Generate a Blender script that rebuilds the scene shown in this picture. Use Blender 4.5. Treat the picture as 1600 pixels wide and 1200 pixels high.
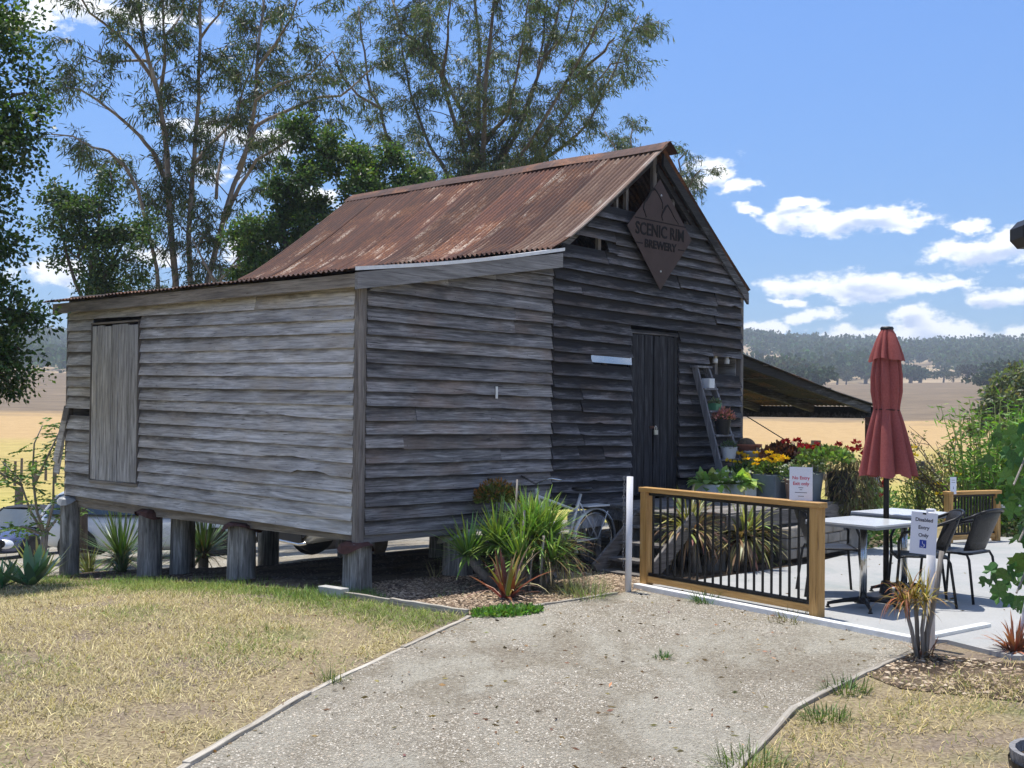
import bpy, bmesh, math, random
import numpy as np
from mathutils import Vector, Matrix, noise as mnoise
R = math.radians
random.seed(11)
rng = np.random.default_rng(11)
SC = bpy.context.scene
COL = SC.collection
for o in list(bpy.data.objects):
    bpy.data.objects.remove(o)

# ------------------------------------------------------------------ camera
cam_d = bpy.data.cameras.new('camera')
cam_d.sensor_fit = 'HORIZONTAL'; cam_d.sensor_width = 36.0
cam_d.lens = 42.75
cam_d.clip_start = 0.1; cam_d.clip_end = 9000
cam = bpy.data.objects.new('camera', cam_d)
cam.matrix_world = (Matrix.Translation((0, 0, 1.7)) @ Matrix.Rotation(math.pi/2 + math.atan(38/1900), 4, 'X')
                    @ Matrix.Rotation(R(0.6), 4, 'Z'))
COL.objects.link(cam); SC.camera = cam

# ------------------------------------------------------------------ light: sun and sky
SUN_EL, SUN_AZ = R(77), math.atan2(-0.62, 0.78)      # azimuth from +Y, clockwise positive
sun_to = Vector((math.sin(SUN_AZ)*math.cos(SUN_EL), math.cos(SUN_AZ)*math.cos(SUN_EL), math.sin(SUN_EL)))
sd = bpy.data.lights.new('sun', 'SUN'); sd.energy = 2.9; sd.angle = R(0.53); sd.color = (1.0, 0.955, 0.88)
so = bpy.data.objects.new('sun', sd); so.rotation_euler = sun_to.to_track_quat('Z', 'Y').to_euler()
so.location = (0, 0, 30); COL.objects.link(so)
SC.view_settings.view_transform = 'Standard'; SC.view_settings.look = 'None'
SC.view_settings.exposure = 1.1; SC.view_settings.gamma = 1.0; SC.view_settings.use_curve_mapping = False
SC.cycles.max_bounces = 6; SC.cycles.diffuse_bounces = 3; SC.cycles.glossy_bounces = 3
SC.cycles.transmission_bounces = 4; SC.cycles.transparent_max_bounces = 6; SC.cycles.volume_bounces = 0
SC.cycles.caustics_reflective = False; SC.cycles.caustics_refractive = False
SC.cycles.use_denoising = True

CLOUDS=[(0.1605,0.1937,0.0221,0.0105),(0.1477,0.1864,0.0105,0.0084),(0.1811,0.1797,0.0158,0.0063),(0.1904,0.1613,0.0147,0.0053),(0.2715,0.1491,0.0579,0.0095),(0.2958,0.1533,0.0368,0.0095),(0.2319,0.1542,0.0263,0.0084),(0.2358,0.1642,0.0200,0.0058),(0.3583,0.1450,0.0179,0.0053),(0.3735,0.1240,0.0421,0.0126),(0.3939,0.1290,0.0263,0.0116),(0.2815,0.0978,0.0789,0.0116),(0.2912,0.1036,0.0421,0.0116),(0.2272,0.0996,0.0263,0.0084),(0.3482,0.0979,0.0179,0.0047),(0.3813,0.0883,0.0295,0.0079),(0.3985,0.0903,0.0211,0.0095),(0.2398,0.0745,0.0232,0.0058),(0.2172,0.0859,0.0189,0.0032),(0.3286,0.0661,0.0411,0.0116),(0.3248,0.0761,0.0179,0.0084),(0.2913,0.0615,0.0421,0.0074),(0.2022,0.0655,0.0211,0.0053),(0.3941,0.0599,0.0200,0.0068),(0.2572,0.0500,0.0842,0.0042),(0.3622,0.0495,0.0632,0.0053),(-0.2406,0.2153,0.0395,0.0095),(-0.2451,0.1839,0.0168,0.0095),(-0.2027,0.2101,0.0253,0.0137),(-0.3249,0.2986,0.0684,0.0116),(-0.2191,0.1222,0.0263,0.0147),(-0.3591,0.1011,0.0316,0.0137),(-0.3899,0.2857,0.0316,0.0105),(-0.2882,0.1168,0.0211,0.0084),(-0.1690,0.1724,0.0211,0.0105),(-0.1886,0.1105,0.0316,0.0116),(-0.1067,0.1592,0.0368,0.0105)]
W = bpy.data.worlds.new('World'); SC.world = W; W.use_nodes = True
def build_world():
    nt = W.node_tree; N = nt.nodes; L = nt.links; N.clear()
    def nd(t, **k):
        n = N.new(t)
        for a, v in k.items(): setattr(n, a, v)
        return n
    def mth(op, a, b=None, c=None, clamp=False):
        n = nd('ShaderNodeMath', operation=op, use_clamp=clamp)
        for i, v in enumerate((a, b, c)):
            if v is None: continue
            if isinstance(v, (int, float)): n.inputs[i].default_value = v
            else: L.new(v, n.inputs[i])
        return n.outputs[0]
    def vm(op, a, b=None, out=0):
        n = nd('ShaderNodeVectorMath', operation=op)
        for i, v in enumerate((a, b)):
            if v is None: continue
            if isinstance(v, tuple): n.inputs[i].default_value = v
            else: L.new(v, n.inputs[i])
        return n.outputs[out]
    sky = nd('ShaderNodeTexSky', sky_type='NISHITA', sun_disc=False)
    sky.sun_elevation = SUN_EL; sky.sun_rotation = SUN_AZ
    sky.altitude = 100; sky.air_density = 1.0; sky.dust_density = 0.25; sky.ozone_density = 1.0
    tc = nd('ShaderNodeTexCoord'); g = tc.outputs['Generated']
    sx = nd('ShaderNodeSeparateXYZ'); L.new(g, sx.inputs[0])
    az = mth('ARCTAN2', sx.outputs[0], sx.outputs[1]); el = mth('ARCSINE', sx.outputs[2])
    cb = nd('ShaderNodeCombineXYZ'); L.new(az, cb.inputs[0]); L.new(el, cb.inputs[1]); P0 = cb.outputs[0]
    def fbm(vec, scale, detail, rough=0.55):
        n = nd('ShaderNodeTexNoise'); n.inputs['Scale'].default_value = scale
        n.inputs['Detail'].default_value = detail; n.inputs['Roughness'].default_value = rough
        L.new(vec, n.inputs['Vector']); return n
    pn = vm('MULTIPLY', P0, (1.0, 1.7, 1.0))
    warp = fbm(pn, 26, 4)
    wv = vm('MULTIPLY', vm('SUBTRACT', warp.outputs['Color'], (.5, .5, .5)), (.060, .026, 0))
    P = vm('ADD', P0, wv)
    def chain(vec):
        cur = None
        for (a, e, ra, re) in CLOUDS:
            d = vm('MULTIPLY', vm('SUBTRACT', vec, (a, e, 0)), (1/ra, 1/re, 0))
            l = vm('LENGTH', d, None, 1)
            cur = l if cur is None else mth('SMOOTH_MIN', cur, l, .22)
        return mth('SUBTRACT', 1.0, cur)
    q = chain(P)
    qa = chain(vm('ADD', P, (0, .0075, 0)))
    # fair-weather cumulus all round, thinned out inside the framed part that is laid out above
    den = mth('ADD', sx.outputs[2], .12)
    px = mth('DIVIDE', sx.outputs[0], den); py = mth('DIVIDE', sx.outputs[1], den)
    cp = nd('ShaderNodeCombineXYZ'); L.new(px, cp.inputs[0]); L.new(py, cp.inputs[1])
    gen = fbm(cp.outputs[0], 1.1, 6).outputs['Fac']
    inview = mth('SUBTRACT', 1.0, mth('MULTIPLY', mth('SUBTRACT', mth('ABSOLUTE', az), .46), 8.0, clamp=True), clamp=True)
    lowel = mth('SUBTRACT', 1.0, mth('MULTIPLY', mth('SUBTRACT', el, .42), 8.0, clamp=True), clamp=True)
    mask = mth('MULTIPLY', inview, lowel)
    gq = mth('SUBTRACT', mth('MULTIPLY', mth('SUBTRACT', gen, .56), 5.0), mth('MULTIPLY', mask, 4.0))
    fine = fbm(pn, 44, 8, .66).outputs['Fac']
    fq = mth('ADD', mth('ADD', mth('MAXIMUM', q, gq), .14), mth('MULTIPLY', mth('SUBTRACT', fine, .5), 2.6))
    mr = nd('ShaderNodeMapRange', interpolation_type='SMOOTHSTEP'); L.new(fq, mr.inputs[0])
    mr.inputs[1].default_value = -.05; mr.inputs[2].default_value = .62
    cov = mth('MULTIPLY', mr.outputs[0], .96)
    # self shading: cloud matter above this direction greys the underside
    sh = nd('ShaderNodeMapRange', interpolation_type='SMOOTHSTEP')
    L.new(mth('ADD', qa, mth('MULTIPLY', mth('SUBTRACT', warp.outputs['Fac'], .5), 1.6)), sh.inputs[0])
    sh.inputs[1].default_value = .25; sh.inputs[2].default_value = 1.05
    cc = nd('ShaderNodeMix', data_type='RGBA'); L.new(sh.outputs[0], cc.inputs[0])
    cc.inputs[6].default_value = (6.2, 6.3, 6.4, 1); cc.inputs[7].default_value = (3.0, 3.6, 4.9, 1)
    tint = nd('ShaderNodeMix', data_type='RGBA', blend_type='MULTIPLY'); tint.inputs[0].default_value = 1
    L.new(sky.outputs[0], tint.inputs[6]); tint.inputs[7].default_value = SKY_TINT
    hz = nd('ShaderNodeMapRange', interpolation_type='SMOOTHSTEP'); L.new(sx.outputs[2], hz.inputs[0])
    hz.inputs[1].default_value = -.02; hz.inputs[2].default_value = .42
    dm = nd('ShaderNodeMix', data_type='RGBA'); L.new(hz.outputs[0], dm.inputs[0]); dm.inputs[6].default_value = (.42, .50, .63, 1); dm.inputs[7].default_value = (.72, .80, .95, 1)
    t2 = nd('ShaderNodeMix', data_type='RGBA', blend_type='MULTIPLY'); t2.inputs[0].default_value = 1
    L.new(tint.outputs[2], t2.inputs[6]); L.new(dm.outputs[2], t2.inputs[7]); tint = t2
    mx = nd('ShaderNodeMix', data_type='RGBA'); L.new(cov, mx.inputs[0])
    L.new(tint.outputs[2], mx.inputs[6]); L.new(cc.outputs[2], mx.inputs[7])
    bg = nd('ShaderNodeBackground'); bg.inputs[1].default_value = 0.102
    L.new(mx.outputs[2], bg.inputs[0])
    out = nd('ShaderNodeOutputWorld'); L.new(bg.outputs[0], out.inputs[0])
SKY_TINT = (.66, .80, .93, 1)
build_world()
W.cycles.sampling_method = 'MANUAL'; W.cycles.sample_map_resolution = 512
SC.cycles.use_adaptive_sampling = True; SC.cycles.adaptive_threshold = .02

# ------------------------------------------------------------------ helpers
def ground_z(x, y):
    """height of the land: level round the yard, falling away behind the barn, rising to far hills"""
    s = (x + 1.4)*(-.74) + (y - 11.3)*.67
    z = 0.0
    if s > 0: z = -0.094*s*s/(s + 1.5)
    z = max(z, -2.1)
    q = -(x + 1.415)*.7405 + (y - 11.3)*.672      # a step down to the car park behind the barn
    lx = (x + 1.415)*.672 + (y - 11.3)*.7405
    t = min(1, max(0, (q - 5.6 + 2.3*min(1, max(0, (lx - .5)/1.0)))/1.0)); z -= .30*t*t*(3 - 2*t)
    r = math.hypot(x, y)
    if r > 60:
        a = math.atan2(x, y)
        t = min(1, max(0, (r - 95)/260)); t = t*t*(3 - 2*t)
        z = z*(1 - min(1, (r - 60)/120)) - 1.6*min(1, (r-60)/120) + 10.5*t + 1.2*t*math.sin(a*9 + r*.012)
        u = min(1, max(0, (r - 380)/520)); u = u*u*(3 - 2*u)
        prof = (36 + 7*math.sin(a*5.2 + .35) + 5*math.sin(a*13 + 1.0) - 34*max(0, a - .17))*(1 - .75*min(1, max(0, (abs(a) - .9)/.6)))
        z += u*max(prof, 5)
    return z

def link(o, parent=None):
    COL.objects.link(o)
    if parent is not None: o.parent = parent
    return o
def tag(o, label=None, cat=None, group=None, kind=None):
    if label: o['label'] = label
    if cat: o['category'] = cat
    if group: o['group'] = group
    if kind: o['kind'] = kind
    return o
def empty(name, loc=(0, 0, 0), rz=0.0, label=None, cat=None, group=None, kind=None, parent=None):
    o = bpy.data.objects.new(name, None); o.location = loc; o.rotation_euler = (0, 0, rz)
    o.empty_display_size = .1
    link(o, parent); return tag(o, label, cat, group, kind)
def copy_tree(o, parent=None):
    c = o.copy(); COL.objects.link(c); c.parent = parent
    for ch in o.children: copy_tree(ch, c)
    return c

class MB:
    """collects simple shapes into one mesh"""
    def __init__(s): s.v = []; s.f = []
    def add(s, vs, fs):
        n = len(s.v); s.v += [tuple(map(float, p)) for p in vs]; s.f += [tuple(i + n for i in f) for f in fs]; return s
    def box(s, lo, hi, M=None):
        (a, b, c), (d, e, f) = lo, hi
        vs = [(a,b,c),(d,b,c),(d,e,c),(a,e,c),(a,b,f),(d,b,f),(d,e,f),(a,e,f)]
        if M is not None: vs = [M @ Vector(p) for p in vs]
        return s.add(vs, [(0,3,2,1),(4,5,6,7),(0,1,5,4),(1,2,6,5),(2,3,7,6),(3,0,4,7)])
    def bar(s, p, q, w, h, up=(0, 0, 1)):
        """rectangular bar from p to q, w wide, h along up"""
        p, q = Vector(p), Vector(q); d = (q - p).normalized(); up = Vector(up)
        sd_ = d.cross(up)
        if sd_.length < 1e-4: sd_ = d.cross(Vector((0, 1, 0)))
        sd_.normalize(); u = sd_.cross(d).normalized()
        vs = [c + sd_*(i*w/2) + u*(j*h/2) for c in (p, q) for i, j in ((-1,-1),(1,-1),(1,1),(-1,1))]
        return s.add(vs, [(0,1,2,3),(7,6,5,4),(0,4,5,1),(1,5,6,2),(2,6,7,3),(3,7,4,0)])
    def tube(s, pts, rad, n=8, cap=True, squash=None):
        pts = [Vector(p) for p in pts]
        if not isinstance(rad, (list, tuple)): rad = [rad]*len(pts)
        rings = []; ref = None
        for i, p in enumerate(pts):
            d = (pts[min(i+1, len(pts)-1)] - pts[max(i-1, 0)])
            if d.length < 1e-9: d = Vector((0, 0, 1))
            d.normalize()
            if ref is None:
                ref = d.cross(Vector((0.13, 0.2, 1)) if abs(d.z) < .9 else Vector((1, .1, 0))).normalized()
            a = (ref - d*ref.dot(d)).normalized(); ref = a; b = d.cross(a)
            rings.append([p + (a*math.cos(2*math.pi*k/n) + b*math.sin(2*math.pi*k/n))*rad[i] for k in range(n)])
        vs = [q for r in rings for q in r]; fs = []
        for i in range(len(pts)-1):
            for k in range(n):
                fs.append((i*n+k, i*n+(k+1) % n, (i+1)*n+(k+1) % n, (i+1)*n+k))
        if cap: fs += [tuple(range(n-1, -1, -1)), tuple((len(pts)-1)*n + k for k in range(n))]
        return s.add(vs, fs)
    def lathe(s, prof, n=24, c=(0, 0, 0), close=False):
        """prof: (radius, z) pairs"""
        vs = []; fs = []
        for r, z in prof:
            for k in range(n):
                a = 2*math.pi*k/n; vs.append((c[0] + r*math.cos(a), c[1] + r*math.sin(a), c[2] + z))
        m = len(prof)
        for i in range(m-1):
            for k in range(n): fs.append((i*n+k, i*n+(k+1) % n, (i+1)*n+(k+1) % n, (i+1)*n+k))
        if close: fs += [tuple(range(n-1, -1, -1)), tuple((m-1)*n + k for k in range(n))]
        return s.add(vs, fs)
    def prism(s, poly, z0, z1, M=None):
        n = len(poly)
        vs = [(x, y, z0) for x, y in poly] + [(x, y, z1) for x, y in poly]
        if M is not None: vs = [M @ Vector(p) for p in vs]
        fs = [tuple(range(n-1, -1, -1)), tuple(range(n, 2*n))] + [(i, (i+1) % n, n+(i+1) % n, n+i) for i in range(n)]
        return s.add(vs, fs)
    def mesh(s, name):
        me = bpy.data.meshes.new(name); me.from_pydata(s.v, [], s.f); me.update(); return me
    def build(s, name, mat, parent=None, smooth=False, bevel=0, loc=None):
        me = s.mesh(name); me.materials.append(mat)
        if smooth: me.polygons.foreach_set('use_smooth', [True]*len(me.polygons))
        o = bpy.data.objects.new(name, me); link(o, parent)
        if loc is not None: o.location = loc
        if bevel:
            m = o.modifiers.new('bevel', 'BEVEL'); m.width = bevel; m.segments = 2; m.limit_method = 'ANGLE'
        return o
def np_mesh(name, V, F, mat, parent=None, col=None, smooth=False):
    """V (n,3), F (m,k) index arrays, optional per-vertex colour (n,3)"""
    me = bpy.data.meshes.new(name); V = np.asarray(V, np.float32); F = np.asarray(F, np.int32)
    m, k = F.shape
    me.vertices.add(len(V)); me.vertices.foreach_set('co', V.ravel())
    me.loops.add(m*k); me.loops.foreach_set('vertex_index', F.ravel())
    me.polygons.add(m); me.polygons.foreach_set('loop_start', np.arange(0, m*k, k, dtype=np.int32))
    me.polygons.foreach_set('loop_total', np.full(m, k, np.int32))
    if smooth: me.polygons.foreach_set('use_smooth', np.ones(m, bool))
    me.update(calc_edges=True)
    if col is not None:
        at = me.color_attributes.new('Col', 'FLOAT_COLOR', 'POINT')
        c = np.ones((len(V), 4), np.float32); c[:, :3] = col; at.data.foreach_set('color', c.ravel())
    me.materials.append(mat)
    o = bpy.data.objects.new(name, me); return link(o, parent)

# ------------------------------------------------------------------ materials
class NT:
    def __init__(s, name):
        s.m = bpy.data.materials.new(name); s.m.use_nodes = True; s.t = s.m.node_tree; s.N = s.t.nodes; s.L = s.t.links
        s.N.clear(); s.out = s.N.new('ShaderNodeOutputMaterial')
        s.b = s.N.new('ShaderNodeBsdfPrincipled'); s.L.new(s.b.outputs[0], s.out.inputs[0])
        s.b.inputs['Specular IOR Level'].default_value = .3
    def n(s, t, **k):
        x = s.N.new(t)
        for a, v in k.items(): setattr(x, a, v)
        return x
    def set(s, inp, v):
        if hasattr(v, 'node') or isinstance(v, bpy.types.NodeSocket): s.L.new(v, inp)
        elif isinstance(v, tuple) and len(v) == 3 and inp.type == 'RGBA': inp.default_value = (*v, 1)
        else: inp.default_value = v
    def math(s, op, a, b=0.0, clamp=False):
        x = s.n('ShaderNodeMath', operation=op, use_clamp=clamp); s.set(x.inputs[0], a); s.set(x.inputs[1], b); return x.outputs[0]
    def coord(s, scale=(1, 1, 1), kind='Object', rot=(0, 0, 0), loc=(0, 0, 0)):
        tc = s.n('ShaderNodeTexCoord'); mp = s.n('ShaderNodeMapping')
        mp.inputs['Scale'].default_value = scale; mp.inputs['Rotation'].default_value = rot; mp.inputs['Location'].default_value = loc
        s.L.new(tc.outputs[kind], mp.inputs[0]); return mp.outputs[0]
    def pos(s, scale=(1, 1, 1)):
        g = s.n('ShaderNodeNewGeometry'); mp = s.n('ShaderNodeMapping'); mp.inputs['Scale'].default_value = scale
        s.L.new(g.outputs['Position'], mp.inputs[0]); return mp.outputs[0]
    def noise(s, vec, scale=5, detail=4, rough=.55, dist=0.0, out='Fac'):
        x = s.n('ShaderNodeTexNoise'); x.inputs['Scale'].default_value = scale; x.inputs['Detail'].default_value = detail
        x.inputs['Roughness'].default_value = rough; x.inputs['Distortion'].default_value = dist
        s.L.new(vec, x.inputs['Vector']); return x.outputs[out]
    def voro(s, vec, scale=5, out='Distance', feature='F1'):
        x = s.n('ShaderNodeTexVoronoi', feature=feature); x.inputs['Scale'].default_value = scale
        s.L.new(vec, x.inputs['Vector']); return x.outputs[out]
    def ramp(s, fac, stops, interp='LINEAR'):
        x = s.n('ShaderNodeValToRGB'); cr = x.color_ramp; cr.interpolation = interp
        while len(cr.elements) < len(stops): cr.elements.new(.5)
        for e, (p, c) in zip(cr.elements, stops):
            e.position = p; e.color = (*c, 1) if isinstance(c, tuple) else (c, c, c, 1)
        s.L.new(fac, x.inputs[0]); return x.outputs[0]
    def mix(s, f, a, b, mode='MIX'):
        x = s.n('ShaderNodeMix', data_type='RGBA', blend_type=mode)
        s.set(x.inputs[0], f); s.set(x.inputs[6], a); s.set(x.inputs[7], b); return x.outputs[2]
    def rnd(s): return s.n('ShaderNodeObjectInfo').outputs['Random']
    def attr(s, name='Col'):
        x = s.n('ShaderNodeAttribute'); x.attribute_name = name; return x.outputs['Color']
    def bump(s, h, strength=.3, dist=.01):
        x = s.n('ShaderNodeBump'); x.inputs['Strength'].default_value = strength; x.inputs['Distance'].default_value = dist
        s.L.new(h, x.inputs['Height']); s.L.new(x.outputs[0], s.b.inputs['Normal'])
    def base(s, c): s.set(s.b.inputs['Base Color'], c)
    def rough(s, v): s.set(s.b.inputs['Roughness'], v)
MATS = {}
def plain(name, col, rough=.6, metal=0.0, var=.12, spec=.3, scale=6, bump=0.0):
    """paint, plastic, cloth ...: one colour broken up by faint mottling"""
    if name in MATS: return MATS[name]
    t = NT(name); c = t.coord(); f = t.noise(c, scale, 5)
    lo = tuple(x*(1-var) for x in col); hi = tuple(min(1, x*(1+var)) for x in col)
    t.base(t.ramp(f, [(.3, lo), (.7, hi)])); t.rough(rough); t.b.inputs['Metallic'].default_value = metal
    t.b.inputs['Specular IOR Level'].default_value = spec
    if bump: t.bump(t.noise(c, scale*8, 4), bump, .004)
    MATS[name] = t.m; return t.m
def wood(name, axis, dark, mid, light, stain=(.05, .05, .06), stain_amt=.5, var=.35, rough=.85, bump=.5, fine=1.0, warm=None, wear_shade=None, wear_shade_amt=0.0, wear_shade_pos=(.22, .50), wear_shade_noise=1.1):
    """weathered timber; axis = grain direction in object space"""
    t = NT(name); k = [26*fine]*3; k['xyz'.index(axis)] = 1.1
    c0 = t.coord()
    ofs = t.n('ShaderNodeVectorMath', operation='ADD'); t.L.new(c0, ofs.inputs[0])
    cx = t.n('ShaderNodeCombineXYZ'); r = t.rnd()
    for i in range(3): t.L.new(t.math('MULTIPLY', r, (17.3, 31.7, 23.9)[i]), cx.inputs[i])
    t.L.new(cx.outputs[0], ofs.inputs[1]); P = ofs.outputs[0]
    mp = t.n('ShaderNodeMapping'); mp.inputs['Scale'].default_value = k; t.L.new(P, mp.inputs[0]); g = mp.outputs[0]
    k2 = [9]*3; k2['xyz'.index(axis)] = 1.6
    mp2 = t.n('ShaderNodeMapping'); mp2.inputs['Scale'].default_value = k2; t.L.new(P, mp2.inputs[0])
    grain = t.noise(g, 1.6, 6, .65, 1.2)
    blot = t.noise(mp2.outputs[0], .8, 5, .6, .6)
    col = t.ramp(grain, [(.33, dark), (.5, mid), (.68, light)])
    if warm: col = t.mix(t.math('MULTIPLY', t.ramp(t.noise(P, 1.3, 3), [(.5, 0.0), (.7, 1.0)]), .6), col, warm)
    st = t.ramp(blot, [(.42, 0.0), (.68, 1.0)])
    col = t.mix(t.math('MULTIPLY', st, stain_amt), col, stain)
    crk = t.ramp(t.noise(g, 2.4, 3, .5, .8), [(.30, 1.0), (.36, 0.0)])
    col = t.mix(t.math('MULTIPLY', crk, .7), col, tuple(x*.35 for x in dark))
    if wear_shade:                                     # boards bleach along the lower edge; dark band above also paints in lap shadow
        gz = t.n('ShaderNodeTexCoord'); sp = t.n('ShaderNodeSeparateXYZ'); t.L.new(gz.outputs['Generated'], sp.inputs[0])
        fz = t.math('ADD', sp.outputs[2], t.math('MULTIPLY', t.math('SUBTRACT', t.noise(mp2.outputs[0], 1.7, 5, .65), .5), wear_shade_noise))
        col = t.mix(t.math('MULTIPLY', t.ramp(fz, [(wear_shade_pos[0], 0.0), (wear_shade_pos[1], 1.0)]), wear_shade_amt), col, wear_shade)
    b = t.math('ADD', t.math('MULTIPLY', r, var*2), 1-var)
    col = t.mix(1.0, col, b, 'MULTIPLY')
    t.base(col); t.rough(rough)
    cr = t.ramp(t.noise(g, 3.2, 4, .6, .5), [(.30, 0.0), (.42, 1.0)])
    t.bump(t.math('ADD', t.math('MULTIPLY', grain, .8), t.math('MULTIPLY', cr, .5)), bump, .006)
    MATS[name] = t.m; return t.m
def leafmat(name, trans=.35, rough=.5, spec=.35):
    """foliage; colour from the mesh's own leaf tint"""
    t = NT(name); a = t.attr(); t.base(a); t.rough(rough); t.b.inputs['Specular IOR Level'].default_value = spec
    tr = t.n('ShaderNodeBsdfTranslucent'); t.L.new(t.mix(1.0, a, (1.25, 1.35, .55), 'MULTIPLY'), tr.inputs[0])
    ms = t.n('ShaderNodeMixShader'); ms.inputs[0].default_value = trans
    t.L.new(t.b.outputs[0], ms.inputs[1]); t.L.new(tr.outputs[0], ms.inputs[2]); t.L.new(ms.outputs[0], t.out.inputs[0])
    MATS[name] = t.m; return t.m

# ------------------------------------------------------------------ foliage helpers (numpy)
def unit(v): return v/np.maximum(np.linalg.norm(v, axis=-1, keepdims=True), 1e-9)
def rand_dir(n): return unit(rng.normal(size=(n, 3)))
def leaves(P, D, length, width, cols, fold=.0):
    """diamond leaves: base P, direction D -> (V, F, C)"""
    n = len(P); D = unit(D); S = unit(np.cross(D, rand_dir(n))); U = np.cross(S, D)
    l = np.asarray(length).reshape(-1, 1)*np.ones((n, 1)); w = np.asarray(width).reshape(-1, 1)*np.ones((n, 1))
    mid = P + D*l*.45 + U*w*fold
    V = np.stack([P, mid + S*w/2, P + D*l, mid - S*w/2], 1).reshape(-1, 3)
    F = np.arange(4*n).reshape(n, 4)
    return V, F, np.repeat(cols, 4, 0)
def blades(P, D, length, width, cols, droop=.6, seg=4, tipcol=None, shape='sword', yaw=None):
    """strap leaves that arch over: base P, initial direction D"""
    n = len(P); D = unit(D); L_ = np.asarray(length).reshape(-1, 1)*np.ones((n, 1)); W_ = np.asarray(width).reshape(-1, 1)*np.ones((n, 1))
    dr = np.asarray(droop).reshape(-1, 1)*np.ones((n, 1))
    S = unit(np.cross(D, np.array([0, 0, 1.0])) + rng.normal(size=(n, 3))*.08)
    pts = [P]; cur = P; d = D.copy()
    for k in range(seg):
        cur = cur + d*L_/seg; pts.append(cur); d = unit(d + np.array([0, 0, -1.0])*dr/seg)
    Vs = []; Cs = []
    for k, p in enumerate(pts):
        t = k/seg
        w = W_*{'sword': (1-t)**.7*(.75+.5*t) if t < 1 else .02, 'strap': (1.0 if t < .75 else (1-t)*3+.05), 'oval': max(.06, math.sin(math.pi*min(1, .12+t*.86)))}[shape]
        Vs += [p - S*w/2, p + S*w/2]
        c = cols if tipcol is None else cols*(1-t) + tipcol*t
        Cs += [c, c]
    V = np.stack(Vs, 1).reshape(-1, 3); C = np.stack(Cs, 1).reshape(-1, 3); m = 2*(seg+1)
    F = np.concatenate([np.arange(n)[:, None]*m + np.array([[2*k, 2*k+1, 2*k+3, 2*k+2]]) for k in range(seg)], 0)
    return V, F, C
def join(parts):
    Vs, Fs, Cs = [], [], []; o = 0
    for V, F, C in parts:
        Vs.append(V); Fs.append(F + o); Cs.append(C); o += len(V)
    return np.concatenate(Vs), np.concatenate(Fs), np.concatenate(Cs)
def tint(n, base, var=.25, hue=.12):
    b = np.array(base)[None]*(1 + rng.normal(size=(n, 1))*var) * (1 + rng.normal(size=(n, 3))*hue)
    return np.clip(b, .004, .95)
# ================================================================== LAND
def terrain_mat():
    t = NT('paddock_and_lawn'); P = t.pos()
    sep = t.n('ShaderNodeSeparateXYZ'); t.L.new(P, sep.inputs[0]); X, Y = sep.outputs[0], sep.outputs[1]
    rr = t.math('SQRT', t.math('ADD', t.math('MULTIPLY', X, X), t.math('MULTIPLY', Y, Y)))
    big = t.noise(P, .35, 5, .6); med = t.noise(P, 1.7, 5, .6); fine = t.noise(P, 38, 6, .7); vf = t.noise(P, 150, 3, .6)
    straw = t.ramp(fine, [(.30, (.13, .098, .058)), (.5, (.27, .215, .13)), (.70, (.45, .38, .25))])
    soil = t.ramp(fine, [(.3, (.10, .076, .056)), (.5, (.21, .165, .125)), (.72, (.36, .295, .23))])
    green = t.ramp(fine, [(.3, (.05, .085, .018)), (.6, (.14, .20, .05)), (.8, (.27, .29, .10))])
    patch = t.ramp(t.math('ADD', t.math('MULTIPLY', big, .6), t.math('MULTIPLY', med, .4)), [(.47, 0.0), (.56, 1.0)])
    lawn = t.mix(patch, straw, soil)
    gp = t.ramp(t.noise(P, .9, 4), [(.56, 0.0), (.68, 1.0)])
    lawn = t.mix(t.math('MULTIPLY', gp, .5), lawn, green)
    # paddocks: yellow-green close by, straw, tan fallow, then dry hills
    fn = t.noise(t.pos((.05, .13, .05)), 1.0, 5, .6); ff = t.noise(t.pos((.6, 1.6, 1)), 1.2, 6, .7)
    yg = t.ramp(ff, [(.3, (.22, .22, .045)), (.5, (.37, .33, .085)), (.72, (.52, .44, .17))])
    st2 = t.ramp(ff, [(.3, (.27, .205, .065)), (.55, (.43, .335, .115)), (.75, (.54, .44, .18))])
    tan = t.ramp(ff, [(.3, (.36, .235, .10)), (.7, (.50, .345, .165))])
    brown = t.ramp(t.noise(t.pos((.2, .5, .2)), .6, 6, .75), [(.3, (.115, .085, .055)), (.55, (.19, .142, .09)), (.75, (.27, .205, .13))])
    hill = t.ramp(t.noise(t.pos((.03, .05, .03)), .8, 5, .6), [(.35, (.29, .21, .125)), (.65, (.44, .34, .21))])
    def step(r0, r1, v):
        m = t.n('ShaderNodeMapRange', interpolation_type='SMOOTHSTEP'); t.L.new(v, m.inputs[0])
        m.inputs[1].default_value = r0; m.inputs[2].default_value = r1; return m.outputs[0]
    rj = t.math('ADD', rr, t.math('MULTIPLY', t.math('SUBTRACT', fn, .5), 34.0))
    c = t.mix(step(16, 24, rr), lawn, yg)
    c = t.mix(step(40, 75, rj), c, st2)
    c = t.mix(step(114, 130, rj), c, tan)
    c = t.mix(step(166, 182, rj), c, brown)
    c = t.mix(step(330, 380, rj), c, hill)
    t.base(c); t.rough(.95); t.b.inputs['Specular IOR Level'].default_value = .1
    t.bump(t.math('ADD', fine, t.math('MULTIPLY', vf, .6)), .5, .03)
    return t.m
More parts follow.
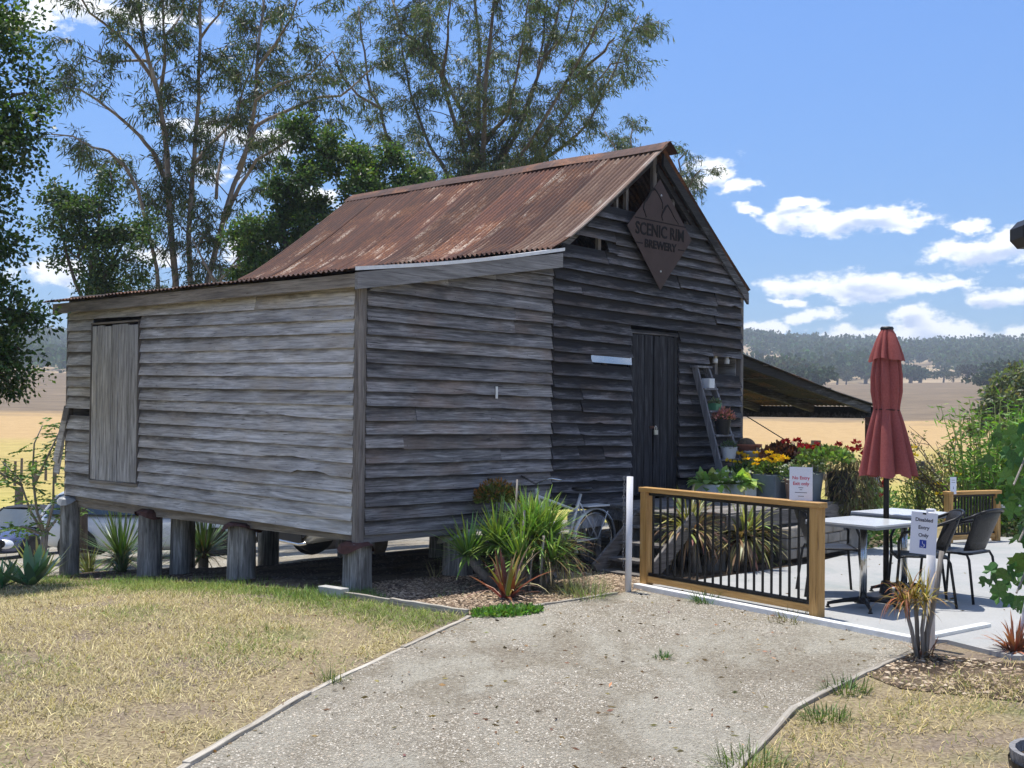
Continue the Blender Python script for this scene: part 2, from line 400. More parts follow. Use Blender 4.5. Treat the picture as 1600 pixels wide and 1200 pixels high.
def build_ground():
    radii = [0]; r = .5
    while r < 1300: radii.append(r); r *= 1.055 if r < 60 else 1.045
    nA = 300
    az = []
    for k in range(nA):                       # finer where the camera looks
        u = k/nA; az.append(u*2*math.pi)
    fa = np.concatenate([np.linspace(-.6, .6, 220, endpoint=False), np.linspace(.6, 2*math.pi-.6, 120, endpoint=False)])
    V = []; 
    for r in radii[1:]:
        for a in fa: V.append((r*math.sin(a), r*math.cos(a), ground_z(r*math.sin(a), r*math.cos(a))))
    n = len(fa); m = len(radii)-1; F = []
    i = np.arange(m-1)[:, None]; k = np.arange(n)[None]
    F = np.stack([i*n+k, (i+1)*n+k, (i+1)*n+(k+1) % n, i*n+(k+1) % n], -1).reshape(-1, 4)[:, ::-1]
    o = np_mesh('ground', V, F, terrain_mat(), smooth=True)
    # close the middle
    tag(o, 'dry straw coloured lawn and paddocks running out to low hills', 'ground', kind='structure')
    return o
build_ground()
def sheet(name, poly, dz, mat, cut=.35, thick=0.0, label=None, cat=None):
    """a ground layer over polygon poly, draped on the land dz above it"""
    bm = bmesh.new(); vs = [bm.verts.new((x, y, 0)) for x, y in poly]; bm.faces.new(vs)
    bmesh.ops.triangulate(bm, faces=bm.faces[:])
    for _ in range(7):
        es = [e for e in bm.edges if e.calc_length() > cut]
        if not es: break
        bmesh.ops.subdivide_edges(bm, edges=es, cuts=1); bmesh.ops.triangulate(bm, faces=[f for f in bm.faces if len(f.verts) > 3])
    for v in bm.verts: v.co.z = ground_z(v.co.x, v.co.y) + dz
    if thick:
        r = bmesh.ops.extrude_face_region(bm, geom=bm.faces[:])
        for v in [g for g in r['geom'] if isinstance(g, bmesh.types.BMVert)]: v.co.z -= thick
        bmesh.ops.recalc_face_normals(bm, faces=bm.faces[:])
    else:
        bmesh.ops.recalc_face_normals(bm, faces=bm.faces[:])
        if bm.faces[:] and sum(f.normal.z for f in bm.faces) < 0: bmesh.ops.reverse_faces(bm, faces=bm.faces[:])
    me = bpy.data.meshes.new(name); bm.to_mesh(me); bm.free(); me.materials.append(mat)
    o = link(bpy.data.objects.new(name, me)); return tag(o, label, cat, kind='structure')
def inside(poly, x, y):
    c = False; j = len(poly)-1
    for i in range(len(poly)):
        (xi, yi), (xj, yj) = poly[i], poly[j]
        if (yi > y) != (yj > y) and x < (xj-xi)*(y-yi)/(yj-yi) + xi: c = not c
        j = i
    return c

def gravel_mat():
    t = NT('crusher_dust'); P = t.pos()
    v = t.voro(P, 55, 'Color'); bw = t.n('ShaderNodeRGBToBW'); t.L.new(v, bw.inputs[0])
    big = t.noise(t.pos((1.5, .55, 1)), .9, 6, .7, .6); f = t.noise(P, 120, 4, .7)
    a = t.ramp(f, [(.25, (.17, .142, .11)), (.5, (.315, .27, .215)), (.8, (.47, .42, .35))])
    b = t.ramp(f, [(.25, (.33, .30, .255)), (.5, (.47, .435, .38)), (.8, (.60, .565, .505))])
    c = t.mix(t.ramp(big, [(.44, 0.0), (.56, 1.0)]), a, b)
    c = t.mix(t.math('MULTIPLY', t.ramp(t.noise(P, .55, 5, .65), [(.48, 0.0), (.6, 1.0)]), .6), c, t.ramp(f, [(.25, (.14, .108, .08)), (.55, (.26, .21, .163)), (.8, (.40, .34, .275))]))
    c = t.mix(.35, c, t.ramp(bw.outputs[0], [(.2, (.17, .15, .125)), (.5, (.33, .30, .26)), (.8, (.52, .485, .43))]))
    c = t.mix(1.0, c, (1.07, 1.07, .99), 'MULTIPLY')
    t.base(c); t.rough(.95); t.b.inputs['Specular IOR Level'].default_value = .15
    t.bump(t.math('ADD', t.voro(P, 55), t.math('ADD', f, t.math('MULTIPLY', t.noise(P, 9, 4), 1.5))), 1.0, .02); return t.m
GRAVEL = gravel_mat()
DRIVE = [(-1.72, 4.2), (-1.51, 5.73), (-1.19, 7.21), (-.75, 8.6), (-.32, 9.92), (.96, 11.14), (1.16, 11.5), (2.42, 9.78), (2.98, 9.0), (2.88, 8.74), (2.25, 7.9), (1.62, 6.95), (1.1, 5.82), (.45, 4.2)]
sheet('gravel_drive', DRIVE, .005, GRAVEL, .5, label='grey gravel path between two timber edgings leading to the barn', cat='path')
def mulch_mat():
    t = NT('mulch_soil'); P = t.pos(); f = t.noise(P, 60, 6, .75); b = t.noise(P, 1.6, 4)
    c = t.ramp(f, [(.25, (.02, .014, .01)), (.5, (.07, .05, .035)), (.75, (.16, .12, .085))])
    c = t.mix(t.ramp(b, [(.45, 0.0), (.6, 1.0)]), c, t.ramp(f, [(.3, (.09, .067, .046)), (.7, (.24, .185, .125))]))
    t.base(c); t.rough(.95); t.b.inputs['Specular IOR Level'].default_value = .1; t.bump(f, .9, .03); return t.m
MULCH = mulch_mat()
BED = [(-1.62, 10.98), (-.34, 9.98), (.96, 11.2), (1.14, 11.6), (1.5, 11.72), (3.2, 13.4), (4.1, 14.7), (5.0, 16.6), (5.6, 19.2), (2.0, 20.5), (-.09, 19.0), (-3.72, 15.0), (-5.2, 15.3), (-5.75, 14.9), (-4.6, 13.5), (-3.2, 12.35), (-2.1, 11.35)]
sheet('garden_bed', BED, .006, MULCH, .4, label='brown mulch garden bed in front of and under the barn', cat='garden bed')
RBED = [(2.9, 8.66), (3.1, 8.5), (3.3, 8.32), (6, 8.0), (6, 6.6), (3.6, 6.9), (2.4, 7.5), (2.3, 7.9)]
sheet('mulch_patch', RBED, .007, MULCH, .4, label='leaf litter and bare soil beside the concrete slab corner', cat='soil')
def concrete_mat():
    t = NT('concrete'); P = t.pos(); f = t.noise(P, 45, 5, .6); b = t.noise(P, .8, 7, .7, .8)
    c = t.ramp(b, [(.3, (.23, .27, .262)), (.5, (.345, .345, .335)), (.7, (.40, .40, .39))])
    c = t.mix(.25, c, t.ramp(f, [(.3, (.24, .24, .235)), (.7, (.42, .42, .41))]))
    t.base(c); t.rough(.8); t.bump(f, .15, .004); return t.m
CONC = concrete_mat()
SLAB = [(1.24, 11.62), (2.46, 9.84), (3.02, 9.04), (3.22, 8.97), (3.46, 8.42), (6.0, 8.1), (10, 8.3), (10.4, 16.9), (7.2, 16.6), (5.2, 16.1), (4.3, 14.75), (3.25, 13.34), (1.5, 11.66)]
sheet('concrete_slab', SLAB, .032, CONC, .8, .12, label='pale concrete terrace slab under the outdoor tables', cat='terrace')
CARPARK = [(-30, 21), (-8.5, 18.2), (-5.9, 16.2), (-4.9, 15.9), (-3.9, 15.3), (-.2, 19.2), (3, 22.0), (2, 33), (-12, 42), (-34, 44)]
sheet('car_park', CARPARK, .02, GRAVEL, 1.6, label='pale gravel car park behind the barn', cat='car park')
WHITEPAINT = plain('white_paint', (.74, .74, .72), .6, var=.1, scale=9, bump=.1)
def kerb(p, q, w=.075, z=.05):
    mb = MB(); mb.bar((p[0], p[1], z/2-.03), (q[0], q[1], z/2-.03), w, z+.06)
    return mb
kr = empty('slab_kerb', (0, 0, 0), label='white painted edge strip round the near corner of the slab', cat='kerb')
kerb((1.20, 11.60), (2.98, 9.00)).build('edge_strip', WHITEPAINT, kr, bevel=.006)
kerb((3.02, 8.97), (3.74, 9.56), z=.06).build('edge_strip', WHITEPAINT, kr, bevel=.006)

# timber edging boards, each plank a part of its run
EDGE = wood('edging_timber', 'x', (.22, .19, .15), (.38, .345, .285), (.52, .48, .41), (.16, .14, .11), .4, .15)
def edging(pts, label, seed=0, h=.02):
    r_ = random.Random(seed); e = empty('timber_edging', (pts[0][0], pts[0][1], 0), label=label, cat='edging')
    for (a, b) in zip(pts[:-1], pts[1:]):
        a = Vector((a[0], a[1], ground_z(*a))); b = Vector((b[0], b[1], ground_z(*b))); n = max(1, round((b-a).length/1.5))
        for k in range(n):
            p = a.lerp(b, k/n); q = a.lerp(b, (k+1)/n); d = (q-p)
            mb = MB(); hw = .02; Lh = d.length - .006
            st = [(x*Lh/6, r_.uniform(-.006, .006)) for x in range(7)]
            vs = [];  fs = []
            for x, j in st:
                vs += [(x, -hw, -.08), (x, hw, -.08), (x, hw, h+j), (x, -hw, h+j*.7)]
            for i in range(6):
                for c in range(4): fs.append((i*4+c, (i+1)*4+c, (i+1)*4+(c+1) % 4, i*4+(c+1) % 4))
            fs += [(0, 1, 2, 3), (27, 26, 25, 24)]
            mb.add(vs, fs); o = mb.build('plank', EDGE, e, bevel=.004)
            o.location = p - e.location + Vector((0, 0, r_.uniform(-.012, .008)))
            o.rotation_euler = (r_.uniform(-.06, .06), 0, math.atan2(d.y, d.x) + r_.uniform(-.008, .008))
    return e
edging([(-1.76, 4.3), (-1.51, 5.73), (-1.19, 7.21), (-.75, 8.6), (-.33, 9.88)], 'long grey timber edging between the dry lawn and the gravel path', 1)
edging([(-.30, 9.94), (.30, 10.55), (.98, 11.2)], 'short timber edging between gravel path and mulch bed by the white post', 2, .022)
edging([(-1.70, 11.02), (-1.02, 10.5), (-.34, 9.95)], 'timber edging board at the lawn end of the mulch bed near the corner stump', 3, .05)
edging([(.42, 4.3), (1.1, 5.82), (1.62, 6.95), (2.3, 7.92), (2.92, 8.70)], 'timber edging on the right side of the gravel path ending at the small dracaena', 4)

# ================================================================== THE BARN
BARN = empty('barn', (-1.415, 11.3, 0), R(47.78), 'old weathered timber barn on stumps with a rusty corrugated iron roof', 'barn')
def barn_pt(x, y, z=0):
    a = R(47.78); return Vector((-1.415 + x*math.cos(a) - y*math.sin(a), 11.3 + x*math.sin(a) + y*math.cos(a), z))
SIDEWOOD = wood('silver_grey_boards', 'y', (.29, .278, .268), (.54, .525, .51), (.76, .745, .73), (.125, .112, .10), .55, .13, warm=(.53, .46, .38), wear_shade=(.06, .054, .05), wear_shade_amt=.82, wear_shade_pos=(.52, .82), wear_shade_noise=.7)
LEANWOOD = wood('grey_brown_boards', 'x', (.10, .097, .097), (.245, .236, .235), (.45, .437, .435), (.036, .033, .034), .58, .25, warm=(.28, .20, .155), wear_shade=(.026, .023, .025), wear_shade_amt=.82, wear_shade_pos=(.42, .78), wear_shade_noise=.9)
GABLEWOOD = wood('blackened_boards', 'x', (.04, .039, .042), (.11, .107, .113), (.28, .275, .29), (.014, .013, .015), .6, .28, warm=(.15, .105, .08), wear_shade=(.014, .0135, .016), wear_shade_amt=.87)
POSTWOOD = wood('post_timber', 'z', (.10, .088, .08), (.185, .165, .15), (.29, .265, .245), (.05, .042, .04), .5, .2)
DOORWOOD = wood('door_planks_grey', 'z', (.22, .212, .205), (.52, .51, .505), (.80, .79, .78), (.12, .11, .10), .4, .2, fine=.8)
DARKDOOR = wood('door_planks_dark', 'z', (.008, .008, .010), (.022, .022, .026), (.075, .075, .085), (.005, .005, .006), .7, .3, fine=.8)
BEAM = wood('beam_timber', 'x', (.13, .125, .125), (.22, .215, .215), (.32, .315, .315), (.07, .065, .065), .4, .12)
BEAMY = wood('fascia_timber', 'y', (.17, .145, .12), (.28, .245, .205), (.40, .36, .31), (.06, .05, .045), .55, .12)
def cladding(wall, name, place, rows, mat, lip=.028, top=.012, seg=.10, rough_=.004, seed=0, nails=True):
    """lapped boards: rows = (b0, b1, t0, t1, z0, z1, tilt, notch)"""
    r_ = random.Random(seed); nl = MB()
    for (b0, b1, t0, t1, z0, h, tilt, notch) in rows:
        n = max(2, int((b1-b0)/seg)); vs = []; ph = r_.uniform(0, 99); sag = r_.uniform(-.004, .004); lp = lip*r_.uniform(.85, 1.2)
        z0 += r_.uniform(-.005, .005); tl = tilt + r_.uniform(-.0035, .0035)
        for i in range(n+1):
            u = i/n; a = b0 + (b1-b0)*u; at = t0 + (t1-t0)*u; am = a
            w = (mnoise.noise((am*1.3, ph, 0))*.0045 + mnoise.noise((am*14.0, ph, 3))*rough_*.6 + sag*.6*math.sin(math.pi*u))
            zb = z0 + tl*am + w
            if notch:
                for (c, hw, d) in notch:
                    q = abs(am-c)/hw
                    if q < 1: zb += d*(1-q*q)*(.8 + .35*mnoise.noise((am*31, ph, 1)))
            zt = z0 + h + tl*at
            zt = max(zt, zb+.005)
            lo = lp*(1 + .25*mnoise.noise((am*1.3, ph, 7)))
            vs += [place(a, lo, zb), place(a, lo-.022, zb+.004), place(at, 0.0, zt), place(at, top, zt)]
        fs = []
        for i in range(n):
            for c in range(4): fs.append((i*4+c, i*4+(c+1) % 4, (i+1)*4+(c+1) % 4, (i+1)*4+c))
        fs += [(3, 2, 1, 0), (n*4, n*4+1, n*4+2, n*4+3)]
        mb = MB(); mb.add(vs, fs); o = mb.build(name, mat, wall)
        ks = [b0+.04] + [x*.55+.1 for x in range(int(b0/.55), int(b1/.55)+1) if b0+.12 < x*.55+.1 < b1-.12] + [b1-.04]
        for a in ks:
            if r_.random() < .8:
                zz = z0 + tl*a + .030 + r_.uniform(-.006, .006); oo = lp*.86 + .004; q = .0048
                nl.add([place(a-q, oo, zz), place(a, oo+.001, zz-q), place(a+q, oo, zz), place(a, oo-.001, zz+q)], [(0, 1, 2, 3)])
    nl.build('nails', plain('nail_rust', (.03, .022, .02), .9, 0, .3), wall)['kind'] = 'stuff'
PITCH = .134
def flip(mesh_objs): pass
FRONT = lambda a, out, z: (a, -out, z)
SIDE = lambda a, out, z: (-out, a, z)
# --- side wall (x = 0), boards run along y
side = empty('side_wall', parent=BARN)
rows = []; z = .505; r_ = random.Random(5); k = 0
while z < 2.88:
    zb = z; holes = None
    zt_row = min(PITCH+.03, 2.93-z)
    def seg_add(y0, y1, notch=None):
        rows.append((y0, y1, y0, y1, zb, zt_row, .014, notch))
    zmid = zb + .07
    doorrow = .80 < zmid+.03 < 2.66
    if doorrow:
        seg_add(4.845, 5.44) if not (1.44 < zmid < 1.60) else None
        if 1.3 < zmid < 1.44 or (1.17 < zmid < 1.30): pass
        nt = None
        if 1.12 < zmid < 1.26: nt = [(.95, .30, .035), (1.3, .12, .025)]
        if .99 < zmid < 1.12: nt = [(.66, .30, .038), (.50, .07, .02), (.86, .05, .015)]
        if 1.52 < zmid < 1.66: nt = [(1.2, .3, .016)]
        if r_.random() < .0:
            j = r_.uniform(1.2, 2.8); seg_add(.055, j-.002, nt if nt and nt[0][0] < j else None); seg_add(j+.002, 3.775)
        else: seg_add(.055, 3.775, nt)
    else:
        if r_.random() < .2:
            j = r_.uniform(.8, 4.5); seg_add(.055, j-.002); seg_add(j+.002, 5.44)
        else: seg_add(.055, 5.44)
    z += PITCH; k += 1
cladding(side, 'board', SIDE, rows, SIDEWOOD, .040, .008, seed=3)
MB().box((.015, .02, .52), (.035, 5.42, .60)).build('bottom_plate', BEAMY, side)
# loose boards sprung off the far corner
lo = MB(); lo.bar((-.02, 5.40, 1.62), (-.16, 5.52, .92), .012, .14, up=(0.2, 1, 0)).bar((-.05, 5.44, 1.40), (-.13, 5.58, .80), .012, .13, up=(0.2, 1, 0))
for nm, (p, q) in {'a': ((-.03, 5.43, 1.66), (-.07, 5.62, .98)), 'b': ((-.035, 5.47, 1.50), (-.05, 5.63, .84))}.items():
    MB().bar(p, q, .016, .125, up=(.0, 1, .12)).build('loose_board', SIDEWOOD, side, bevel=.002)
# --- lean-to front (y = 0, x 0..2.72)
leanf = empty('lean_to_front_wall', parent=BARN)
rows = []; z = .505; r_ = random.Random(8)
def lean_top(x): return 2.86 + (x)*.185
while z < 3.28:
    h = PITCH+.03; zb = z
    b0, b1 = .055, 2.735
    zt = zb + h
    x_lo = max(b0, (zb - 2.86)/.185) if zb > lean_top(b0) else b0
    x_hi_t = b1
    t0 = max(b0, (zt-.03 - 2.86)/.185) if zt-.03 > lean_top(b0) else b0
    if x_lo < b1-.1:
        b1j = b1 + r_.uniform(-.012, .012)
        cuts = []
        if r_.random() < .4: cuts.append(r_.uniform(.5, 2.2))
        xs = [x_lo]+[c for c in cuts if x_lo+.2 < c < b1-.2]+[b1j]
        for i in range(len(xs)-1):
            a, b = xs[i] + (.002 if i else 0), xs[i+1]-.002
            ta = min(max(t0, a), b-.05) if i == 0 else a
            nt = [(1.9, .3, .012), (1.45, .2, .016)] if 1.7 < zb < 1.85 and b > 1.9 else None
            rows.append((a, b, ta, b, zb, h, -.008, nt))
    z += PITCH
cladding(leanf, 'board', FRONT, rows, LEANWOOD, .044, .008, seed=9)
MB().box((1.80, -.058, 1.80), (1.825, -.046, 1.925)).build('white_strip', WHITEPAINT, leanf)
MB().box((.06, .02, .505), (2.7, .045, .60)).build('bottom_plate', BEAM, leanf)
MB().box((.06, -.012, .43), (1.33, .02, .515)).build('lower_beam', BEAM, leanf, bevel=.004)
# --- gable front (y = 0, x 2.72..6.6)
gab = empty('gable_front_wall', parent=BARN)
RIDX, RIDZ = 4.69, 4.90
def roof_z(x): return RIDZ - .07 - abs(x-RIDX)*(.735 if x < RIDX else .78)
rows = []; z = .60; r_ = random.Random(21); GP = .131; ri = 0
cut_choices = [3.2, 3.75, 4.2, 4.66, 5.1, 5.5, 6.0]
while z < 4.00:
    zb, h = z, GP+.028; zt = zb+h
    def xr(zz):                      # wall extent at height zz under the roof slopes
        l = RIDX - (RIDZ-.07-zz)/.735; rr_ = RIDX + (RIDZ-.07-zz)/.78
        return max(2.72, l), min(6.60, rr_)
    lb, rb = xr(zb+.035); lt, rt = xr(zt+.02)
    segs = []
    if zb < 2.60 and zt > .70:
        segs = [(lb, 4.155), (5.14, rb)]
    else: segs = [(lb, rb)]
    out = []
    for a, b in segs:
        cs = sorted(c + r_.uniform(-.12, .12) for c in cut_choices if a+.35 < c < b-.35 and r_.random() < .22)
        xs = [a]+cs+[b]
        out += [(xs[i]+(.003 if i else 0), xs[i+1]-(.003 if i < len(xs)-2 else 0)) for i in range(len(xs)-1)]
    for a, b in out:
        if 2.16 < zb < 2.32 and a > 5.0:                 # missing board top right of the ladder
            if b > 5.8: b = 5.82
            if b-a < .15: continue
        if 2.16 < zb+.05 < 2.31 and a < 4 and b > 3.5:     # strip of glass let in beside the door
            if a < 3.36: b = 3.38
            else: continue
        if 3.46 < zb+.04 < 3.60 and a < 3.6:               # hole under the left eave
            if b > 3.75: a = 3.68
            else: continue
        if zb > 4.03 and b < 4.4: continue
        ta = lt if abs(a-lb) < 1e-6 else a; tb = rt if abs(b-rb) < 1e-6 else b
        nt = []
        for _ in range(r_.choice((0, 0, 0, 1, 1))): nt.append((r_.uniform(a, b), r_.uniform(.05, .25), r_.uniform(.008, .03)))
        ti = -.02 + r_.uniform(-.006, .006)
        mid = (a+b)/2
        rows.append((a, b, min(ta, b-.03), max(tb, a+.03), zb - ti*mid - .02*(mid-4.6) , h, ti, nt))
    z += GP; ri += 1
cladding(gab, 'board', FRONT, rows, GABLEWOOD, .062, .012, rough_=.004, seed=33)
t = NT('old_glass'); t.rough(.06); t.b.inputs['Specular IOR Level'].default_value = 1.0; t.b.inputs['Metallic'].default_value = .55
t.b.inputs['Metallic'].default_value = .9; t.base((.45, .46, .48)); GLASS_PANE = t.m
MB().add([(3.385, -.052, 2.235), (4.15, -.052, 2.225), (4.15, -.043, 2.33), (3.385, -.043, 2.34), (3.385, -.044, 2.235), (4.15, -.044, 2.225), (4.15, -.035, 2.33), (3.385, -.035, 2.34)], [(0, 1, 2, 3), (7, 6, 5, 4), (0, 4, 5, 1), (1, 5, 6, 2), (2, 6, 7, 3), (3, 7, 4, 0)]).build('glass_strip', GLASS_PANE, gab)
for x, w in ((3.95, .035), (4.14, .05), (4.70, .075), (5.10, .045), (5.42, .05), (3.62, .05), (5.9, .05)):
    zt = roof_z(x)-.03; z0 = 3.4
    MB().box((x-w/2, .03, z0), (x+w/2, .075, zt)).build('stud', POSTWOOD, gab)
for x in (3.1, 3.75, 5.3, 6.1): MB().box((x-.03, .03, .62), (x+.03, .075, 3.4)).build('stud', POSTWOOD, gab)
# corner posts
post = MB(); post.box((-.035, -.035, .40), (.05, .05, 2.9)); post.build('corner_post', POSTWOOD, BARN, bevel=.012)
MB().box((6.585, -.04, .45), (6.65, .04, 3.30)).build('corner_post', POSTWOOD, BARN, bevel=.008)
MB().box((-.02, 5.42, .55), (.05, 5.49, 2.9)).build('corner_post', POSTWOOD, BARN, bevel=.006)
# unseen walls close the box so the inside is dark
rw = empty('unseen_rear_wall', parent=BARN); MB().box((0.05, 5.43, .5), (2.72, 5.47, 2.95)).box((2.72, 5.43, .5), (6.6, 5.47, 3.35)).prism([(2.72, 3.35), (6.6, 3.35), (RIDX, 4.8)], -5.47, -5.43, Matrix.Rotation(R(90), 4, 'X')).build('boards', LEANWOOD, rw)
MB().box((6.57, .04, .5), (6.6, 5.44, 3.33)).build('unseen_far_side_wall', SIDEWOOD, BARN)
MB().box((2.70, .06, 2.0), (2.73, 5.4, 3.35)).build('unseen_partition', GABLEWOOD, BARN)
fl = empty('floor', parent=BARN)
MB().box((.06, .06, .575), (6.56, 5.42, .605)).build('floor_boards', GABLEWOOD, fl)
for x in (.10, 2.72, 4.6, 6.5): MB().box((x-.05, .08, .44), (x+.05, 5.4, .57)).build('bearer', BEAMY, fl)
# --- side door (vertical planks, barn x = 0)
sdr = empty('side_door', parent=BARN)
y = 3.80; ws = [.235, .19, .15, .20, .13, .115]; r_ = random.Random(2)
for i, w in enumerate(ws):
    MB().box((-.040-r_.uniform(0, .007), y+.004, .80+r_.uniform(-.004, .01)), (-.012, y+w-.004, 2.63+r_.uniform(-.02, .008))).build('plank', DOORWOOD, sdr, bevel=.004); y += w
MB().box((-.055, 3.785, .765), (-.008, 4.835, .797)).build('sill', BEAMY, sdr, bevel=.003)
MB().box((-.055, 3.785, 2.645), (-.008, 4.845, 2.665)).build('door_head', BEAMY, sdr)
MB().box((-.050, 4.825, .80), (-.006, 4.848, 2.645)).build('jamb', POSTWOOD, sdr); MB().box((-.050, 3.778, .80), (-.006, 3.797, 2.645)).build('jamb', POSTWOOD, sdr)
# --- front double door
fdr = empty('front_door', parent=BARN); x = 4.165
for i, w in enumerate((.15, .13, .17, .03, .12, .16, .13, .08)):
    if w > .05: MB().box((x+.004, -.018-r_.uniform(0, .006), .70+r_.uniform(-.02, .01)), (x+w-.004, .006, 2.60+r_.uniform(-.01, .01))).build('plank', DARKDOOR, fdr, bevel=.003)
    x += w
MB().box((4.16, .01, .68), (5.14, .03, 2.62)).build('door_backing', DARKDOOR, fdr)
MB().box((4.13, -.03, 2.61), (5.17, .02, 2.65)).build('door_head', GABLEWOOD, fdr)
pl = MB(); pl.box((4.63, -.045, 1.40), (4.70, -.03, 1.455)); pl.tube([(4.645, -.036, 1.45), (4.645, -.036, 1.49), (4.665, -.036, 1.505), (4.685, -.036, 1.49), (4.685, -.036, 1.45)], .006, 6)
STEEL = plain('bright_steel', (.60, .60, .60), .35, .9, .08); o = pl.build('padlock', STEEL, fdr); 
RUSTIRON = plain('rusty_iron', (.10, .05, .035), .8, .2, .4, scale=25, bump=.3)
MB().box((4.55, -.034, 1.475), (4.66, -.026, 1.505)).build('hasp', RUSTIRON, fdr)

# --- roofs: every corrugated sheet its own part
def rust_mat(name, c1, c2, c3, pale, pale_amt):
    t = NT(name); P = t.coord(); r = t.rnd()
    ad = t.n('ShaderNodeVectorMath', operation='ADD'); t.L.new(P, ad.inputs[0])
    cx = t.n('ShaderNodeCombineXYZ'); t.L.new(t.math('MULTIPLY', r, 9.0), cx.inputs[1]); t.L.new(t.math('MULTIPLY', r, 5.0), cx.inputs[0]); t.L.new(cx.outputs[0], ad.inputs[1])
    mp = t.n('ShaderNodeMapping'); mp.inputs['Scale'].default_value = (.8, 7, .8); t.L.new(ad.outputs[0], mp.inputs[0])
    streak = t.noise(mp.outputs[0], 1.6, 6, .65, .3); blot = t.noise(ad.outputs[0], 1.5, 5, .6); fine = t.noise(P, 42, 5, .7)
    f = t.math('ADD', t.math('MULTIPLY', streak, .6), t.math('MULTIPLY', fine, .4))
    c = t.ramp(f, [(.32, c1), (.5, c2), (.66, c3)])
    c = t.mix(t.math('MULTIPLY', t.ramp(blot, [(.5, 0.0), (.62, 1.0)]), .75), c, t.ramp(fine, [(.35, c2), (.65, (.27, .105, .038))]))
    pm = t.ramp(t.math('ADD', t.math('MULTIPLY', streak, .55), t.math('MULTIPLY', blot, .45)), [(.55, 0.0), (.62, 1.0)])
    pm2 = t.ramp(fine, [(.42, 0.0), (.56, 1.0)])
    c = t.mix(t.math('MULTIPLY', t.math('MULTIPLY', pm, pm2), pale_amt), c, pale)
    c = t.mix(1.0, c, t.math('ADD', t.math('MULTIPLY', r, .75), .6), 'MULTIPLY')
    t.base(c); t.rough(.75); t.b.inputs['Metallic'].default_value = .1; t.bump(fine, .25, .004); return t.m
RUST = rust_mat('rusty_corrugated_iron', (.034, .015, .013), (.088, .034, .025), (.20, .072, .032), (.50, .42, .34), .9)
RUSTP = rust_mat('pale_rusty_iron', (.07, .033, .024), (.14, .075, .052), (.25, .17, .12), (.42, .37, .31), .95)
RUSTD = rust_mat('dark_rusty_iron', (.03, .016, .014), (.055, .028, .022), (.10, .047, .032), (.22, .19, .16), .4)
GALV = plain('galvanised_flashing', (.74, .75, .76), .5, .0, .1, scale=12)
def corr_sheet(name, y0, y1, path, parent, mat, amp=.017, per=.076, lift=0.0, seed=0, nx=6):
    """corrugated sheet, corrugations run down path [(x, z) ...] and repeat along y"""
    r_ = random.Random(seed); ny = int((y1-y0)/per*6)
    pts = [Vector((x, 0, z)) for x, z in path]; vs = []
    for i, p in enumerate(pts):
        d = (pts[min(i+1, len(pts)-1)]-pts[max(i-1, 0)]).normalized(); nrm = Vector((-d.z, 0, d.x))
        if nrm.z < 0: nrm = -nrm
        for k in range(ny+1):
            y_ = y0 + (y1-y0)*k/ny; w = amp*math.cos(2*math.pi*y_/per) + lift + .006*mnoise.noise((p.x*.9, y_*1.1, seed))
            q = p + nrm*w; vs.append((q.x, y_, q.z))
    n = ny+1; fs = [(i*n+k, i*n+k+1, (i+1)*n+k+1, (i+1)*n+k) for i in range(len(pts)-1) for k in range(ny)]
    mb = MB(); mb.add(vs, fs); return mb.build(name, mat, parent, smooth=True)
roof = empty('main_roof', parent=BARN)
def lerp_path(a, b, n, flare=0):
    out = []
    for i in range(n+1):
        u = i/n; x = a[0]+(b[0]-a[0])*u; z = a[1]+(b[1]-a[1])*u - .03*math.sin(math.pi*u) + flare*max(0, (u-.8)/.2)**2
        out.append((x, z))
    return out
LP = lerp_path((RIDX-.02, RIDZ), (2.58, 3.39), 8, .05); RP = lerp_path((RIDX+.02, RIDZ), (6.74, 3.30), 6)
W0 = -.16; SW = .72; yy = W0; i = 0
while yy < 5.6:
    y1 = min(yy+SW+.07, 5.66)
    corr_sheet('roof_sheet', yy, y1, LP, roof, RUSTP if i == 0 else RUST, lift=.012*(i % 2), seed=i); yy += SW; i += 1
yy = -.08
while yy < 5.6:
    corr_sheet('roof_sheet', yy, min(yy+SW+.07, 5.66), RP, roof, RUSTD, lift=.004*(i % 2), seed=i); yy += SW; i += 1
# weathered pale end sheet on the verge
cap = MB(); rp = []
prof = [(-.17, -.105), (-.10, -.045), (-.035, -.002), (0, .022), (.035, -.002), (.10, -.05), (.17, -.11)]
for y_ in np.linspace(-.20, 5.7, 14):
    for dx, dz in prof: rp.append((RIDX+dx, y_, RIDZ+.028+dz + .012*mnoise.noise((y_, 4, 1))))
nn = len(prof); cap.add(rp, [(i*nn+k, i*nn+k+1, (i+1)*nn+k+1, (i+1)*nn+k) for i in range(13) for k in range(nn-1)])
cap.build('ridge_cap', RUSTD, roof, smooth=False)
def slope_bar(p, q, y0, y1, drop, h, name, mat, parent):
    (x0, z0), (x1, z1) = p, q
    vs = [(x0, y0, z0-drop), (x1, y0, z1-drop), (x1, y1, z1-drop), (x0, y1, z0-drop), (x0, y0, z0-drop-h), (x1, y0, z1-drop-h), (x1, y1, z1-drop-h), (x0, y1, z0-drop-h)]
    return MB().add(vs, [(0, 1, 2, 3), (7, 6, 5, 4), (0, 4, 5, 1), (1, 5, 6, 2), (2, 6, 7, 3), (3, 7, 4, 0)]).build(name, mat, parent)
slope_bar((RIDX+.03, RIDZ-.05), (6.70, 3.30), -.085, -.05, .03, .15, 'barge_board', GABLEWOOD, roof)
slope_bar((RIDX+.03, RIDZ-.08), (6.55, 3.42), .0, .06, .12, .10, 'rafter', GABLEWOOD, roof)
slope_bar((RIDX-.03, RIDZ-.05), (2.66, 3.40), .03, .08, .06, .10, 'rafter', GABLEWOOD, roof)
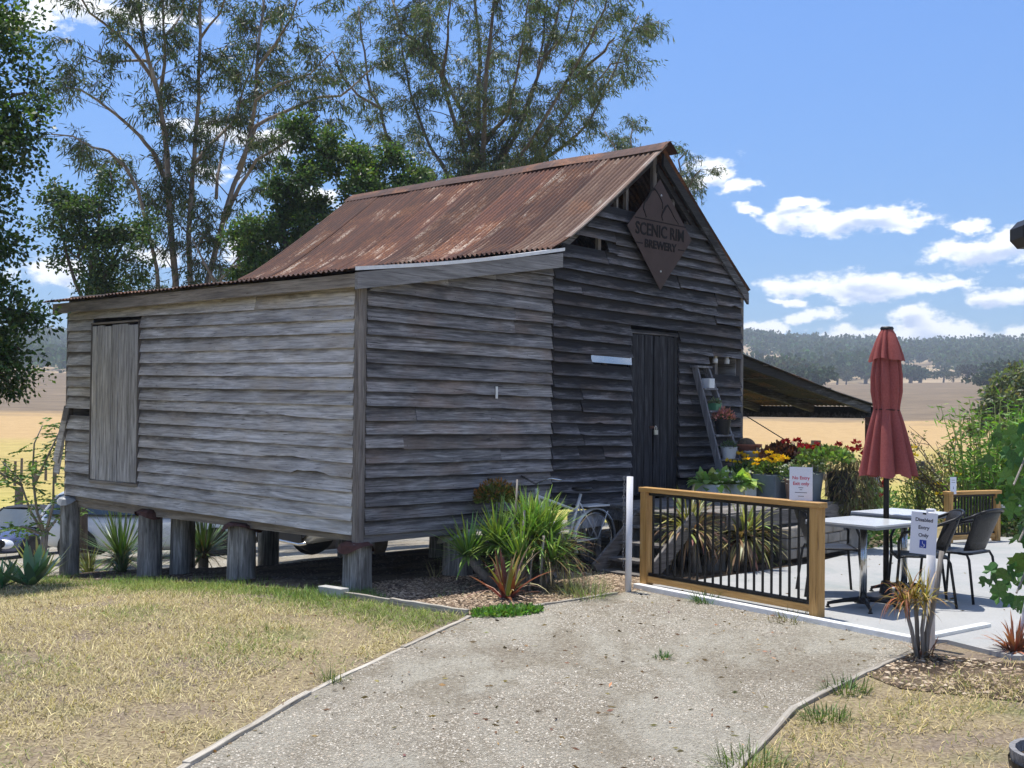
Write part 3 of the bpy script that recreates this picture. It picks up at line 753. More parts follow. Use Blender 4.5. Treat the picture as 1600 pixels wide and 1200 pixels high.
for yk in (1.3, 2.7, 4.1, 5.3):
    slope_bar((RIDX-.03, RIDZ-.05), (2.66, 3.40), yk, yk+.05, .06, .10, 'rafter', GABLEWOOD, roof); slope_bar((RIDX+.03, RIDZ-.05), (6.6, 3.36), yk, yk+.05, .06, .10, 'rafter', GABLEWOOD, roof)
# pale verge strip along the front edge of the left slope
def verge(path, y0, y1, lift, down, name, mat, parent):
    vs = []
    for x, z in path: vs += [(x, y1, z+lift), (x, y0, z+lift), (x, y0, z+lift-down)]
    n = len(path); fs = []
    for i in range(n-1): fs += [(i*3, i*3+1, (i+1)*3+1, (i+1)*3), (i*3+1, i*3+2, (i+1)*3+2, (i+1)*3+1)]
    return MB().add(vs, fs).build(name, mat, parent)
PALEIRON = rust_mat('pale_verge_iron', (.22, .13, .09), (.40, .33, .28), (.52, .48, .44), (.60, .58, .55), .8)
verge(LP[:-1], -.172, -.10, .017, .02, 'verge_strip', PALEIRON, roof)
lroof = empty('lean_to_roof', parent=BARN)
LL = lerp_path((2.78, 3.44), (-.20, 2.955), 8)
yy = -.13; i = 40
while yy < 5.7:
    corr_sheet('roof_sheet', yy, min(yy+SW+.07, 5.80), LL, lroof, RUSTD, amp=.010, lift=.004*(i % 2), seed=i); yy += SW; i += 1
verge([(x, z) for x, z in LL], -.15, .02, .022, .035, 'verge_flashing', GALV, lroof)
slope_bar((2.76, 3.42), (-.16, 2.95), -.14, -.10, .02, .155, 'verge_board', BEAM, lroof)
slope_bar((2.70, 3.42), (-.10, 2.955), .0, .05, .03, .10, 'rafter', LEANWOOD, lroof)
MB().box((-.145, -.10, 2.80), (-.115, 5.62, 2.925)).build('fascia_board', BEAMY, lroof, bevel=.004)
MB().box((-.112, .02, 2.885), (.02, 5.5, 2.91)).build('soffit_batten', LEANWOOD, lroof)
for k in range(6):
    yk = .4 + k; MB().box((-.11, yk, 2.84), (.1, yk+.045, 2.90)).build('rafter_end', LEANWOOD, lroof)

# --- stumps with ant caps
STUMP = wood('stump_wood', 'z', (.09, .085, .075), (.235, .225, .205), (.46, .445, .41), (.035, .032, .025), .7, .2, bump=.9, fine=.6)
def stump(x, y, r0, top, cap_mat=None, square=False, seed=0, name='stump'):
    r_ = random.Random(seed); w = barn_pt(x, y); g = ground_z(w.x, w.y) - .12; n = 20; prof = []
    mb = MB(); vs = []; zs = [g, g+.13, g+.22, (g+top)/2, top-.06, top]
    for j, zz in enumerate(zs):
        for k in range(n):
            a = 2*math.pi*k/n; rr = r0*(1.08 - .1*j/5)
            if square: rr *= min(1.25, 1/max(abs(math.cos(a)), abs(math.sin(a))))*.9
            rr *= 1 + .05*mnoise.noise((math.cos(a)*2.2, math.sin(a)*2.2, zz*.7+seed)) + (.05*mnoise.noise((math.cos(a)*7, math.sin(a)*7, seed)))
            vs.append((x + rr*math.cos(a), y + rr*math.sin(a), zz))
    m = len(zs); fs = [(i*n+k, i*n+(k+1) % n, (i+1)*n+(k+1) % n, (i+1)*n+k) for i in range(m-1) for k in range(n)]
    fs += [tuple(range((m-1)*n, m*n))]
    o = mb.add(vs, fs).build(name, STUMP, BARN, smooth=True)
    if cap_mat:
        c = MB(); vs = []; n2 = 16
        for j, (rr, dz) in enumerate(((.0, .012), (r0*.9, .012), (r0*1.25, -.01), (r0*1.45, -.05))):
            for k in range(n2):
                a = 2*math.pi*k/n2; q = rr*(1+.10*math.sin(3*a+seed)); dd = dz*(1 + .9*math.sin(2*a+seed*1.7)) if j > 1 else dz
                vs.append((x+q*math.cos(a), y+q*math.sin(a), top+dd))
        fs = [(i*n2+k, i*n2+(k+1) % n2, (i+1)*n2+(k+1) % n2, (i+1)*n2+k) for i in range(3) for k in range(n2)]
        c.add(vs, fs).build('ant_cap', cap_mat, o)
    return o
ANTRUST = plain('rusted_cap', (.09, .038, .03), .8, .1, .35, scale=20, bump=.2); ANTGAL = plain('grey_cap', (.34, .35, .36), .6, .3, .15, scale=14)
stump(.04, .05, .12, .43, ANTRUST, True, 1)
stump(.08, 1.93, .145, .475, ANTRUST, False, 2); stump(.08, 3.68, .135, .50, ANTRUST, False, 3); stump(.36, 3.50, .11, .50, None, False, 13)
stump(.02, 5.40, .112, .555, ANTGAL, False, 4)
stump(1.42, .10, .15, .42, ANTGAL, False, 5); stump(2.85, .12, .15, .43, None, False, 6); stump(4.6, .15, .15, .43, None, False, 7); stump(6.4, .15, .15, .43, None, False, 8)
for ix, x in enumerate((1.5, 2.85, 4.6, 6.4)):
    for iy, y_ in enumerate((1.8, 3.5, 5.2) if ix != 0 else (5.2,)): stump(x, y_, .14, .44, None, False, 20+ix*3+iy)

# --- awning on the far side
aw = empty('awning', parent=BARN)
AP = [(6.62, 2.46), (8.0, 2.22), (9.3, 2.0), (10.7, 1.80)]
AWIRON = rust_mat('awning_iron', (.02, .02, .019), (.04, .04, .037), (.07, .068, .062), (.14, .135, .125), .3)
yy = -.05; i = 70
while yy < 4.2:
    corr_sheet('roof_sheet', yy, yy+SW+.06, AP, aw, AWIRON, lift=.004*(i % 2), seed=i); yy += SW; i += 1
for k, yk in enumerate((.02, 1.0, 2.0, 3.0, 4.1)):
    vs = []
    slope_bar((6.64, 2.43), (10.65, 1.775), yk, yk+.06, .0, .11, 'rafter', GABLEWOOD, aw)
for k, x in enumerate((7.3, 8.2, 9.1, 10.0)):
    zz = 2.46 - (x-6.62)*.1618
    MB().box((x-.04, -.02, zz-.028), (x+.04, 4.2, zz-.006)).build('batten', LEANWOOD, aw)
MB().box((10.52, -.1, 1.60), (10.60, 4.2, 1.785)).build('beam', GABLEWOOD, aw)
RUSTPOST = plain('rust_red_post', (.11, .05, .035), .8, 0, .3, scale=10)
for yk in (.05, 4.0):
    w = barn_pt(10.56, yk); MB().box((10.50, yk-.06, ground_z(w.x, w.y)-.1), (10.62, yk+.06, 1.62)).build('awning_post', RUSTPOST, aw, bevel=.006)
# ================================================================== LANDING, STEPS AND THINGS ROUND THE DOOR
A47 = R(47.78)
def barn_empty(name, x, y, z, rz, label, cat, group=None):
    p = barn_pt(x, y, z); return empty(name, p, A47 + rz, label, cat, group)
BLACKM = plain('black_metal', (.012, .012, .013), .45, .3, .15, spec=.4)
BLACKP = plain('black_plastic', (.014, .014, .015), .5, 0, .2, spec=.4)
land = barn_empty('timber_landing', 3.2, -1.75, 0, 0, 'grey timber landing in front of the barn door, crowded with planters', 'deck')
DECKW = wood('landing_boards', 'x', (.10, .09, .08), (.19, .175, .16), (.28, .26, .24), (.05, .045, .04), .5, .2)
y = 0.02; k = 0
while y < 1.70:
    x0 = 0.0 if .22 < y < 1.0 else .36
    MB().box((x0, y, .585), (3.1, y+.13, .62)).build('deck_board', DECKW, land, bevel=.003); y += .138; k += 1
for x in (.45, 1.7, 3.0):
    MB().box((x-.05, .05, .45), (x+.05, 1.7, .583)).build('joist', DECKW, land)
    for yj in (.2, 1.2):
        MB().tube([(x, yj, -.1), (x, yj, .45)], .11, 12).build('stump', STUMP, land, smooth=False)
MB().box((.36, -.015, .44), (3.1, .018, .60)).build('edge_beam', DECKW, land, bevel=.004)
st = barn_empty('timber_steps', 2.55, -1.5, 0, R(-4), 'open grey timber steps climbing to the landing beside the white bicycle', 'steps')
for i in range(3):
    xx = .13 + i*.2; zz = .15 + i*.155
    MB().box((xx, .03, zz-.03), (xx+.23, .71, zz)).build('tread', DECKW, st, bevel=.004)
for yj in (0.0, .715):
    MB().bar((-.02, yj+.012, .02), (.72, yj+.012, .575), .034, .17).build('stringer', DECKW, st, bevel=.004)
MB().box((.0, .02, .0), (.26, .72, .028)).build('bottom_plank', DECKW, st)

# ladder used as a plant stand
lad = barn_empty('wooden_ladder', 5.42, -.09, 0, 0, 'dark wooden step ladder leaning on the gable wall as a plant shelf', 'ladder')
LADW = wood('ladder_timber', 'z', (.10, .10, .11), (.20, .20, .215), (.33, .33, .35), (.04, .04, .045), .5, .1)
lt, lb = (0.0, 0, 2.24), (0.03, -.46, .62); rt, rb = (.26, 0, 2.24), (.58, -.46, .62)
MB().bar(lt, lb, .03, .085, up=(0, 1, .3)).build('rail', LADW, lad, bevel=.003); MB().bar(rt, rb, .03, .085, up=(0, 1, .3)).build('rail', LADW, lad, bevel=.003)
MB().box((-.05, -.06, 2.235), (.31, .04, 2.26)).build('top_step', LADW, lad)
RUNGZ = [1.98, 1.70, 1.40, 1.10, .84]
def lad_pt(z, u):
    k = (2.24-z)/(2.24-.62); l = Vector(lt).lerp(Vector(lb), k); r = Vector(rt).lerp(Vector(rb), k); return l.lerp(r, u)
for z in RUNGZ:
    a, b = lad_pt(z, 0), lad_pt(z, 1)
    MB().box((a.x, a.y-.07, z-.022), (b.x, a.y+.05, z)).build('rung', LADW, lad)

# generic pots: (name, builder) with foliage as a part
LEAF = leafmat('leaf'); SOFT = leafmat('soft_leaf', .45, .6, .2); PETAL = leafmat('petal', .25, .6, .2); STIFF = leafmat('stiff_leaf', .2, .4, .45); DRYL = leafmat('dry_leaf', .2, .8, .1)
SOIL = plain('potting_soil', (.05, .035, .025), .95, 0, .4, scale=30, bump=.5)
def pot(name, loc, rz, label, cat, mat, shape, r, h, group=None):
    e = empty(name, loc, rz, label, cat, group)
    if shape == 'round': MB().lathe([(r*.72, 0), (r*.86, h*.5), (r*.97, h*.94), (r*1.05, h*.95), (r*1.05, h), (r*.93, h), (r*.90, h*.88)], 24).lathe([(0, 0), (r*.72, 0)], 24).build('pot', mat, e, smooth=False)
    elif shape == 'bucket': 
        MB().lathe([(r*.75, 0), (r*.98, h*.97), (r*1.03, h*.97), (r*1.03, h), (r*.95, h), (r*.93, h*.85)], 24).lathe([(0, 0), (r*.75, 0)], 24).build('pot', mat, e)
    elif shape == 'bowl': MB().lathe([(r*.45, 0), (r*.75, h*.35), (r*.95, h*.8), (r*1.02, h*.9), (r*1.02, h), (r*.92, h), (r*.85, h*.7)], 28).lathe([(0, 0), (r*.45, 0)], 28).build('pot', mat, e, smooth=True)
    else:
        q = r; mb = MB()
        for (x0, y0, x1, y1) in ((-q, -q, q, -q+.012), (-q, q-.012, q, q), (-q, -q+.012, -q+.012, q-.012), (q-.012, -q+.012, q, q-.012)): mb.box((x0, y0, 0), (x1, y1, h))
        mb.box((-q+.012, -q+.012, 0), (q-.012, q-.012, .01)); mb.build('pot', mat, e, bevel=.004)
    mb = MB()
    if shape == 'square': mb.box((-r+.013, -r+.013, h*.85), (r-.013, r-.013, h*.86))
    else: mb.lathe([(0, h*.87), (r*.9, h*.86)], 20)
    mb.build('soil', SOIL, e); return e
def bush(name, e, center, rad, n, size, col, mat, up=.3, wid=.5, var=.3, hollow=.4):
    c = np.array(center); d = rand_dir(n); d[:, 2] = np.abs(d[:, 2])*1.0 - .15
    rr = hollow + (1-hollow)*rng.random((n, 1))**.5
    P = c + d*rr*np.array(rad)
    D = unit(d + np.array([0, 0, up]) + rng.normal(size=(n, 3))*.5)
    V, F, C = leaves(P, D, size*rng.uniform(.6, 1.25, n), size*wid*rng.uniform(.7, 1.2, n), tint(n, col, var), .15)
    return np_mesh(name, V, F, mat, e, C)
def stems(name, e, n, r, h, col, lean=.3, rad=.006):
    mb = MB(); r_ = random.Random(n)
    for i in range(n):
        a = r_.uniform(0, 6.28); q = r*r_.random(); x, y_ = q*math.cos(a)*.4, q*math.sin(a)*.4
        mb.tube([(x, y_, h[0]), (x*1.6, y_*1.6, (h[0]+h[1])/2), (x*2.4 + lean*.1*math.cos(a), y_*2.4, h[1])], [rad, rad*.8, rad*.5], 5)
    return mb.build(name, plain('green_stem', (.08, .11, .03), .7), e)
def strapclump(name, e, n, base_r, length, width, col, mat, droop=1.0, spread=.9, z0=.0, tip=None, shape='sword', center=(0, 0), var=.25, seg=5, lift=.25, each=False):
    a = rng.uniform(0, 2*np.pi, n); q = base_r*np.sqrt(rng.random(n))
    P = np.stack([center[0]+q*np.cos(a), center[1]+q*np.sin(a), np.full(n, z0)], 1)
    el = rng.uniform(lift, 1.5, n)
    a2 = a + rng.normal(size=n)*.5
    D = np.stack([np.cos(a2)*np.cos(el)*spread, np.sin(a2)*np.cos(el)*spread, np.sin(el)], 1)
    tc = None if tip is None else tint(n, tip, .2)
    V, F, C = blades(P, D, length*rng.uniform(.6, 1.1, n), width*rng.uniform(.7, 1.15, n), tint(n, col, var), droop*rng.uniform(.5, 1.4, n), seg, tc, shape)
    if each:
        m = 2*(seg+1); F1 = np.array([[2*k, 2*k+1, 2*k+3, 2*k+2] for k in range(seg)])
        for i in range(n): np_mesh('leaf', V[i*m:(i+1)*m], F1, mat, e, C[i*m:(i+1)*m])
        return
    return np_mesh(name, V, F, mat, e, C)
def blobs(name, e, pts, r, col, mat, petals=9, flat=.5):
    """flower heads: clusters of small petals"""
    parts = []
    for p in pts:
        n = petals; d = rand_dir(n); d[:, 2] = np.abs(d[:, 2])*flat + .1
        P = np.array(p) + d*r*.25; V, F, C = leaves(P, d, r*rng.uniform(.8, 1.2, n), r*.75, tint(n, col, .18, .05), .2); parts.append((V, F, C))
    if r >= .04:
        for (V, F, C) in parts: np_mesh(name[:-1] if name.endswith('s') else name, V, F, mat, e, C)
        return
    V, F, C = join(parts); o = np_mesh(name, V, F, mat, e, C); o['kind'] = 'stuff'; return o
WHITEPOT = plain('white_enamel', (.66, .68, .70), .35, 0, .08); ZINC = plain('zinc_bucket', (.34, .36, .38), .45, .6, .15, scale=10); TERRA = plain('terracotta', (.32, .12, .07), .8, 0, .2, scale=12, bump=.15)
GREENTIN = plain('green_tin', (.09, .24, .13), .4, 0, .15); DARKPOT = plain('dark_pot', (.02, .02, .022), .5, 0, .2); GREYPOT = plain('grey_planter', (.17, .20, .225), .7, 0, .12, scale=8, bump=.1); BRICKPOT = plain('weathered_terracotta', (.30, .20, .15), .85, 0, .25, scale=9, bump=.2)
def ladpot(z, u, dy, *a, **k):
    q = lad_pt(z, u); w = barn_pt(5.42+q.x, -.09+q.y+dy, z+.001); return pot(a[0], w, A47, *a[1:], **k)
ladpot(1.98, .55, -.01, 'plant_pot', 'small white square pot on the top rung of the ladder', 'pot', WHITEPOT, 'square', .06, .12)
e = ladpot(1.70, .55, -.01, 'plant_pot', 'green tin with succulents on the second rung of the ladder', 'pot', GREENTIN, 'square', .062, .09)
bush('succulent', e, (0, 0, .09), (.075, .075, .06), 90, .045, (.18, .20, .14), SOFT, .5, .55)
e = ladpot(1.40, .55, -.02, 'plant_pot', 'dark round pot of pink leaved plant on the middle ladder rung', 'pot', DARKPOT, 'round', .105, .19)
bush('pink_leaves', e, (.02, 0, .20), (.16, .14, .15), 260, .05, (.50, .20, .18), PETAL, .6, .5); bush('leaves', e, (.02, 0, .19), (.13, .12, .09), 90, .05, (.14, .16, .07), SOFT)
e = ladpot(1.10, .5, -.02, 'plant_pot', 'white enamel pot of low herbs on the fourth ladder rung', 'pot', WHITEPOT, 'bucket', .105, .145)
bush('herb_leaves', e, (0, 0, .14), (.11, .11, .09), 260, .035, (.10, .15, .06), LEAF, .6, .3)
for i, (x, l) in enumerate(((6.05, 'left small white jar on the ledge of the missing board'), (6.33, 'right small white jar on the ledge of the missing board'))):
    w = barn_pt(x, .02, 2.315); e = empty('jar', w, A47, l, 'jar')
    MB().lathe([(0, 0), (.035, 0), (.038, .05), (.026, .065), (.026, .075), (0, .075)], 14).build('body', WHITEPOT, e, smooth=True); MB().lathe([(.029, .075), (.029, .088), (0, .088)], 14).build('lid', STEEL, e)
DZ = .622
def deckpot(name, x, y, rz, label, cat, mat, shape, r, h, z=DZ): return pot(name, barn_pt(x, y, z), A47+rz, label, cat, mat, shape, r, h)
# planters along the right of the landing
e = deckpot('planter', 5.00, -.62, .1, 'white square planter of broad pale green primula leaves at the landing edge', 'planter', WHITEPOT, 'square', .17, .20)
strapclump('broad_leaves', e, 85, .15, .23, .13, (.24, .36, .09), SOFT, 1.7, 1.0, .19, (.34, .46, .14), 'oval', lift=.15, each=True)
blobs('white_flowers', e, [(.05+rng.uniform(-.15, .15), -.12+rng.uniform(-.1, .1), .30+rng.uniform(-.12, .08)) for _ in range(12)], .03, (.80, .80, .74), PETAL)
e = deckpot('planter', 5.28, -.86, .0, 'white square planter with trailing white flowers beside the yellow pansies', 'planter', WHITEPOT, 'square', .13, .20)
strapclump('broad_leaves', e, 60, .12, .22, .12, (.22, .34, .09), SOFT, 1.7, 1.0, .19, (.33, .45, .14), 'oval', lift=.15, each=True)
blobs('white_flowers', e, [(rng.uniform(-.15, .15), -.13+rng.uniform(-.06, .1), .22+rng.uniform(-.16, .12)) for _ in range(14)], .03, (.80, .80, .74), PETAL)
e = deckpot('planter', 5.62, -.70, .2, 'grey planter box of yellow flowers behind the primulas', 'planter', GREYPOT, 'square', .15, .30)
bush('leaves', e, (0, 0, .32), (.2, .2, .15), 300, .06, (.10, .16, .04), LEAF, .5, .45); blobs('yellow_flowers', e, [(rng.uniform(-.2, .2), rng.uniform(-.2, .2), .42+rng.uniform(0, .13)) for _ in range(12)], .045, (.80, .50, .01), PETAL, 12)
e = deckpot('planter', 5.62, -1.06, .0, 'square grey planter with bright yellow pansies in the middle of the row', 'planter', GREYPOT, 'square', .155, .31)
bush('leaves', e, (0, 0, .34), (.19, .19, .14), 260, .06, (.11, .17, .045), LEAF, .5, .45); blobs('yellow_flowers', e, [(rng.uniform(-.17, .14), rng.uniform(-.17, .17), .45+rng.uniform(0, .16)) for _ in range(10)], .05, (.82, .52, .01), PETAL, 12)
e = deckpot('planter', 5.98, -.98, .0, 'planter of dark maroon lettuce leaves behind the yellow flowers', 'planter', DARKPOT, 'round', .17, .36)
bush('maroon_leaves', e, (0, 0, .46), (.24, .24, .24), 480, .085, (.06, .022, .018), SOFT, .4, .8)
e = deckpot('planter', 5.62, -1.38, .0, 'weathered clay pot of small white flowers next to the notice', 'planter', BRICKPOT, 'round', .12, .27)
bush('leaves', e, (0, 0, .3), (.19, .19, .16), 380, .045, (.11, .18, .06), LEAF, .4, .35); blobs('white_flowers', e, [tuple(np.array((0, 0, .32)) + rand_dir(1)[0]*np.array((.19, .19, .13))) for _ in range(42)], .022, (.82, .82, .78), PETAL, 6)
e = deckpot('planter', 5.95, -1.40, .0, 'blue grey tub of white daisies and grey foliage behind the clay pot', 'planter', GREYPOT, 'bucket', .17, .34)
bush('leaves', e, (0, 0, .36), (.26, .26, .22), 620, .05, (.16, .23, .09), LEAF, .4, .35); blobs('white_flowers', e, [tuple(np.array((0, 0, .42)) + rand_dir(1)[0]*np.array((.24, .24, .14))) for _ in range(40)], .02, (.80, .80, .74), PETAL, 6)
e = deckpot('planter', 6.12, -.62, .0, 'white enamel bowl raised on a grey drum behind the maroon leaves', 'planter', WHITEPOT, 'bowl', .21, .17, DZ+.40)
MB().lathe([(.17, -.40), (.17, -.01), (0, -.01)], 20).build('drum', GREYPOT, e); bush('stones', e, (0, 0, .15), (.14, .14, .03), 40, .05, (.2, .17, .14), DRYL, .2, .8)
e = deckpot('planter', 6.20, -.36, .0, 'terracotta bowl with a round brown cactus by the barn corner', 'planter', TERRA, 'bowl', .20, .13, DZ+.52)
MB().lathe([(.11, -.52), (.13, -.01), (0, -.01)], 18).build('stand', BRICKPOT, e)
V = []; 
cm = MB()
for i in range(8):
    a0 = math.pi/2*i/7
cm.lathe([(.125*math.cos(a)*(1), .10+.11*math.sin(a)) for a in np.linspace(-.2, 1.57, 9)], 22); cm.build('cactus', plain('brown_cactus', (.11, .075, .045), .8, 0, .4, scale=30, bump=.6), e, smooth=True)
e = deckpot('planter', 6.20, -1.70, .0, 'tall planter of red geraniums with straggly dry foliage hanging in front', 'planter', DARKPOT, 'bucket', .19, .36)
bush('leaves', e, (-.2, .1, .50), (.38, .3, .17), 700, .07, (.16, .24, .06), LEAF, .3, .7)
blobs('red_flowers', e, [(-.62+.16*i+rng.uniform(-.05, .05), .22-.06*i+rng.uniform(-.1, .1), .66+rng.uniform(-.05, .05)) for i in range(6)] + [(.15+rng.uniform(-.12, .2), -.15+rng.uniform(-.15, .1), .62+rng.uniform(-.12, .06)) for _ in range(5)] + [(.35+rng.uniform(-.1, .12), -.35+rng.uniform(-.1, .1), .25+rng.uniform(-.2, .12)) for _ in range(6)], .055, (.30, .008, .012), PETAL, 16, .9)
n = 2600; a = rng.uniform(0, 6.28, n); q = np.sqrt(rng.random(n))
P = np.stack([.06+q*np.cos(a)*.31, -.12+q*np.sin(a)*.31, .52 - rng.random(n)*.72], 1); D = np.stack([np.cos(a)*.5, np.sin(a)*.5, -rng.random(n)*1.2+.3], 1) + rng.normal(size=(n, 3))*.3
V, F, C = blades(P, D, rng.uniform(.06, .16, n), .010, tint(n, (.15, .13, .065), .35), 1.2, 3, None, 'strap'); np_mesh('dry_trailing_foliage', V, F, DRYL, e, C)
e = deckpot('planter', 6.28, -1.12, .0, 'grey tub of leafy geraniums at the back right of the landing', 'planter', GREYPOT, 'bucket', .2, .38)
bush('leaves', e, (0, 0, .45), (.28, .28, .22), 420, .075, (.14, .22, .06), LEAF, .3, .7); blobs('red_flowers', e, [(-.22+rng.uniform(-.12, .3), rng.uniform(-.2, .2), .66+rng.uniform(-.04, .06)) for _ in range(3)], .06, (.30, .008, .012), PETAL, 16, .9)

# stone blocks under the landing edge
STONE = plain('sandstone', (.26, .235, .20), .9, 0, .3, scale=7, bump=.5)
sw = barn_empty('stone_footing', 4.55, -1.79, 0, 0, 'low stacked stone footing under the front edge of the landing', 'wall')
r_ = random.Random(3)
for j in range(3):
    x = 0.0
    while x < 1.3:
        w = r_.uniform(.18, .34); mb = MB().box((x, -.11, .06+j*.12), (x+w-.012, .02+r_.uniform(-.02, .01), .175+j*.12+r_.uniform(-.006, .004))); mb.build('stone', STONE, sw, bevel=.018); x += w
MB().box((1.5, -.10, .0), (1.78, .04, .43)).build('stone', STONE, sw, bevel=.015)

# ================================================================== SIGN ON THE GABLE
sg = barn_empty('gable_sign', 4.62, -.115, 3.82, 0, 'brown diamond shaped steel sign with cut-out letters on the gable', 'sign')
SIGNM = plain('brown_steel', (.052, .031, .028), .6, .2, .15, scale=5, bump=.1); SIGND = plain('cut_out_dark', (.008, .007, .008), .9, 0, .1)
T_, B_, L_, R_ = (-.02, .665), (.0, -.675), (-.675, .03), (.665, .0)
def fpr(poly, y0, y1):     # prism in the wall plane (x, z), between y0 and y1
    M = Matrix(((1, 0, 0, 0), (0, 0, 1, 0), (0, 1, 0, 0), (0, 0, 0, 1)))
    return MB().prism(poly, y0, y1, M)
fpr([T_, L_, B_, R_], -.004, .004).build('panel', SIGNM, sg, bevel=.002)
def text_mesh(body, size, name, mat, parent, loc, rot, depth=.0012, bold=0.0, sx=1.0, align='CENTER'):
    cu = bpy.data.curves.new(name, 'FONT'); cu.body = body; cu.size = size; cu.align_x = align; cu.align_y = 'CENTER'
    cu.extrude = depth; cu.offset = bold; cu.resolution_u = 3
    to = bpy.data.objects.new(name+'_tmp', cu); COL.objects.link(to)
    dg = bpy.context.evaluated_depsgraph_get(); me = bpy.data.meshes.new_from_object(to.evaluated_get(dg)); bpy.data.objects.remove(to)
    me.materials.clear(); me.materials.append(mat); o = bpy.data.objects.new(name, me); link(o, parent)
    o.location = loc; o.rotation_euler = rot; o.scale = (sx, 1, 1); return o
FR = (R(90), 0, 0)
text_mesh('SCENIC RIM', .205, 'lettering', SIGND, sg, (-.01, -.0065, .02), FR, .002, .004, .93)
text_mesh('BREWERY', .135, 'lettering', SIGND, sg, (-.005, -.0065, -.145), FR, .002, .004, 1.1)
MB().box((-.525, -.0085, .138), (.525, -.004, .150)).build('line', SIGND, sg)
for x0, x1 in ((-.50, -.37), (.37, .50)): MB().box((x0, -.0085, -.155), (x1, -.004, -.143)).build('line', SIGND, sg)
def ridge(pts, wd):
    vs = []; n = len(pts)
    up = [(x, z + w/2) for (x, z), w in zip(pts, wd)]; dn = [(x + w*.6, z - w/2) for (x, z), w in zip(pts, wd)]
    mb = MB()
    for i in range(n-1): mb.bar((pts[i][0], -.006, pts[i][1]), (pts[i+1][0], -.006, pts[i+1][1]), .004, (wd[i]+wd[i+1])/2, up=(0, 0, 1)) if abs(pts[i+1][0]-pts[i][0]) > abs(pts[i+1][1]-pts[i][1]) else mb.bar((pts[i][0], -.006, pts[i][1]), (pts[i+1][0], -.006, pts[i+1][1]), (wd[i]+wd[i+1])/2, .004, up=(0, 1, 0))
    return mb
ridge([(-.30, .17), (-.33, .23), (-.36, .27), (-.34, .34), (-.29, .38), (-.26, .42), (-.20, .50), (-.13, .53), (-.08, .50), (0, .42), (.03, .38), (.03, .31)], [.01, .014, .02, .02, .018, .03, .032, .02, .014, .012, .012, .008]).build('mountain_outline', SIGND, sg)
ridge([(.04, .17), (.015, .215), (.03, .26), (.10, .345), (.14, .37), (.22, .30), (.27, .245), (.37, .165)], [.01, .012, .02, .035, .014, .013, .01, .008]).build('mountain_outline', SIGND, sg)
for z in (.47, -.45): MB().tube([(0, -.012, z), (0, -.003, z)], .011, 10).build('bolt', STEEL, sg); 
for z in (.47, -.45): MB().tube([(0, .003, z), (0, .075, z)], .008, 8).build('spacer', STEEL, sg)

# ================================================================== GATES, POSTS AND NOTICES
PINE = wood('treated_pine', 'x', (.34, .185, .055), (.46, .26, .085), (.56, .35, .13), (.30, .16, .05), .25, .06, .55, .12, .7)
PINEZ = wood('treated_pine_post', 'z', (.34, .185, .055), (.46, .26, .085), (.56, .35, .13), (.30, .16, .05), .25, .06, .55, .12, .7)
def gate(p0, p1, h, nb, label, zb=.032, wpost=.09):
    d = Vector((p1[0]-p0[0], p1[1]-p0[1], 0)); Lg = d.length; g = empty('timber_gate', (p0[0], p0[1], zb), math.atan2(d.y, d.x), label, 'gate')
    wt = wpost
    for x in (0, Lg-wt): MB().box((x, -.045, .0), (x+wt, .045, h-.046)).build('post', PINEZ, g, bevel=.004)
    MB().box((-.015, -.055, h-.045), (Lg+.015, .055, h)).build('top_rail', PINE, g, bevel=.005)
    MB().box((wt+.001, -.03, .035), (Lg-wt-.001, .03, .095)).build('bottom_rail', PINE, g, bevel=.004)
    MB().box((wt+.002, -.016, .097), (Lg-wt-.002, .016, .125)).build('lower_channel', BLACKM, g); MB().box((wt+.002, -.016, h-.075), (Lg-wt-.002, .016, h-.047)).build('upper_channel', BLACKM, g)
    mb = MB().box((-.008, -.008, .124), (.008, .008, h-.074)); me = mb.mesh('baluster'); me.materials.append(BLACKM)
    for i in range(nb):
        o = bpy.data.objects.new('baluster', me); link(o, g); o.location.x = wt + (Lg-2*wt)*(i+.5)/nb
    return g, Lg
G1, GL = gate((1.27, 11.64), (2.52, 9.87), .93, 20, 'near pine framed gate with black balusters across the slab edge')
G2, _ = gate((5.58, 15.6), (6.40, 16.0), .66, 14, 'far pine framed gate with black balusters in front of the bamboo', .034, .075)
rl = empty('handrail', (6.44, 16.0, 0), R(8), 'grey metal handrail running right from the far gate', 'rail')
MB().box((0, -.02, .46), (1.3, .02, .50)).build('rail', plain('grey_metal', (.42, .43, .44), .4, .6, .1), rl, bevel=.004)
for x in (.6, 1.25): MB().tube([(x, 0, 0), (x, 0, .46)], .02, 8).build('post', plain('grey_metal', (.42, .43, .44)), rl)
PVC = plain('white_pvc', (.74, .74, .76), .4, 0, .04)
wp = empty('white_post', (1.10, 11.36, 0), 0, 'slim white post with a steel chain hanging down its side', 'post')
MB().tube([(0, 0, -.1), (.01, 0, 1.075)], .031, 16).build('post', PVC, wp, smooth=True); 
ch = MB(); 
for i in range(30):
    cz = 1.06 - i*.029; pts = []
    for k in range(9):
        a = 2*math.pi*k/8; u, v_ = .009*math.cos(a), .019*math.sin(a); th = (i % 2)*math.pi/2
        pts.append((-.046 + .003*math.sin(i*.7) + u*math.cos(th), -.012 + u*math.sin(th), cz+v_))
    ch.tube(pts, .0028, 5, False)
o = ch.build('chain', plain('chain_steel', (.22, .22, .23), .4, .8, .15), wp, smooth=True); o['kind'] = 'stuff'
PAPER = plain('laminated_paper', (.74, .76, .84), .3, 0, .03); REDINK = plain('red_ink', (.55, .05, .09), .6, 0, .05); INK = plain('black_ink', (.03, .03, .05), .6, 0, .05); BLUEINK = plain('blue_ink', (.02, .05, .32), .5, 0, .05)
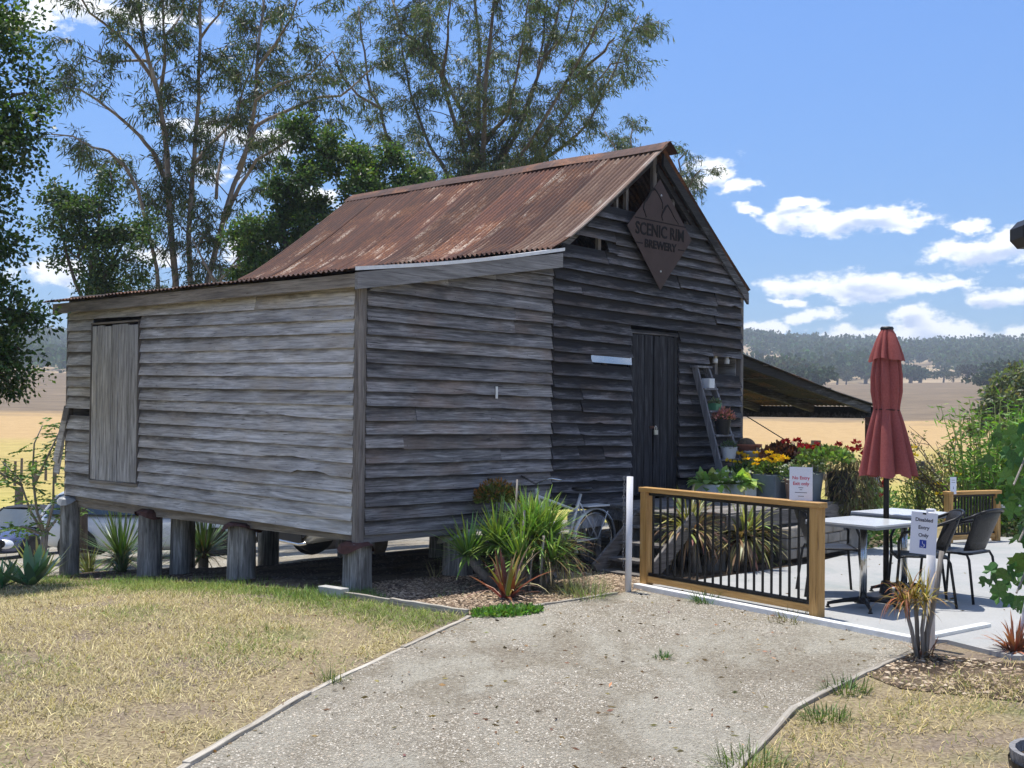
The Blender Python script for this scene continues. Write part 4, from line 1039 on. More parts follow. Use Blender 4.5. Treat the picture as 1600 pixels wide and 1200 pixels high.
def notice(name, loc, rz, w, h, label, lines, tilt=0, parts=True, frame=True):
    e = empty(name, loc, rz, label, 'notice'); e.rotation_euler = (tilt, 0, rz)
    MB().box((-w/2, 0, 0), (w/2, .003, h)).build('sheet', PAPER, e)
    for (txt, size, z, mat) in lines:
        if txt is None: MB().box((-size/2, -.0016, z-.002), (size/2, -.0002, z+.002)).build('small_print', mat, e)
        else: text_mesh(txt, size, 'lettering', mat, e, (0, -.0008, z), FR, .0004, .0008 if size > .02 else 0)
    return e
gd = (Vector((2.52, 9.87, 0))-Vector((1.27, 11.64, 0))).normalized(); ga = math.atan2(gd.y, gd.x)
pn_ = Vector((1.27, 11.64, 0)) + gd*(GL-.22)
notice('notice_sheet', (pn_.x, pn_.y, .965), R(-26), .19, .275, 'white notice in red letters standing on the near gate rail', [('No Entry', .038, .185, REDINK), ('Exit only', .038, .138, REDINK), (None, .04, .105, INK), (None, .02, .088, INK), (None, .10, .065, INK), (None, .05, .035, INK)])
bk = bpy.data.objects['notice_sheet']; MB().bar((-.06, .004, .0), (-.06, .05, .0), .02, .006).bar((.06, .004, .0), (.06, .05, .0), .02, .006).build('foot', PVC, bk)
dp = empty('sign_post', (3.035, 8.80, 0), 0, 'white plastic post at the slab corner behind the dracaena stems', 'post')
MB().tube([(0, 0, -.1), (.004, 0, 1.0)], .032, 16).build('post', PVC, dp, smooth=True); MB().lathe([(.034, .985), (.034, 1.004), (0, 1.008)], 16).build('cap', PVC, dp)
dn = notice('notice_sheet', (2.955, 8.742, .685), R(-34), .185, .30, 'white disabled entry notice with blue wheelchair symbol on the plastic post', [('Disabled', .036, .245, INK), ('Entry', .036, .19, INK), ('Only', .036, .135, INK)], R(0))
dn.rotation_euler = (0, R(3), R(-34))
MB().box((-.024, -.0016, .045), (.024, -.0002, .102)).build('symbol_panel', BLUEINK, dn)
sy = MB(); WI = plain('white_ink', (.75, .75, .8), .5)
pts = [(.012*math.cos(a)-.002, -.0022, .062+.012*math.sin(a)) for a in np.linspace(-2.9, .9, 9)]; sy.tube(pts, .0016, 5); sy.tube([(-.004, -.0022, .092), (-.003, -.0022, .074), (.009, -.0022, .073), (.014, -.0022, .058)], .0018, 5); sy.lathe([(0, 0), (.004, 0)], 8, (0, 0, 0)) 
sy.build('wheelchair_symbol', WI, dn); MB().box((-.012, -.003, .285), (.012, .006, .297)).build('clip', BLACKP, dn)
def stake(x, y, zt, label, w=.08, name='timber_post', cat='post', group=None, mat=None, zb=None):
    g = ground_z(x, y) if zb is None else zb
    mb = MB().box((-w/2, -w/2, -.2), (w/2, w/2, zt-g)); e = mb.build(name, mat or POSTWOOD, None, bevel=.004); e.location = (x, y, g); e.rotation_euler = (random.uniform(-.02, .02), random.uniform(-.02, .02), random.uniform(0, 1))
    return tag(e, label, cat, group)
stake(6.42, 19.1, 1.02-.08, 'grey timber post with a white notice left of the bare shrub', .11)
notice('notice_sheet', (6.39, 19.03, .50), R(-10), .17, .23, 'white notice pinned to the grey timber post left of the shrub', [(None, .1, .17, INK), (None, .1, .13, INK), (None, .12, .09, INK), (None, .06, .06, INK)])
stake(5.72, 19.0, .72, 'thin pale stake with a small notice beside the awning post', .06)
notice('notice_sheet', (5.70, 18.95, .42), R(-5), .085, .30, 'narrow black and white notice on the thin stake by the awning post', [(None, .075, .28, INK), (None, .075, .275, INK), (None, .05, .2, INK), (None, .05, .15, INK), (None, .05, .10, INK)])
notice('notice_sheet', (5.66, 15.58, .66), R(10), .085, .22, 'small white notice standing on the left end of the far gate', [(None, .05, .18, INK), (None, .05, .15, INK), ('i', .05, .08, INK)])

# ================================================================== TABLES, CHAIRS, UMBRELLA
LAMI = plain('grey_table_laminate', (.55, .56, .57), .22, 0, .08, spec=.5, scale=3); TEDGE = plain('table_edge', (.20, .21, .22), .5); CHROME = plain('brushed_chrome', (.55, .55, .54), .25, 1.0, .06)
SZ = .032
def table(x, y, rz, label, lift=0):
    e = empty('cafe_table', (x, y, SZ), rz, label, 'table', 'cafe tables under the umbrella')
    s = .345
    MB().box((-s, -s, .722), (s, s, .742)).build('table_top', LAMI, e, bevel=.004); MB().box((-s-.002, -s-.002, .705), (s+.002, s+.002, .7215)).build('edge', TEDGE, e)
    MB().tube([(0, 0, .07), (0, 0, .70)], .031, 20).build('column', CHROME, e, smooth=True); MB().lathe([(.055, .04), (.055, .075), (.036, .085)], 20).build('collar', BLACKM, e)
    MB().box((-.11, -.11, .695), (.11, .11, .704)).build('bracket', BLACKM, e)
    for k in range(4):
        a = math.pi/4 + k*math.pi/2; c, s_ = math.cos(a), math.sin(a)
        mb = MB(); mb.tube([(c*.04, s_*.04, .075), (c*.16, s_*.16, .062), (c*.30, s_*.30, .035)], [.022, .018, .013], 8); f = mb.build('foot', BLACKM, e, smooth=True)
        MB().lathe([(.012, .03), (.012, .012), (.02, .01), (.02, 0), (0, 0)], 12, (c*.295, s_*.295, 0)).build('leveller', BLACKP, f)
    return e
table(3.01, 10.39, R(40), 'near square grey cafe table left of the umbrella pole')
table(3.66, 11.33, R(40), 'far square grey cafe table right of the umbrella pole')
CANE = NT('black_woven_plastic'); _c = CANE.coord((1, 1, 1)); _w = CANE.noise(CANE.coord((90, 90, 90)), 1.2, 2); CANE.base(CANE.ramp(_w, [(.4, (.006, .006, .007)), (.65, (.035, .035, .037))])); CANE.rough(.45); CANE.bump(_w, .8, .006); CANE = CANE.m
def chair(x, y, rz, label):
    """faces +x"""
    e = empty('stacking_chair', (x, y, SZ), rz, label, 'chair', 'black stacking chairs round the tables')
    # seat: slightly dished slab
    vs = []; nx = 7
    for i in range(nx):
        for j in range(nx):
            u, v_ = i/(nx-1)*2-1, j/(nx-1)*2-1; vs.append((u*.215, v_*(.215-.015*(1-u)), .435 - .012*(1-u*u)*(1-v_*v_) - (.012 if i == nx-1 else 0)))
    fs = [(i*nx+j, (i+1)*nx+j, (i+1)*nx+j+1, i*nx+j+1) for i in range(nx-1) for j in range(nx-1)]
    o = MB().add(vs, fs).build('seat', CANE, e, smooth=True); m = o.modifiers.new('thick', 'SOLIDIFY'); m.thickness = .018; m.offset = -1
    vs = []; ny = 9; nz = 5
    for i in range(nz):
        for j in range(ny):
            k = i/(nz-1); v_ = j/(ny-1)*2-1; w = .20 + .035*k; vs.append((-.215 - .13*k + .05*v_*v_, v_*w, .455 + .335*k + (.02*(1-v_*v_) if i == nz-1 else 0)))
    fs = [(i*ny+j, (i+1)*ny+j, (i+1)*ny+j+1, i*ny+j+1) for i in range(nz-1) for j in range(ny-1)]
    o = MB().add(vs, fs).build('backrest', CANE, e, smooth=True); m = o.modifiers.new('thick', 'SOLIDIFY'); m.thickness = .014; m.offset = 0
    for s in (-1, 1):
        MB().tube([(.235, s*.262, 0), (.20, s*.250, .40), (.20, s*.250, .435)], .0125, 8).build('leg', BLACKM, e, smooth=True)
        MB().tube([(-.275, s*.24, 0), (-.225, s*.222, .38), (-.20, s*.215, .425), (-.12, s*.215, .43)], .0125, 8).build('leg', BLACKM, e, smooth=True)
        MB().tube([(.20, s*.250, .42), (.205, s*.255, .55), (.17, s*.262, .63), (.10, s*.265, .655), (-.10, s*.262, .70), (-.25, s*.247, .755), (-.325, s*.215, .795)], .0135, 8).build('armrest', BLACKM, e, smooth=True)
    MB().tube([(-.325, -.215, .795), (-.352, -.11, .812), (-.36, 0, .818), (-.352, .11, .812), (-.325, .215, .795)], .0135, 8).build('back_rail', BLACKM, e, smooth=True)
    MB().tube([(.20, -.25, .425), (.20, .25, .425)], .011, 8).build('seat_rail', BLACKM, e, smooth=True)
    return e
chair(2.95, 11.20, R(-4), 'black woven chair partly hidden behind the near gate post')
chair(3.58, 10.68, R(170), 'black woven chair facing left, behind the disabled entry notice')
chair(4.03, 11.0, R(133), 'rightmost black woven chair on the open slab')
# closed umbrella
um = empty('garden_umbrella', (3.36, 10.90, SZ), 0, 'closed faded red garden umbrella tied at the waist between the tables', 'umbrella')
t = NT('faded_red_canvas'); c = t.coord(); f = t.noise(c, 60, 3); b = t.noise(c, 3, 4); t.base(t.mix(.35, t.ramp(b, [(.3, (.24, .055, .05)), (.7, (.33, .085, .075))]), t.ramp(f, [(.3, (.21, .046, .042)), (.7, (.36, .11, .095))]))); t.rough(.9); t.bump(f, .3, .003); CANVAS = t.m
def folds(prof, nf, depth, seed, n=96, tilt=(0, 0)):
    vs = []; r_ = random.Random(seed); ph = [r_.uniform(-.25, .25) for _ in range(nf)]
    for i, (r0, z, dk) in enumerate(prof):
        for k in range(n):
            a = 2*math.pi*k/n; w = math.sin(a*nf/2 + .8*math.sin(a*3+seed) + .5*math.sin(a*2+seed*2) + .10*i)
            fold = abs(w)**.7*2-1
            rr = r0*(1 + depth*dk*fold + .10*mnoise.noise((math.cos(a)*2.4, math.sin(a)*2.4, z*1.3+seed)))
            zz = z + (.035*dk*mnoise.noise((math.cos(a)*2, math.sin(a)*2, seed+5)) if i in (0,) else 0)
            vs.append((rr*math.cos(a)+tilt[0]*(z-1.1), rr*math.sin(a), zz))
    m = len(prof); return MB().add(vs, [(i*n+k, i*n+(k+1) % n, (i+1)*n+(k+1) % n, (i+1)*n+k) for i in range(m-1) for k in range(n)])
PF = [(.195, 1.10, 1.3), (.185, 1.20, 1.2), (.162, 1.35, 1.1), (.137, 1.50, 1.0), (.115, 1.62, .8), (.103, 1.69, .5), (.106, 1.74, .6), (.118, 1.85, .8), (.118, 1.98, .8), (.105, 2.12, .7), (.085, 2.25, .5), (.05, 2.38, .3), (.032, 2.415, .1)]
folds(PF, 9, .29, 2).build('canopy', CANVAS, um, smooth=True)
folds([(.126, 2.135, 1.2), (.117, 2.19, 1.0), (.095, 2.28, .8), (.068, 2.37, .5), (.042, 2.425, .2)], 8, .24, 6).build('vent_cap', CANVAS, um, smooth=True)
MB().lathe([(.0, 2.44), (.05, 2.435), (.06, 2.42), (.055, 2.405)], 20).build('finial', BLACKP, um, smooth=True)
MB().tube([(0, 0, .02), (0, 0, 2.42)], .0255, 14).build('pole', plain('dark_pole', (.018, .015, .014), .5, .1, .15), um, smooth=True)
tb = [(.110*math.cos(a), .110*math.sin(a), 1.69+.004*math.sin(2*a)) for a in np.linspace(0, 2*math.pi, 28)]
MB().tube(tb, .006, 6, False).build('tie_strap', plain('dark_strap', (.06, .02, .018), .8), um, smooth=True)
MB().lathe([(0, 0), (.19, 0), (.19, .035), (.06, .055), (.04, .16), (.028, .165)], 28).build('base', BLACKM, um)

# ================================================================== WHITE BICYCLE
bk_ = barn_empty('bicycle', 3.10, -.34, -.02, R(-5), 'white vintage bicycle leaning behind the yucca and left of the steps', 'bicycle')
BW = plain('white_bike_paint', (.72, .72, .70), .35, 0, .1); RUB = plain('tyre_rubber', (.02, .02, .02), .85, 0, .2)
def ringpts(cx, cz, r, n=33, a0=0, a1=2*math.pi): return [(cx + r*math.cos(a), 0, cz + r*math.sin(a)) for a in np.linspace(a0, a1, n)]
for cx in (0, -1.02):
    w = empty('wheel', parent=bk_)
    MB().tube(ringpts(cx, .31, .295), .017, 8, False).build('tyre', RUB, w, smooth=True); MB().tube(ringpts(cx, .31, .272), .009, 6, False).build('rim', CHROME, w, smooth=True)
    sp = MB()
    for k in range(18):
        a = 2*math.pi*k/18; sp.tube([(cx, .012*(-1)**k, .31), (cx+.27*math.cos(a), 0, .31+.27*math.sin(a))], .0016, 4, False)
    sp.build('spokes', CHROME, w); MB().tube([(cx, -.04, .31), (cx, .04, .31)], .02, 10).build('hub', CHROME, w)
    a0, a1 = (-.35, 3.6) if cx == 0 else (.4, 3.3)
    vs = []; rows_ = np.linspace(a0, a1, 22)
    for a in rows_:
        for yv, dr in ((-.03, -.012), (-.018, .004), (0, .008), (.018, .004), (.03, -.012)): vs.append((cx+(.325+dr)*math.cos(a), yv, .31+(.325+dr)*math.sin(a)))
    MB().add(vs, [(i*5+k, i*5+k+1, (i+1)*5+k+1, (i+1)*5+k) for i in range(21) for k in range(4)]).build('mudguard', BW, bk_, smooth=True)
fr = MB(); sy_ = .0
for p in ([(-.42, 0, .28), (-.22, 0, .80)], [(-.42, 0, .28), (-.85, 0, .72)], [(-.28, 0, .62), (-.86, 0, .80)], [(-.84, 0, .68), (-.89, 0, .88)]): fr.tube(p, .016, 8)
for s in (-1, 1):
    fr.tube([(-.42, s*.03, .28), (0, s*.05, .31)], .010, 6); fr.tube([(-.25, s*.02, .70), (0, s*.05, .31)], .009, 6); fr.tube([(-.85, s*.03, .70), (-1.02, s*.05, .31)], .012, 6)
    fr.tube([(0, s*.055, .31), (.16, s*.05, .60)], .006, 6)
fr.build('frame', BW, bk_, smooth=True)
MB().tube([(-.80, -.28, .98), (-.90, -.22, 1.0), (-.90, 0, .93), (-.90, .22, 1.0), (-.80, .28, .98)], .011, 8).build('handlebar', CHROME, bk_, smooth=True)
MB().lathe([(0, .05), (.10, .045), (.12, .02), (.08, 0), (0, 0)], 16, (-.2, 0, .83)).build('saddle', BLACKP, bk_, smooth=True)
MB().tube([(-.42, -.10, .28), (-.42, .10, .28)], .05, 12).build('crank', CHROME, bk_)
MB().box((-.20, -.10, .66), (.14, .10, .675)).build('carrier', BW, bk_)

# plant stand, box and boards under the wall
PSX = 1.50
ps = barn_empty('plant_stand', PSX, -.36, 0, 0, 'two step grey timber plant stand beside the second stump', 'stand')
MB().box((-.14, -.14, .37), (.28, .24, .41)).build('shelf', DECKW, ps, bevel=.004); MB().box((-.0, -.42, .17), (.46, -.15, .20)).build('shelf', DECKW, ps, bevel=.004)
for yv in (-.15, .22):
    MB().bar((-.10, yv, .38), (.02, yv-.02, .0), .03, .05, up=(0, 1, 0)).build('leg', DECKW, ps); MB().bar((.24, yv, .38), (.40, yv-.1, .0), .03, .05, up=(0, 1, 0)).build('leg', DECKW, ps)
    
MB().bar((-.06, -.15, .36), (.12, -.42, .0), .03, .05, up=(0, 1, 0)).build('brace', DECKW, ps); MB().bar((.35, -.15, .36), (.42, -.42, .0), .03, .05, up=(0, 1, 0)).build('brace', DECKW, ps)
e = pot('potted_shrub', barn_pt(PSX+.06, -.30, .411), 0, 'round bronze green leafed shrub in a red brown pot on the plant stand', 'potted plant', TERRA, 'round', .10, .18)
stems('stem', e, 6, .08, (.15, .40), None); bush('crown', e, (0, 0, .36), (.22, .22, .19), 900, .05, (.16, .17, .035), LEAF, .6, .5); bush('bronze_tips', e, (0, 0, .40), (.22, .22, .19), 300, .045, (.30, .15, .04), LEAF, .6, .5, hollow=.85)['kind'] = 'stuff'
e = barn_empty('white_box', 3.02, -.22, .0, R(6), 'chipped white painted board box tucked under the wall above the bicycle', 'box')
MB().box((-.1, -.08, .40), (.36, .12, .57)).build('box', plain('chipped_white', (.52, .53, .55), .7, 0, .35, scale=14), e, bevel=.004); MB().box((-.06, -.06, -.05), (.0, .1, .40)).box((.26, -.06, -.05), (.32, .1, .40)).build('prop', STUMP, e)
e = empty('concrete_block', (-1.58, 10.92, 0), R(-38), 'pale flat block lying in the grass at the foot of the corner stump', 'block'); MB().box((-.15, -.05, -.02), (.15, .05, .085)).build('block', plain('pale_block', (.42, .41, .38), .85, 0, .2, scale=12, bump=.2), e, bevel=.006)
# half barrel rim at the lower right edge and the lamp at the right edge
br = empty('half_barrel', (2.67, 5.80, 0), 0, 'grey half barrel planter cut off at the lower right corner', 'planter')
n = 22
for k in range(n):
    a0, a1 = 2*math.pi*k/n+.008, 2*math.pi*(k+1)/n-.008; vs = []
    for z, r0 in ((-.02, .26), (.10, .275)):
        for a in (a0, a1):
            for rr in (r0, r0-.028): vs.append((rr*math.cos(a), rr*math.sin(a), z))
    MB().add(vs, [(0, 2, 6, 4), (3, 1, 5, 7), (4, 6, 7, 5), (0, 4, 5, 1), (2, 3, 7, 6), (0, 1, 3, 2)]).build('stave', BEAM, br)
MB().lathe([(0, .05), (.245, .05)], 24).build('soil', SOIL, br); MB().lathe([(.277, .02), (.279, .05)], 30).build('hoop', BLACKM, br)
lp_ = empty('wall_lantern', (2.975, 7.0, 2.74), 0, 'black octagonal lamp end poking in at the right edge of the sky', 'lamp')
MB().prism([(.145*math.cos(R(22.5+45*k))*.55, .085*math.sin(R(22.5+45*k))) for k in range(8)], -.09, .09, Matrix.Rotation(R(90), 4, 'X')).build('housing', BLACKP, lp_); MB().tube([(0.05, 0, 0), (.55, 0, 0)], .02, 8).build('arm', BLACKM, lp_); MB().tube([(.55, 0, -2.8), (.55, 0, .3)], .04, 10).build('pole', BLACKM, lp_)
# ================================================================== PLANTS IN THE YARD
BARK = wood('grey_stem_bark', 'z', (.15, .13, .11), (.27, .24, .21), (.38, .35, .31), (.08, .07, .06), .4, .15, fine=.8)
def G(x, y, dz=0): return (x, y, ground_z(x, y)+dz)
# big yucca clump in front of the wall
e = empty('yucca_clump', G(.20, 11.62), 0, 'big bright green yucca clump in front of the lean-to wall', 'yucca')
heads = [(-.05, .0, .46, 190, .50), (.12, .02, .44, 190, .48), (-.60, -.12, .30, 110, .42), (-.1, -.25, .28, 120, .44), (.20, -.16, .24, 120, .36), (-.32, .0, .40, 150, .48), (.05, .1, .52, 150, .46)]
for i, (x, y, z, n, l) in enumerate(heads):
    MB().tube([(x*.45, y*.5, -.02), (x*.8, y*.8, z*.5), (x, y, z)], [.05, .042, .035], 8).build('stem', BARK, e, smooth=True)
    strapclump('leaf_rosette', e, n, .035, l, .034, (.15, .27, .05), STIFF, .5, 1.0, z, (.25, .37, .08), 'sword', (x, y), .28, 5, lift=-.25)
strapclump('dry_skirt', e, 170, .22, .48, .02, (.26, .19, .105), DRYL, 1.8, 1.0, .30, None, 'sword', (.15, 0), .3, 5, lift=-.6)
for (x, y, h, ln) in ((-.17, .02, 1.02, .012), (-.10, -.16, .74, .014), (.08, -.30, .52, .015), (-.02, -.33, .40, .01)):
    MB().tube([(x, y, 0), (x+.01, y, h*.5), (x+.03, y+.01, h)], [ln, ln, ln*.7], 7).build('flower_stalk', BARK, e, smooth=True)
# red bromeliad in front of it
e = empty('bromeliad', G(-.02, 10.92), 0, 'dark red and green strappy bromeliad at the front of the mulch bed', 'bromeliad')
strapclump('leaf_rosette', e, 26, .05, .46, .055, (.13, .022, .022), STIFF, .7, 1.0, .0, (.20, .07, .03), 'sword', (0, 0), .35, 6, lift=.2, each=True); strapclump('green_leaves', e, 7, .03, .40, .075, (.24, .27, .05), STIFF, .5, .8, .02, (.30, .25, .06), 'sword', (0, .03), .2, 6, lift=.7); strapclump('dry_leaves', e, 22, .08, .5, .014, (.34, .26, .17), DRYL, 1.6, 1.0, .03, None, 'strap', (0, 0), .3, 6, lift=.0)
def tuft(x, y, n, l, col, label, name='grass_tuft', cat='weed', w=.007, droop=.8, lift=.3, r=.05, mat=None, tip=None):
    e = empty(name, G(x, y), 0, label, cat); strapclump('blades', e, n, r, l, w, col, mat or LEAF, droop, 1.0, -.005, tip, 'sword', (0, 0), .3, 4, lift=lift); return e
tuft(-.75, 12.15, 26, .24, (.30, .26, .14), 'small dry pale tuft beside the second stump', mat=DRYL, w=.014)
tuft(.70, 11.02, 260, .26, (.22, .25, .11), 'feathery green weed at the gravel edge left of the white post', droop=.7, lift=.1, r=.20, w=.006)
tuft(.55, 11.25, 120, .30, (.30, .27, .14), 'straw coloured weed behind the feathery weed', droop=.8, lift=.2, r=.16, mat=DRYL, w=.006)
tuft(1.72, 10.78, 120, .15, (.08, .15, .04), 'low green weed growing under the near gate', droop=.6, lift=.1, r=.10, w=.012)
tuft(2.28, 9.88, 130, .12, (.16, .15, .06), 'dull green weed mat by the near gate post', droop=1, lift=.0, r=.18, w=.010)
tuft(1.05, 8.35, 60, .07, (.07, .14, .04), 'tiny green weed alone in the middle of the gravel', droop=.6, lift=.1, r=.06, w=.012)
tuft(-1.1, 7.55, 70, .13, (.13, .16, .05), 'green tuft against the left timber edging', droop=.8, lift=.2, r=.07)
tuft(1.75, 6.75, 170, .11, (.10, .15, .04), 'green weed clump on the right timber edging', droop=.8, lift=.1, r=.13, w=.010)
tuft(2.05, 7.42, 150, .12, (.09, .14, .035), 'dark green weed clump midway along the right edging', droop=.8, lift=.1, r=.14, w=.010)
tuft(1.15, 5.80, 240, .14, (.13, .18, .05), 'grass clump at the bottom end of the right edging', droop=.8, lift=.1, r=.2, w=.008)
def cover(x, y, rx, ry, n, col, label, name='ground_cover', size=.045, rz=0, h=.06):
    e = empty(name, G(x, y), rz, label, 'ground cover'); a = rng.uniform(0, 6.28, n); q = np.sqrt(rng.random(n))
    P = np.stack([q*np.cos(a)*rx, q*np.sin(a)*ry, rng.random(n)*h*(1-q*.5)], 1); D = np.stack([np.cos(a)*.4, np.sin(a)*.4, rng.random(n)+.1], 1)+rng.normal(size=(n, 3))*.5
    V, F, C = leaves(P, D, size*rng.uniform(.6, 1.3, n), size*.6, tint(n, col, .3), .1); o = np_mesh('foliage', V, F, LEAF, e, C); o['kind'] = 'stuff'; return e
cover(-.02, 10.08, .34, .16, 900, (.12, .24, .045), 'bright green ground cover patch at the tip of the mulch bed', rz=R(35))
# variegated strap plants and dead fronds behind the gate
for (x, y, z, n, lean, lab) in ((1.95, 12.75, .42, 55, -.1, 'yellow striped strap plant left behind the near gate'), (2.35, 12.95, .34, 60, .15, 'arching yellow striped strap plant centre behind the near gate')):
    e = empty('strap_plant', G(x, y), 0, lab, 'plant')
    MB().tube([(0, 0, 0), (lean*.3, 0, z*.6), (lean, 0, z)], [.06, .05, .04], 8).build('stem', BARK, e, smooth=True)
    strapclump('green_leaves', e, n, .04, .55, .04, (.16, .20, .05), STIFF, 1.3, 1.0, z, (.26, .27, .08), 'sword', (lean, 0), .3, 6, lift=.0); strapclump('yellow_leaves', e, n//2, .04, .55, .035, (.42, .38, .13), STIFF, 1.3, 1.0, z, (.45, .40, .17), 'sword', (lean, 0), .2, 6, lift=.0)
    strapclump('dead_fronds', e, 130, .10, .45, .022, (.20, .12, .075), DRYL, 2.4, 1.0, z*.9, (.33, .23, .14), 'strap', (lean*.6, 0), .35, 7, lift=-.5)
e = empty('bromeliad', G(2.78, 13.62), 0, 'yellow green bromeliad beside the slab seen through the near gate', 'bromeliad'); strapclump('leaf_rosette', e, 40, .04, .34, .04, (.30, .34, .07), STIFF, 1.0, 1.0, .0, (.38, .40, .12), 'sword', lift=.15)
e = empty('bromeliad', G(3.35, 14.2), 0, 'orange tinted bromeliad behind the chair at the slab edge', 'bromeliad'); strapclump('leaf_rosette', e, 50, .05, .36, .035, (.34, .20, .06), STIFF, 1.0, 1.0, .0, (.42, .28, .10), 'sword', lift=.1)
e = empty('bromeliad', G(3.0, 13.95), 0, 'green strappy plant at the edge of the slab below the landing', 'bromeliad'); strapclump('leaf_rosette', e, 40, .05, .32, .035, (.14, .20, .05), STIFF, 1.0, 1.0, .0, (.22, .26, .08), 'sword', lift=.1)
def shrub(x, y, rx, rz, n, col, label, name='shrub', size=.07, wid=.5, stemn=7, z0=.1, mat=None, var=.3, ry=None):
    e = empty(name, G(x, y), 0, label, 'shrub'); stems('stems', e, stemn, rx*.8, (0, rz*1.3), None, .3, .012)
    bush('foliage', e, (0, 0, z0), (rx, ry or rx, rz*1.9), n, size, col, mat or LEAF, .4, wid, var, hollow=.25); return e
shrub(2.9, 14.5, .42, .28, 500, (.035, .085, .022), 'dark green broadleaf shrub in the shade under the landing', size=.12, wid=.6)
shrub(4.5, 15.6, .55, .45, 1500, (.10, .19, .05), 'ferny green shrub between the awning post and the left chair', size=.09, wid=.35)
shrub(4.15, 15.0, .30, .25, 600, (.07, .15, .04), 'small dark green shrub behind the near table', size=.07, wid=.4)
shrub(5.1, 17.0, .5, .35, 900, (.11, .20, .05), 'light green shrub at the foot of the awning post', size=.08, wid=.4)
# dracaena by the white post
e = empty('dracaena', G(2.86, 8.46), 0, 'small multi stemmed dracaena with yellowing leaves at the path end', 'dracaena')
for (pts, r0) in (([(.02, 0, 0), (.04, 0, .2), (.10, 0, .48), (.135, 0, .74)], .021), ([(-.02, .02, 0), (-.03, .02, .25), (-.045, .02, .42)], .016), ([(-.04, -.02, 0), (-.08, -.02, .2), (-.13, -.03, .36)], .015), ([(0, -.03, 0), (-.01, -.03, .2), (.01, -.04, .40)], .015)):
    MB().tube(pts, [r0*1.1]+[r0]*(len(pts)-2)+[r0*.85], 8).build('stem', BARK, e, smooth=True)
for (x, y, z) in ((-.045, .02, .42), (-.13, -.03, .36), (.01, -.04, .40)):
    strapclump('leaf_tuft', e, 36, .015, .27, .017, (.30, .26, .06), STIFF, 1.3, 1.0, z, (.36, .24, .07), 'sword', (x, y), .3, 5, lift=-.2)
strapclump('dead_leaves', e, 40, .03, .28, .016, (.34, .17, .08), DRYL, 3.0, .8, .40, None, 'sword', (-.12, -.03), .3, 6, lift=.1)
strapclump('base_litter', e, 40, .07, .22, .012, (.28, .20, .12), DRYL, 1.6, 1.0, .01, None, 'strap', (0, 0), .3, 4, lift=-.1)
e = empty('bromeliad', G(3.56, 8.60), 0, 'orange red bromeliad at the right edge of the photo', 'bromeliad'); strapclump('leaf_rosette', e, 44, .04, .30, .034, (.36, .12, .06), STIFF, .9, 1.0, .02, (.46, .20, .12), 'sword', lift=.1, each=True); strapclump('dry_base', e, 40, .06, .2, .02, (.20, .12, .08), DRYL, 1.6, 1.0, .0, None, 'sword', lift=-.1)
e = empty('bromeliad', G(3.80, 8.45), 0, 'second orange bromeliad just right of the first at the frame edge', 'bromeliad'); strapclump('leaf_rosette', e, 44, .04, .30, .034, (.38, .14, .06), STIFF, .9, 1.0, .02, (.46, .20, .12), 'sword', lift=.1, each=True)
# agaves at the left
for (x, y, n, l, w, c, t_, lab) in ((-5.16, 13.1, 24, .44, .11, (.14, .25, .13), (.17, .28, .13), 'broad blue green agave at the left edge of the lawn'), (-5.45, 13.0, 18, .38, .10, (.13, .24, .13), (.17, .27, .13), 'lower blue green agave cut by the left frame edge'), (-5.6, 14.6, 22, .5, .09, (.24, .27, .07), (.30, .30, .09), 'upright yellow green agave behind the blue green one')):
    e = empty('agave', G(x, y), 0, lab, 'agave'); strapclump('leaf_rosette', e, n, .05, l, w, c, STIFF, -.15, 1.0, .02, t_, 'oval' if w > .1 else 'sword', lift=.35, seg=6, each=True)
for (x, y, n, l, lab) in ((-5.15, 16.15, 170, .80, 'spiky dark green yucca seen between the two left stumps'), (-4.15, 16.5, 170, .72, 'spiky yucca seen between the middle stumps under the barn')):
    e = empty('yucca', G(x, y), 0, lab, 'yucca'); MB().tube([(0, 0, -.05), (0, 0, .4)], .07, 10).build('stem', BARK, e, smooth=True)
    strapclump('leaf_rosette', e, n, .05, l, .032, (.055, .115, .035), STIFF, .25, 1.0, .42, (.12, .19, .06), 'sword', lift=-.3, seg=4); strapclump('dry_skirt', e, 60, .08, .5, .02, (.20, .14, .08), DRYL, 1.6, 1.0, .34, None, 'sword', lift=-.5)
tuft(-4.75, 14.9, 60, .35, (.10, .17, .05), 'green strappy tuft at the foot of the leftmost stump', w=.03, name='strap_tuft', mat=STIFF)
tuft(-4.4, 15.0, 80, .40, (.26, .17, .09), 'brown dry tangle between the left stumps', w=.014, name='dry_tuft', mat=DRYL, lift=.0)
tuft(-5.35, 15.5, 60, .35, (.16, .18, .05), 'olive strappy plant behind the leftmost stump', w=.03, name='strap_tuft', mat=STIFF)
# grape vine on the right, each big leaf its own part
gv = empty('grape_vine', G(3.95, 8.9), 0, 'bright green grape vine hanging at the right edge', 'vine')
VG = [plain('vine_leaf_a', (.075, .19, .035), .5, 0, .35, scale=14, bump=.2), plain('vine_leaf_b', (.11, .24, .045), .5, 0, .3, scale=14, bump=.2), plain('vine_leaf_c', (.05, .14, .03), .5, 0, .35, scale=14, bump=.2)]
vmesh = []
for mt in VG:
    n = 13; vs = [(0, 0, 0)]; prof_ = [.55, .95, .62, 1.0, .66, 1.05, 1.12, 1.05, .66, 1.0, .62, .95, .55]
    for k in range(n):
        a = R(-155 + 310*k/(n-1)); rr = .5*prof_[k]; vs.append((rr*math.sin(a), rr*math.cos(a), -.18*rr*rr + .03*math.sin(k*2.1)))
    m_ = MB().add(vs, [(0, k, k+1) for k in range(1, n)]).mesh('leaf'); m_.materials.append(mt); vmesh.append(m_)
r_ = random.Random(9)
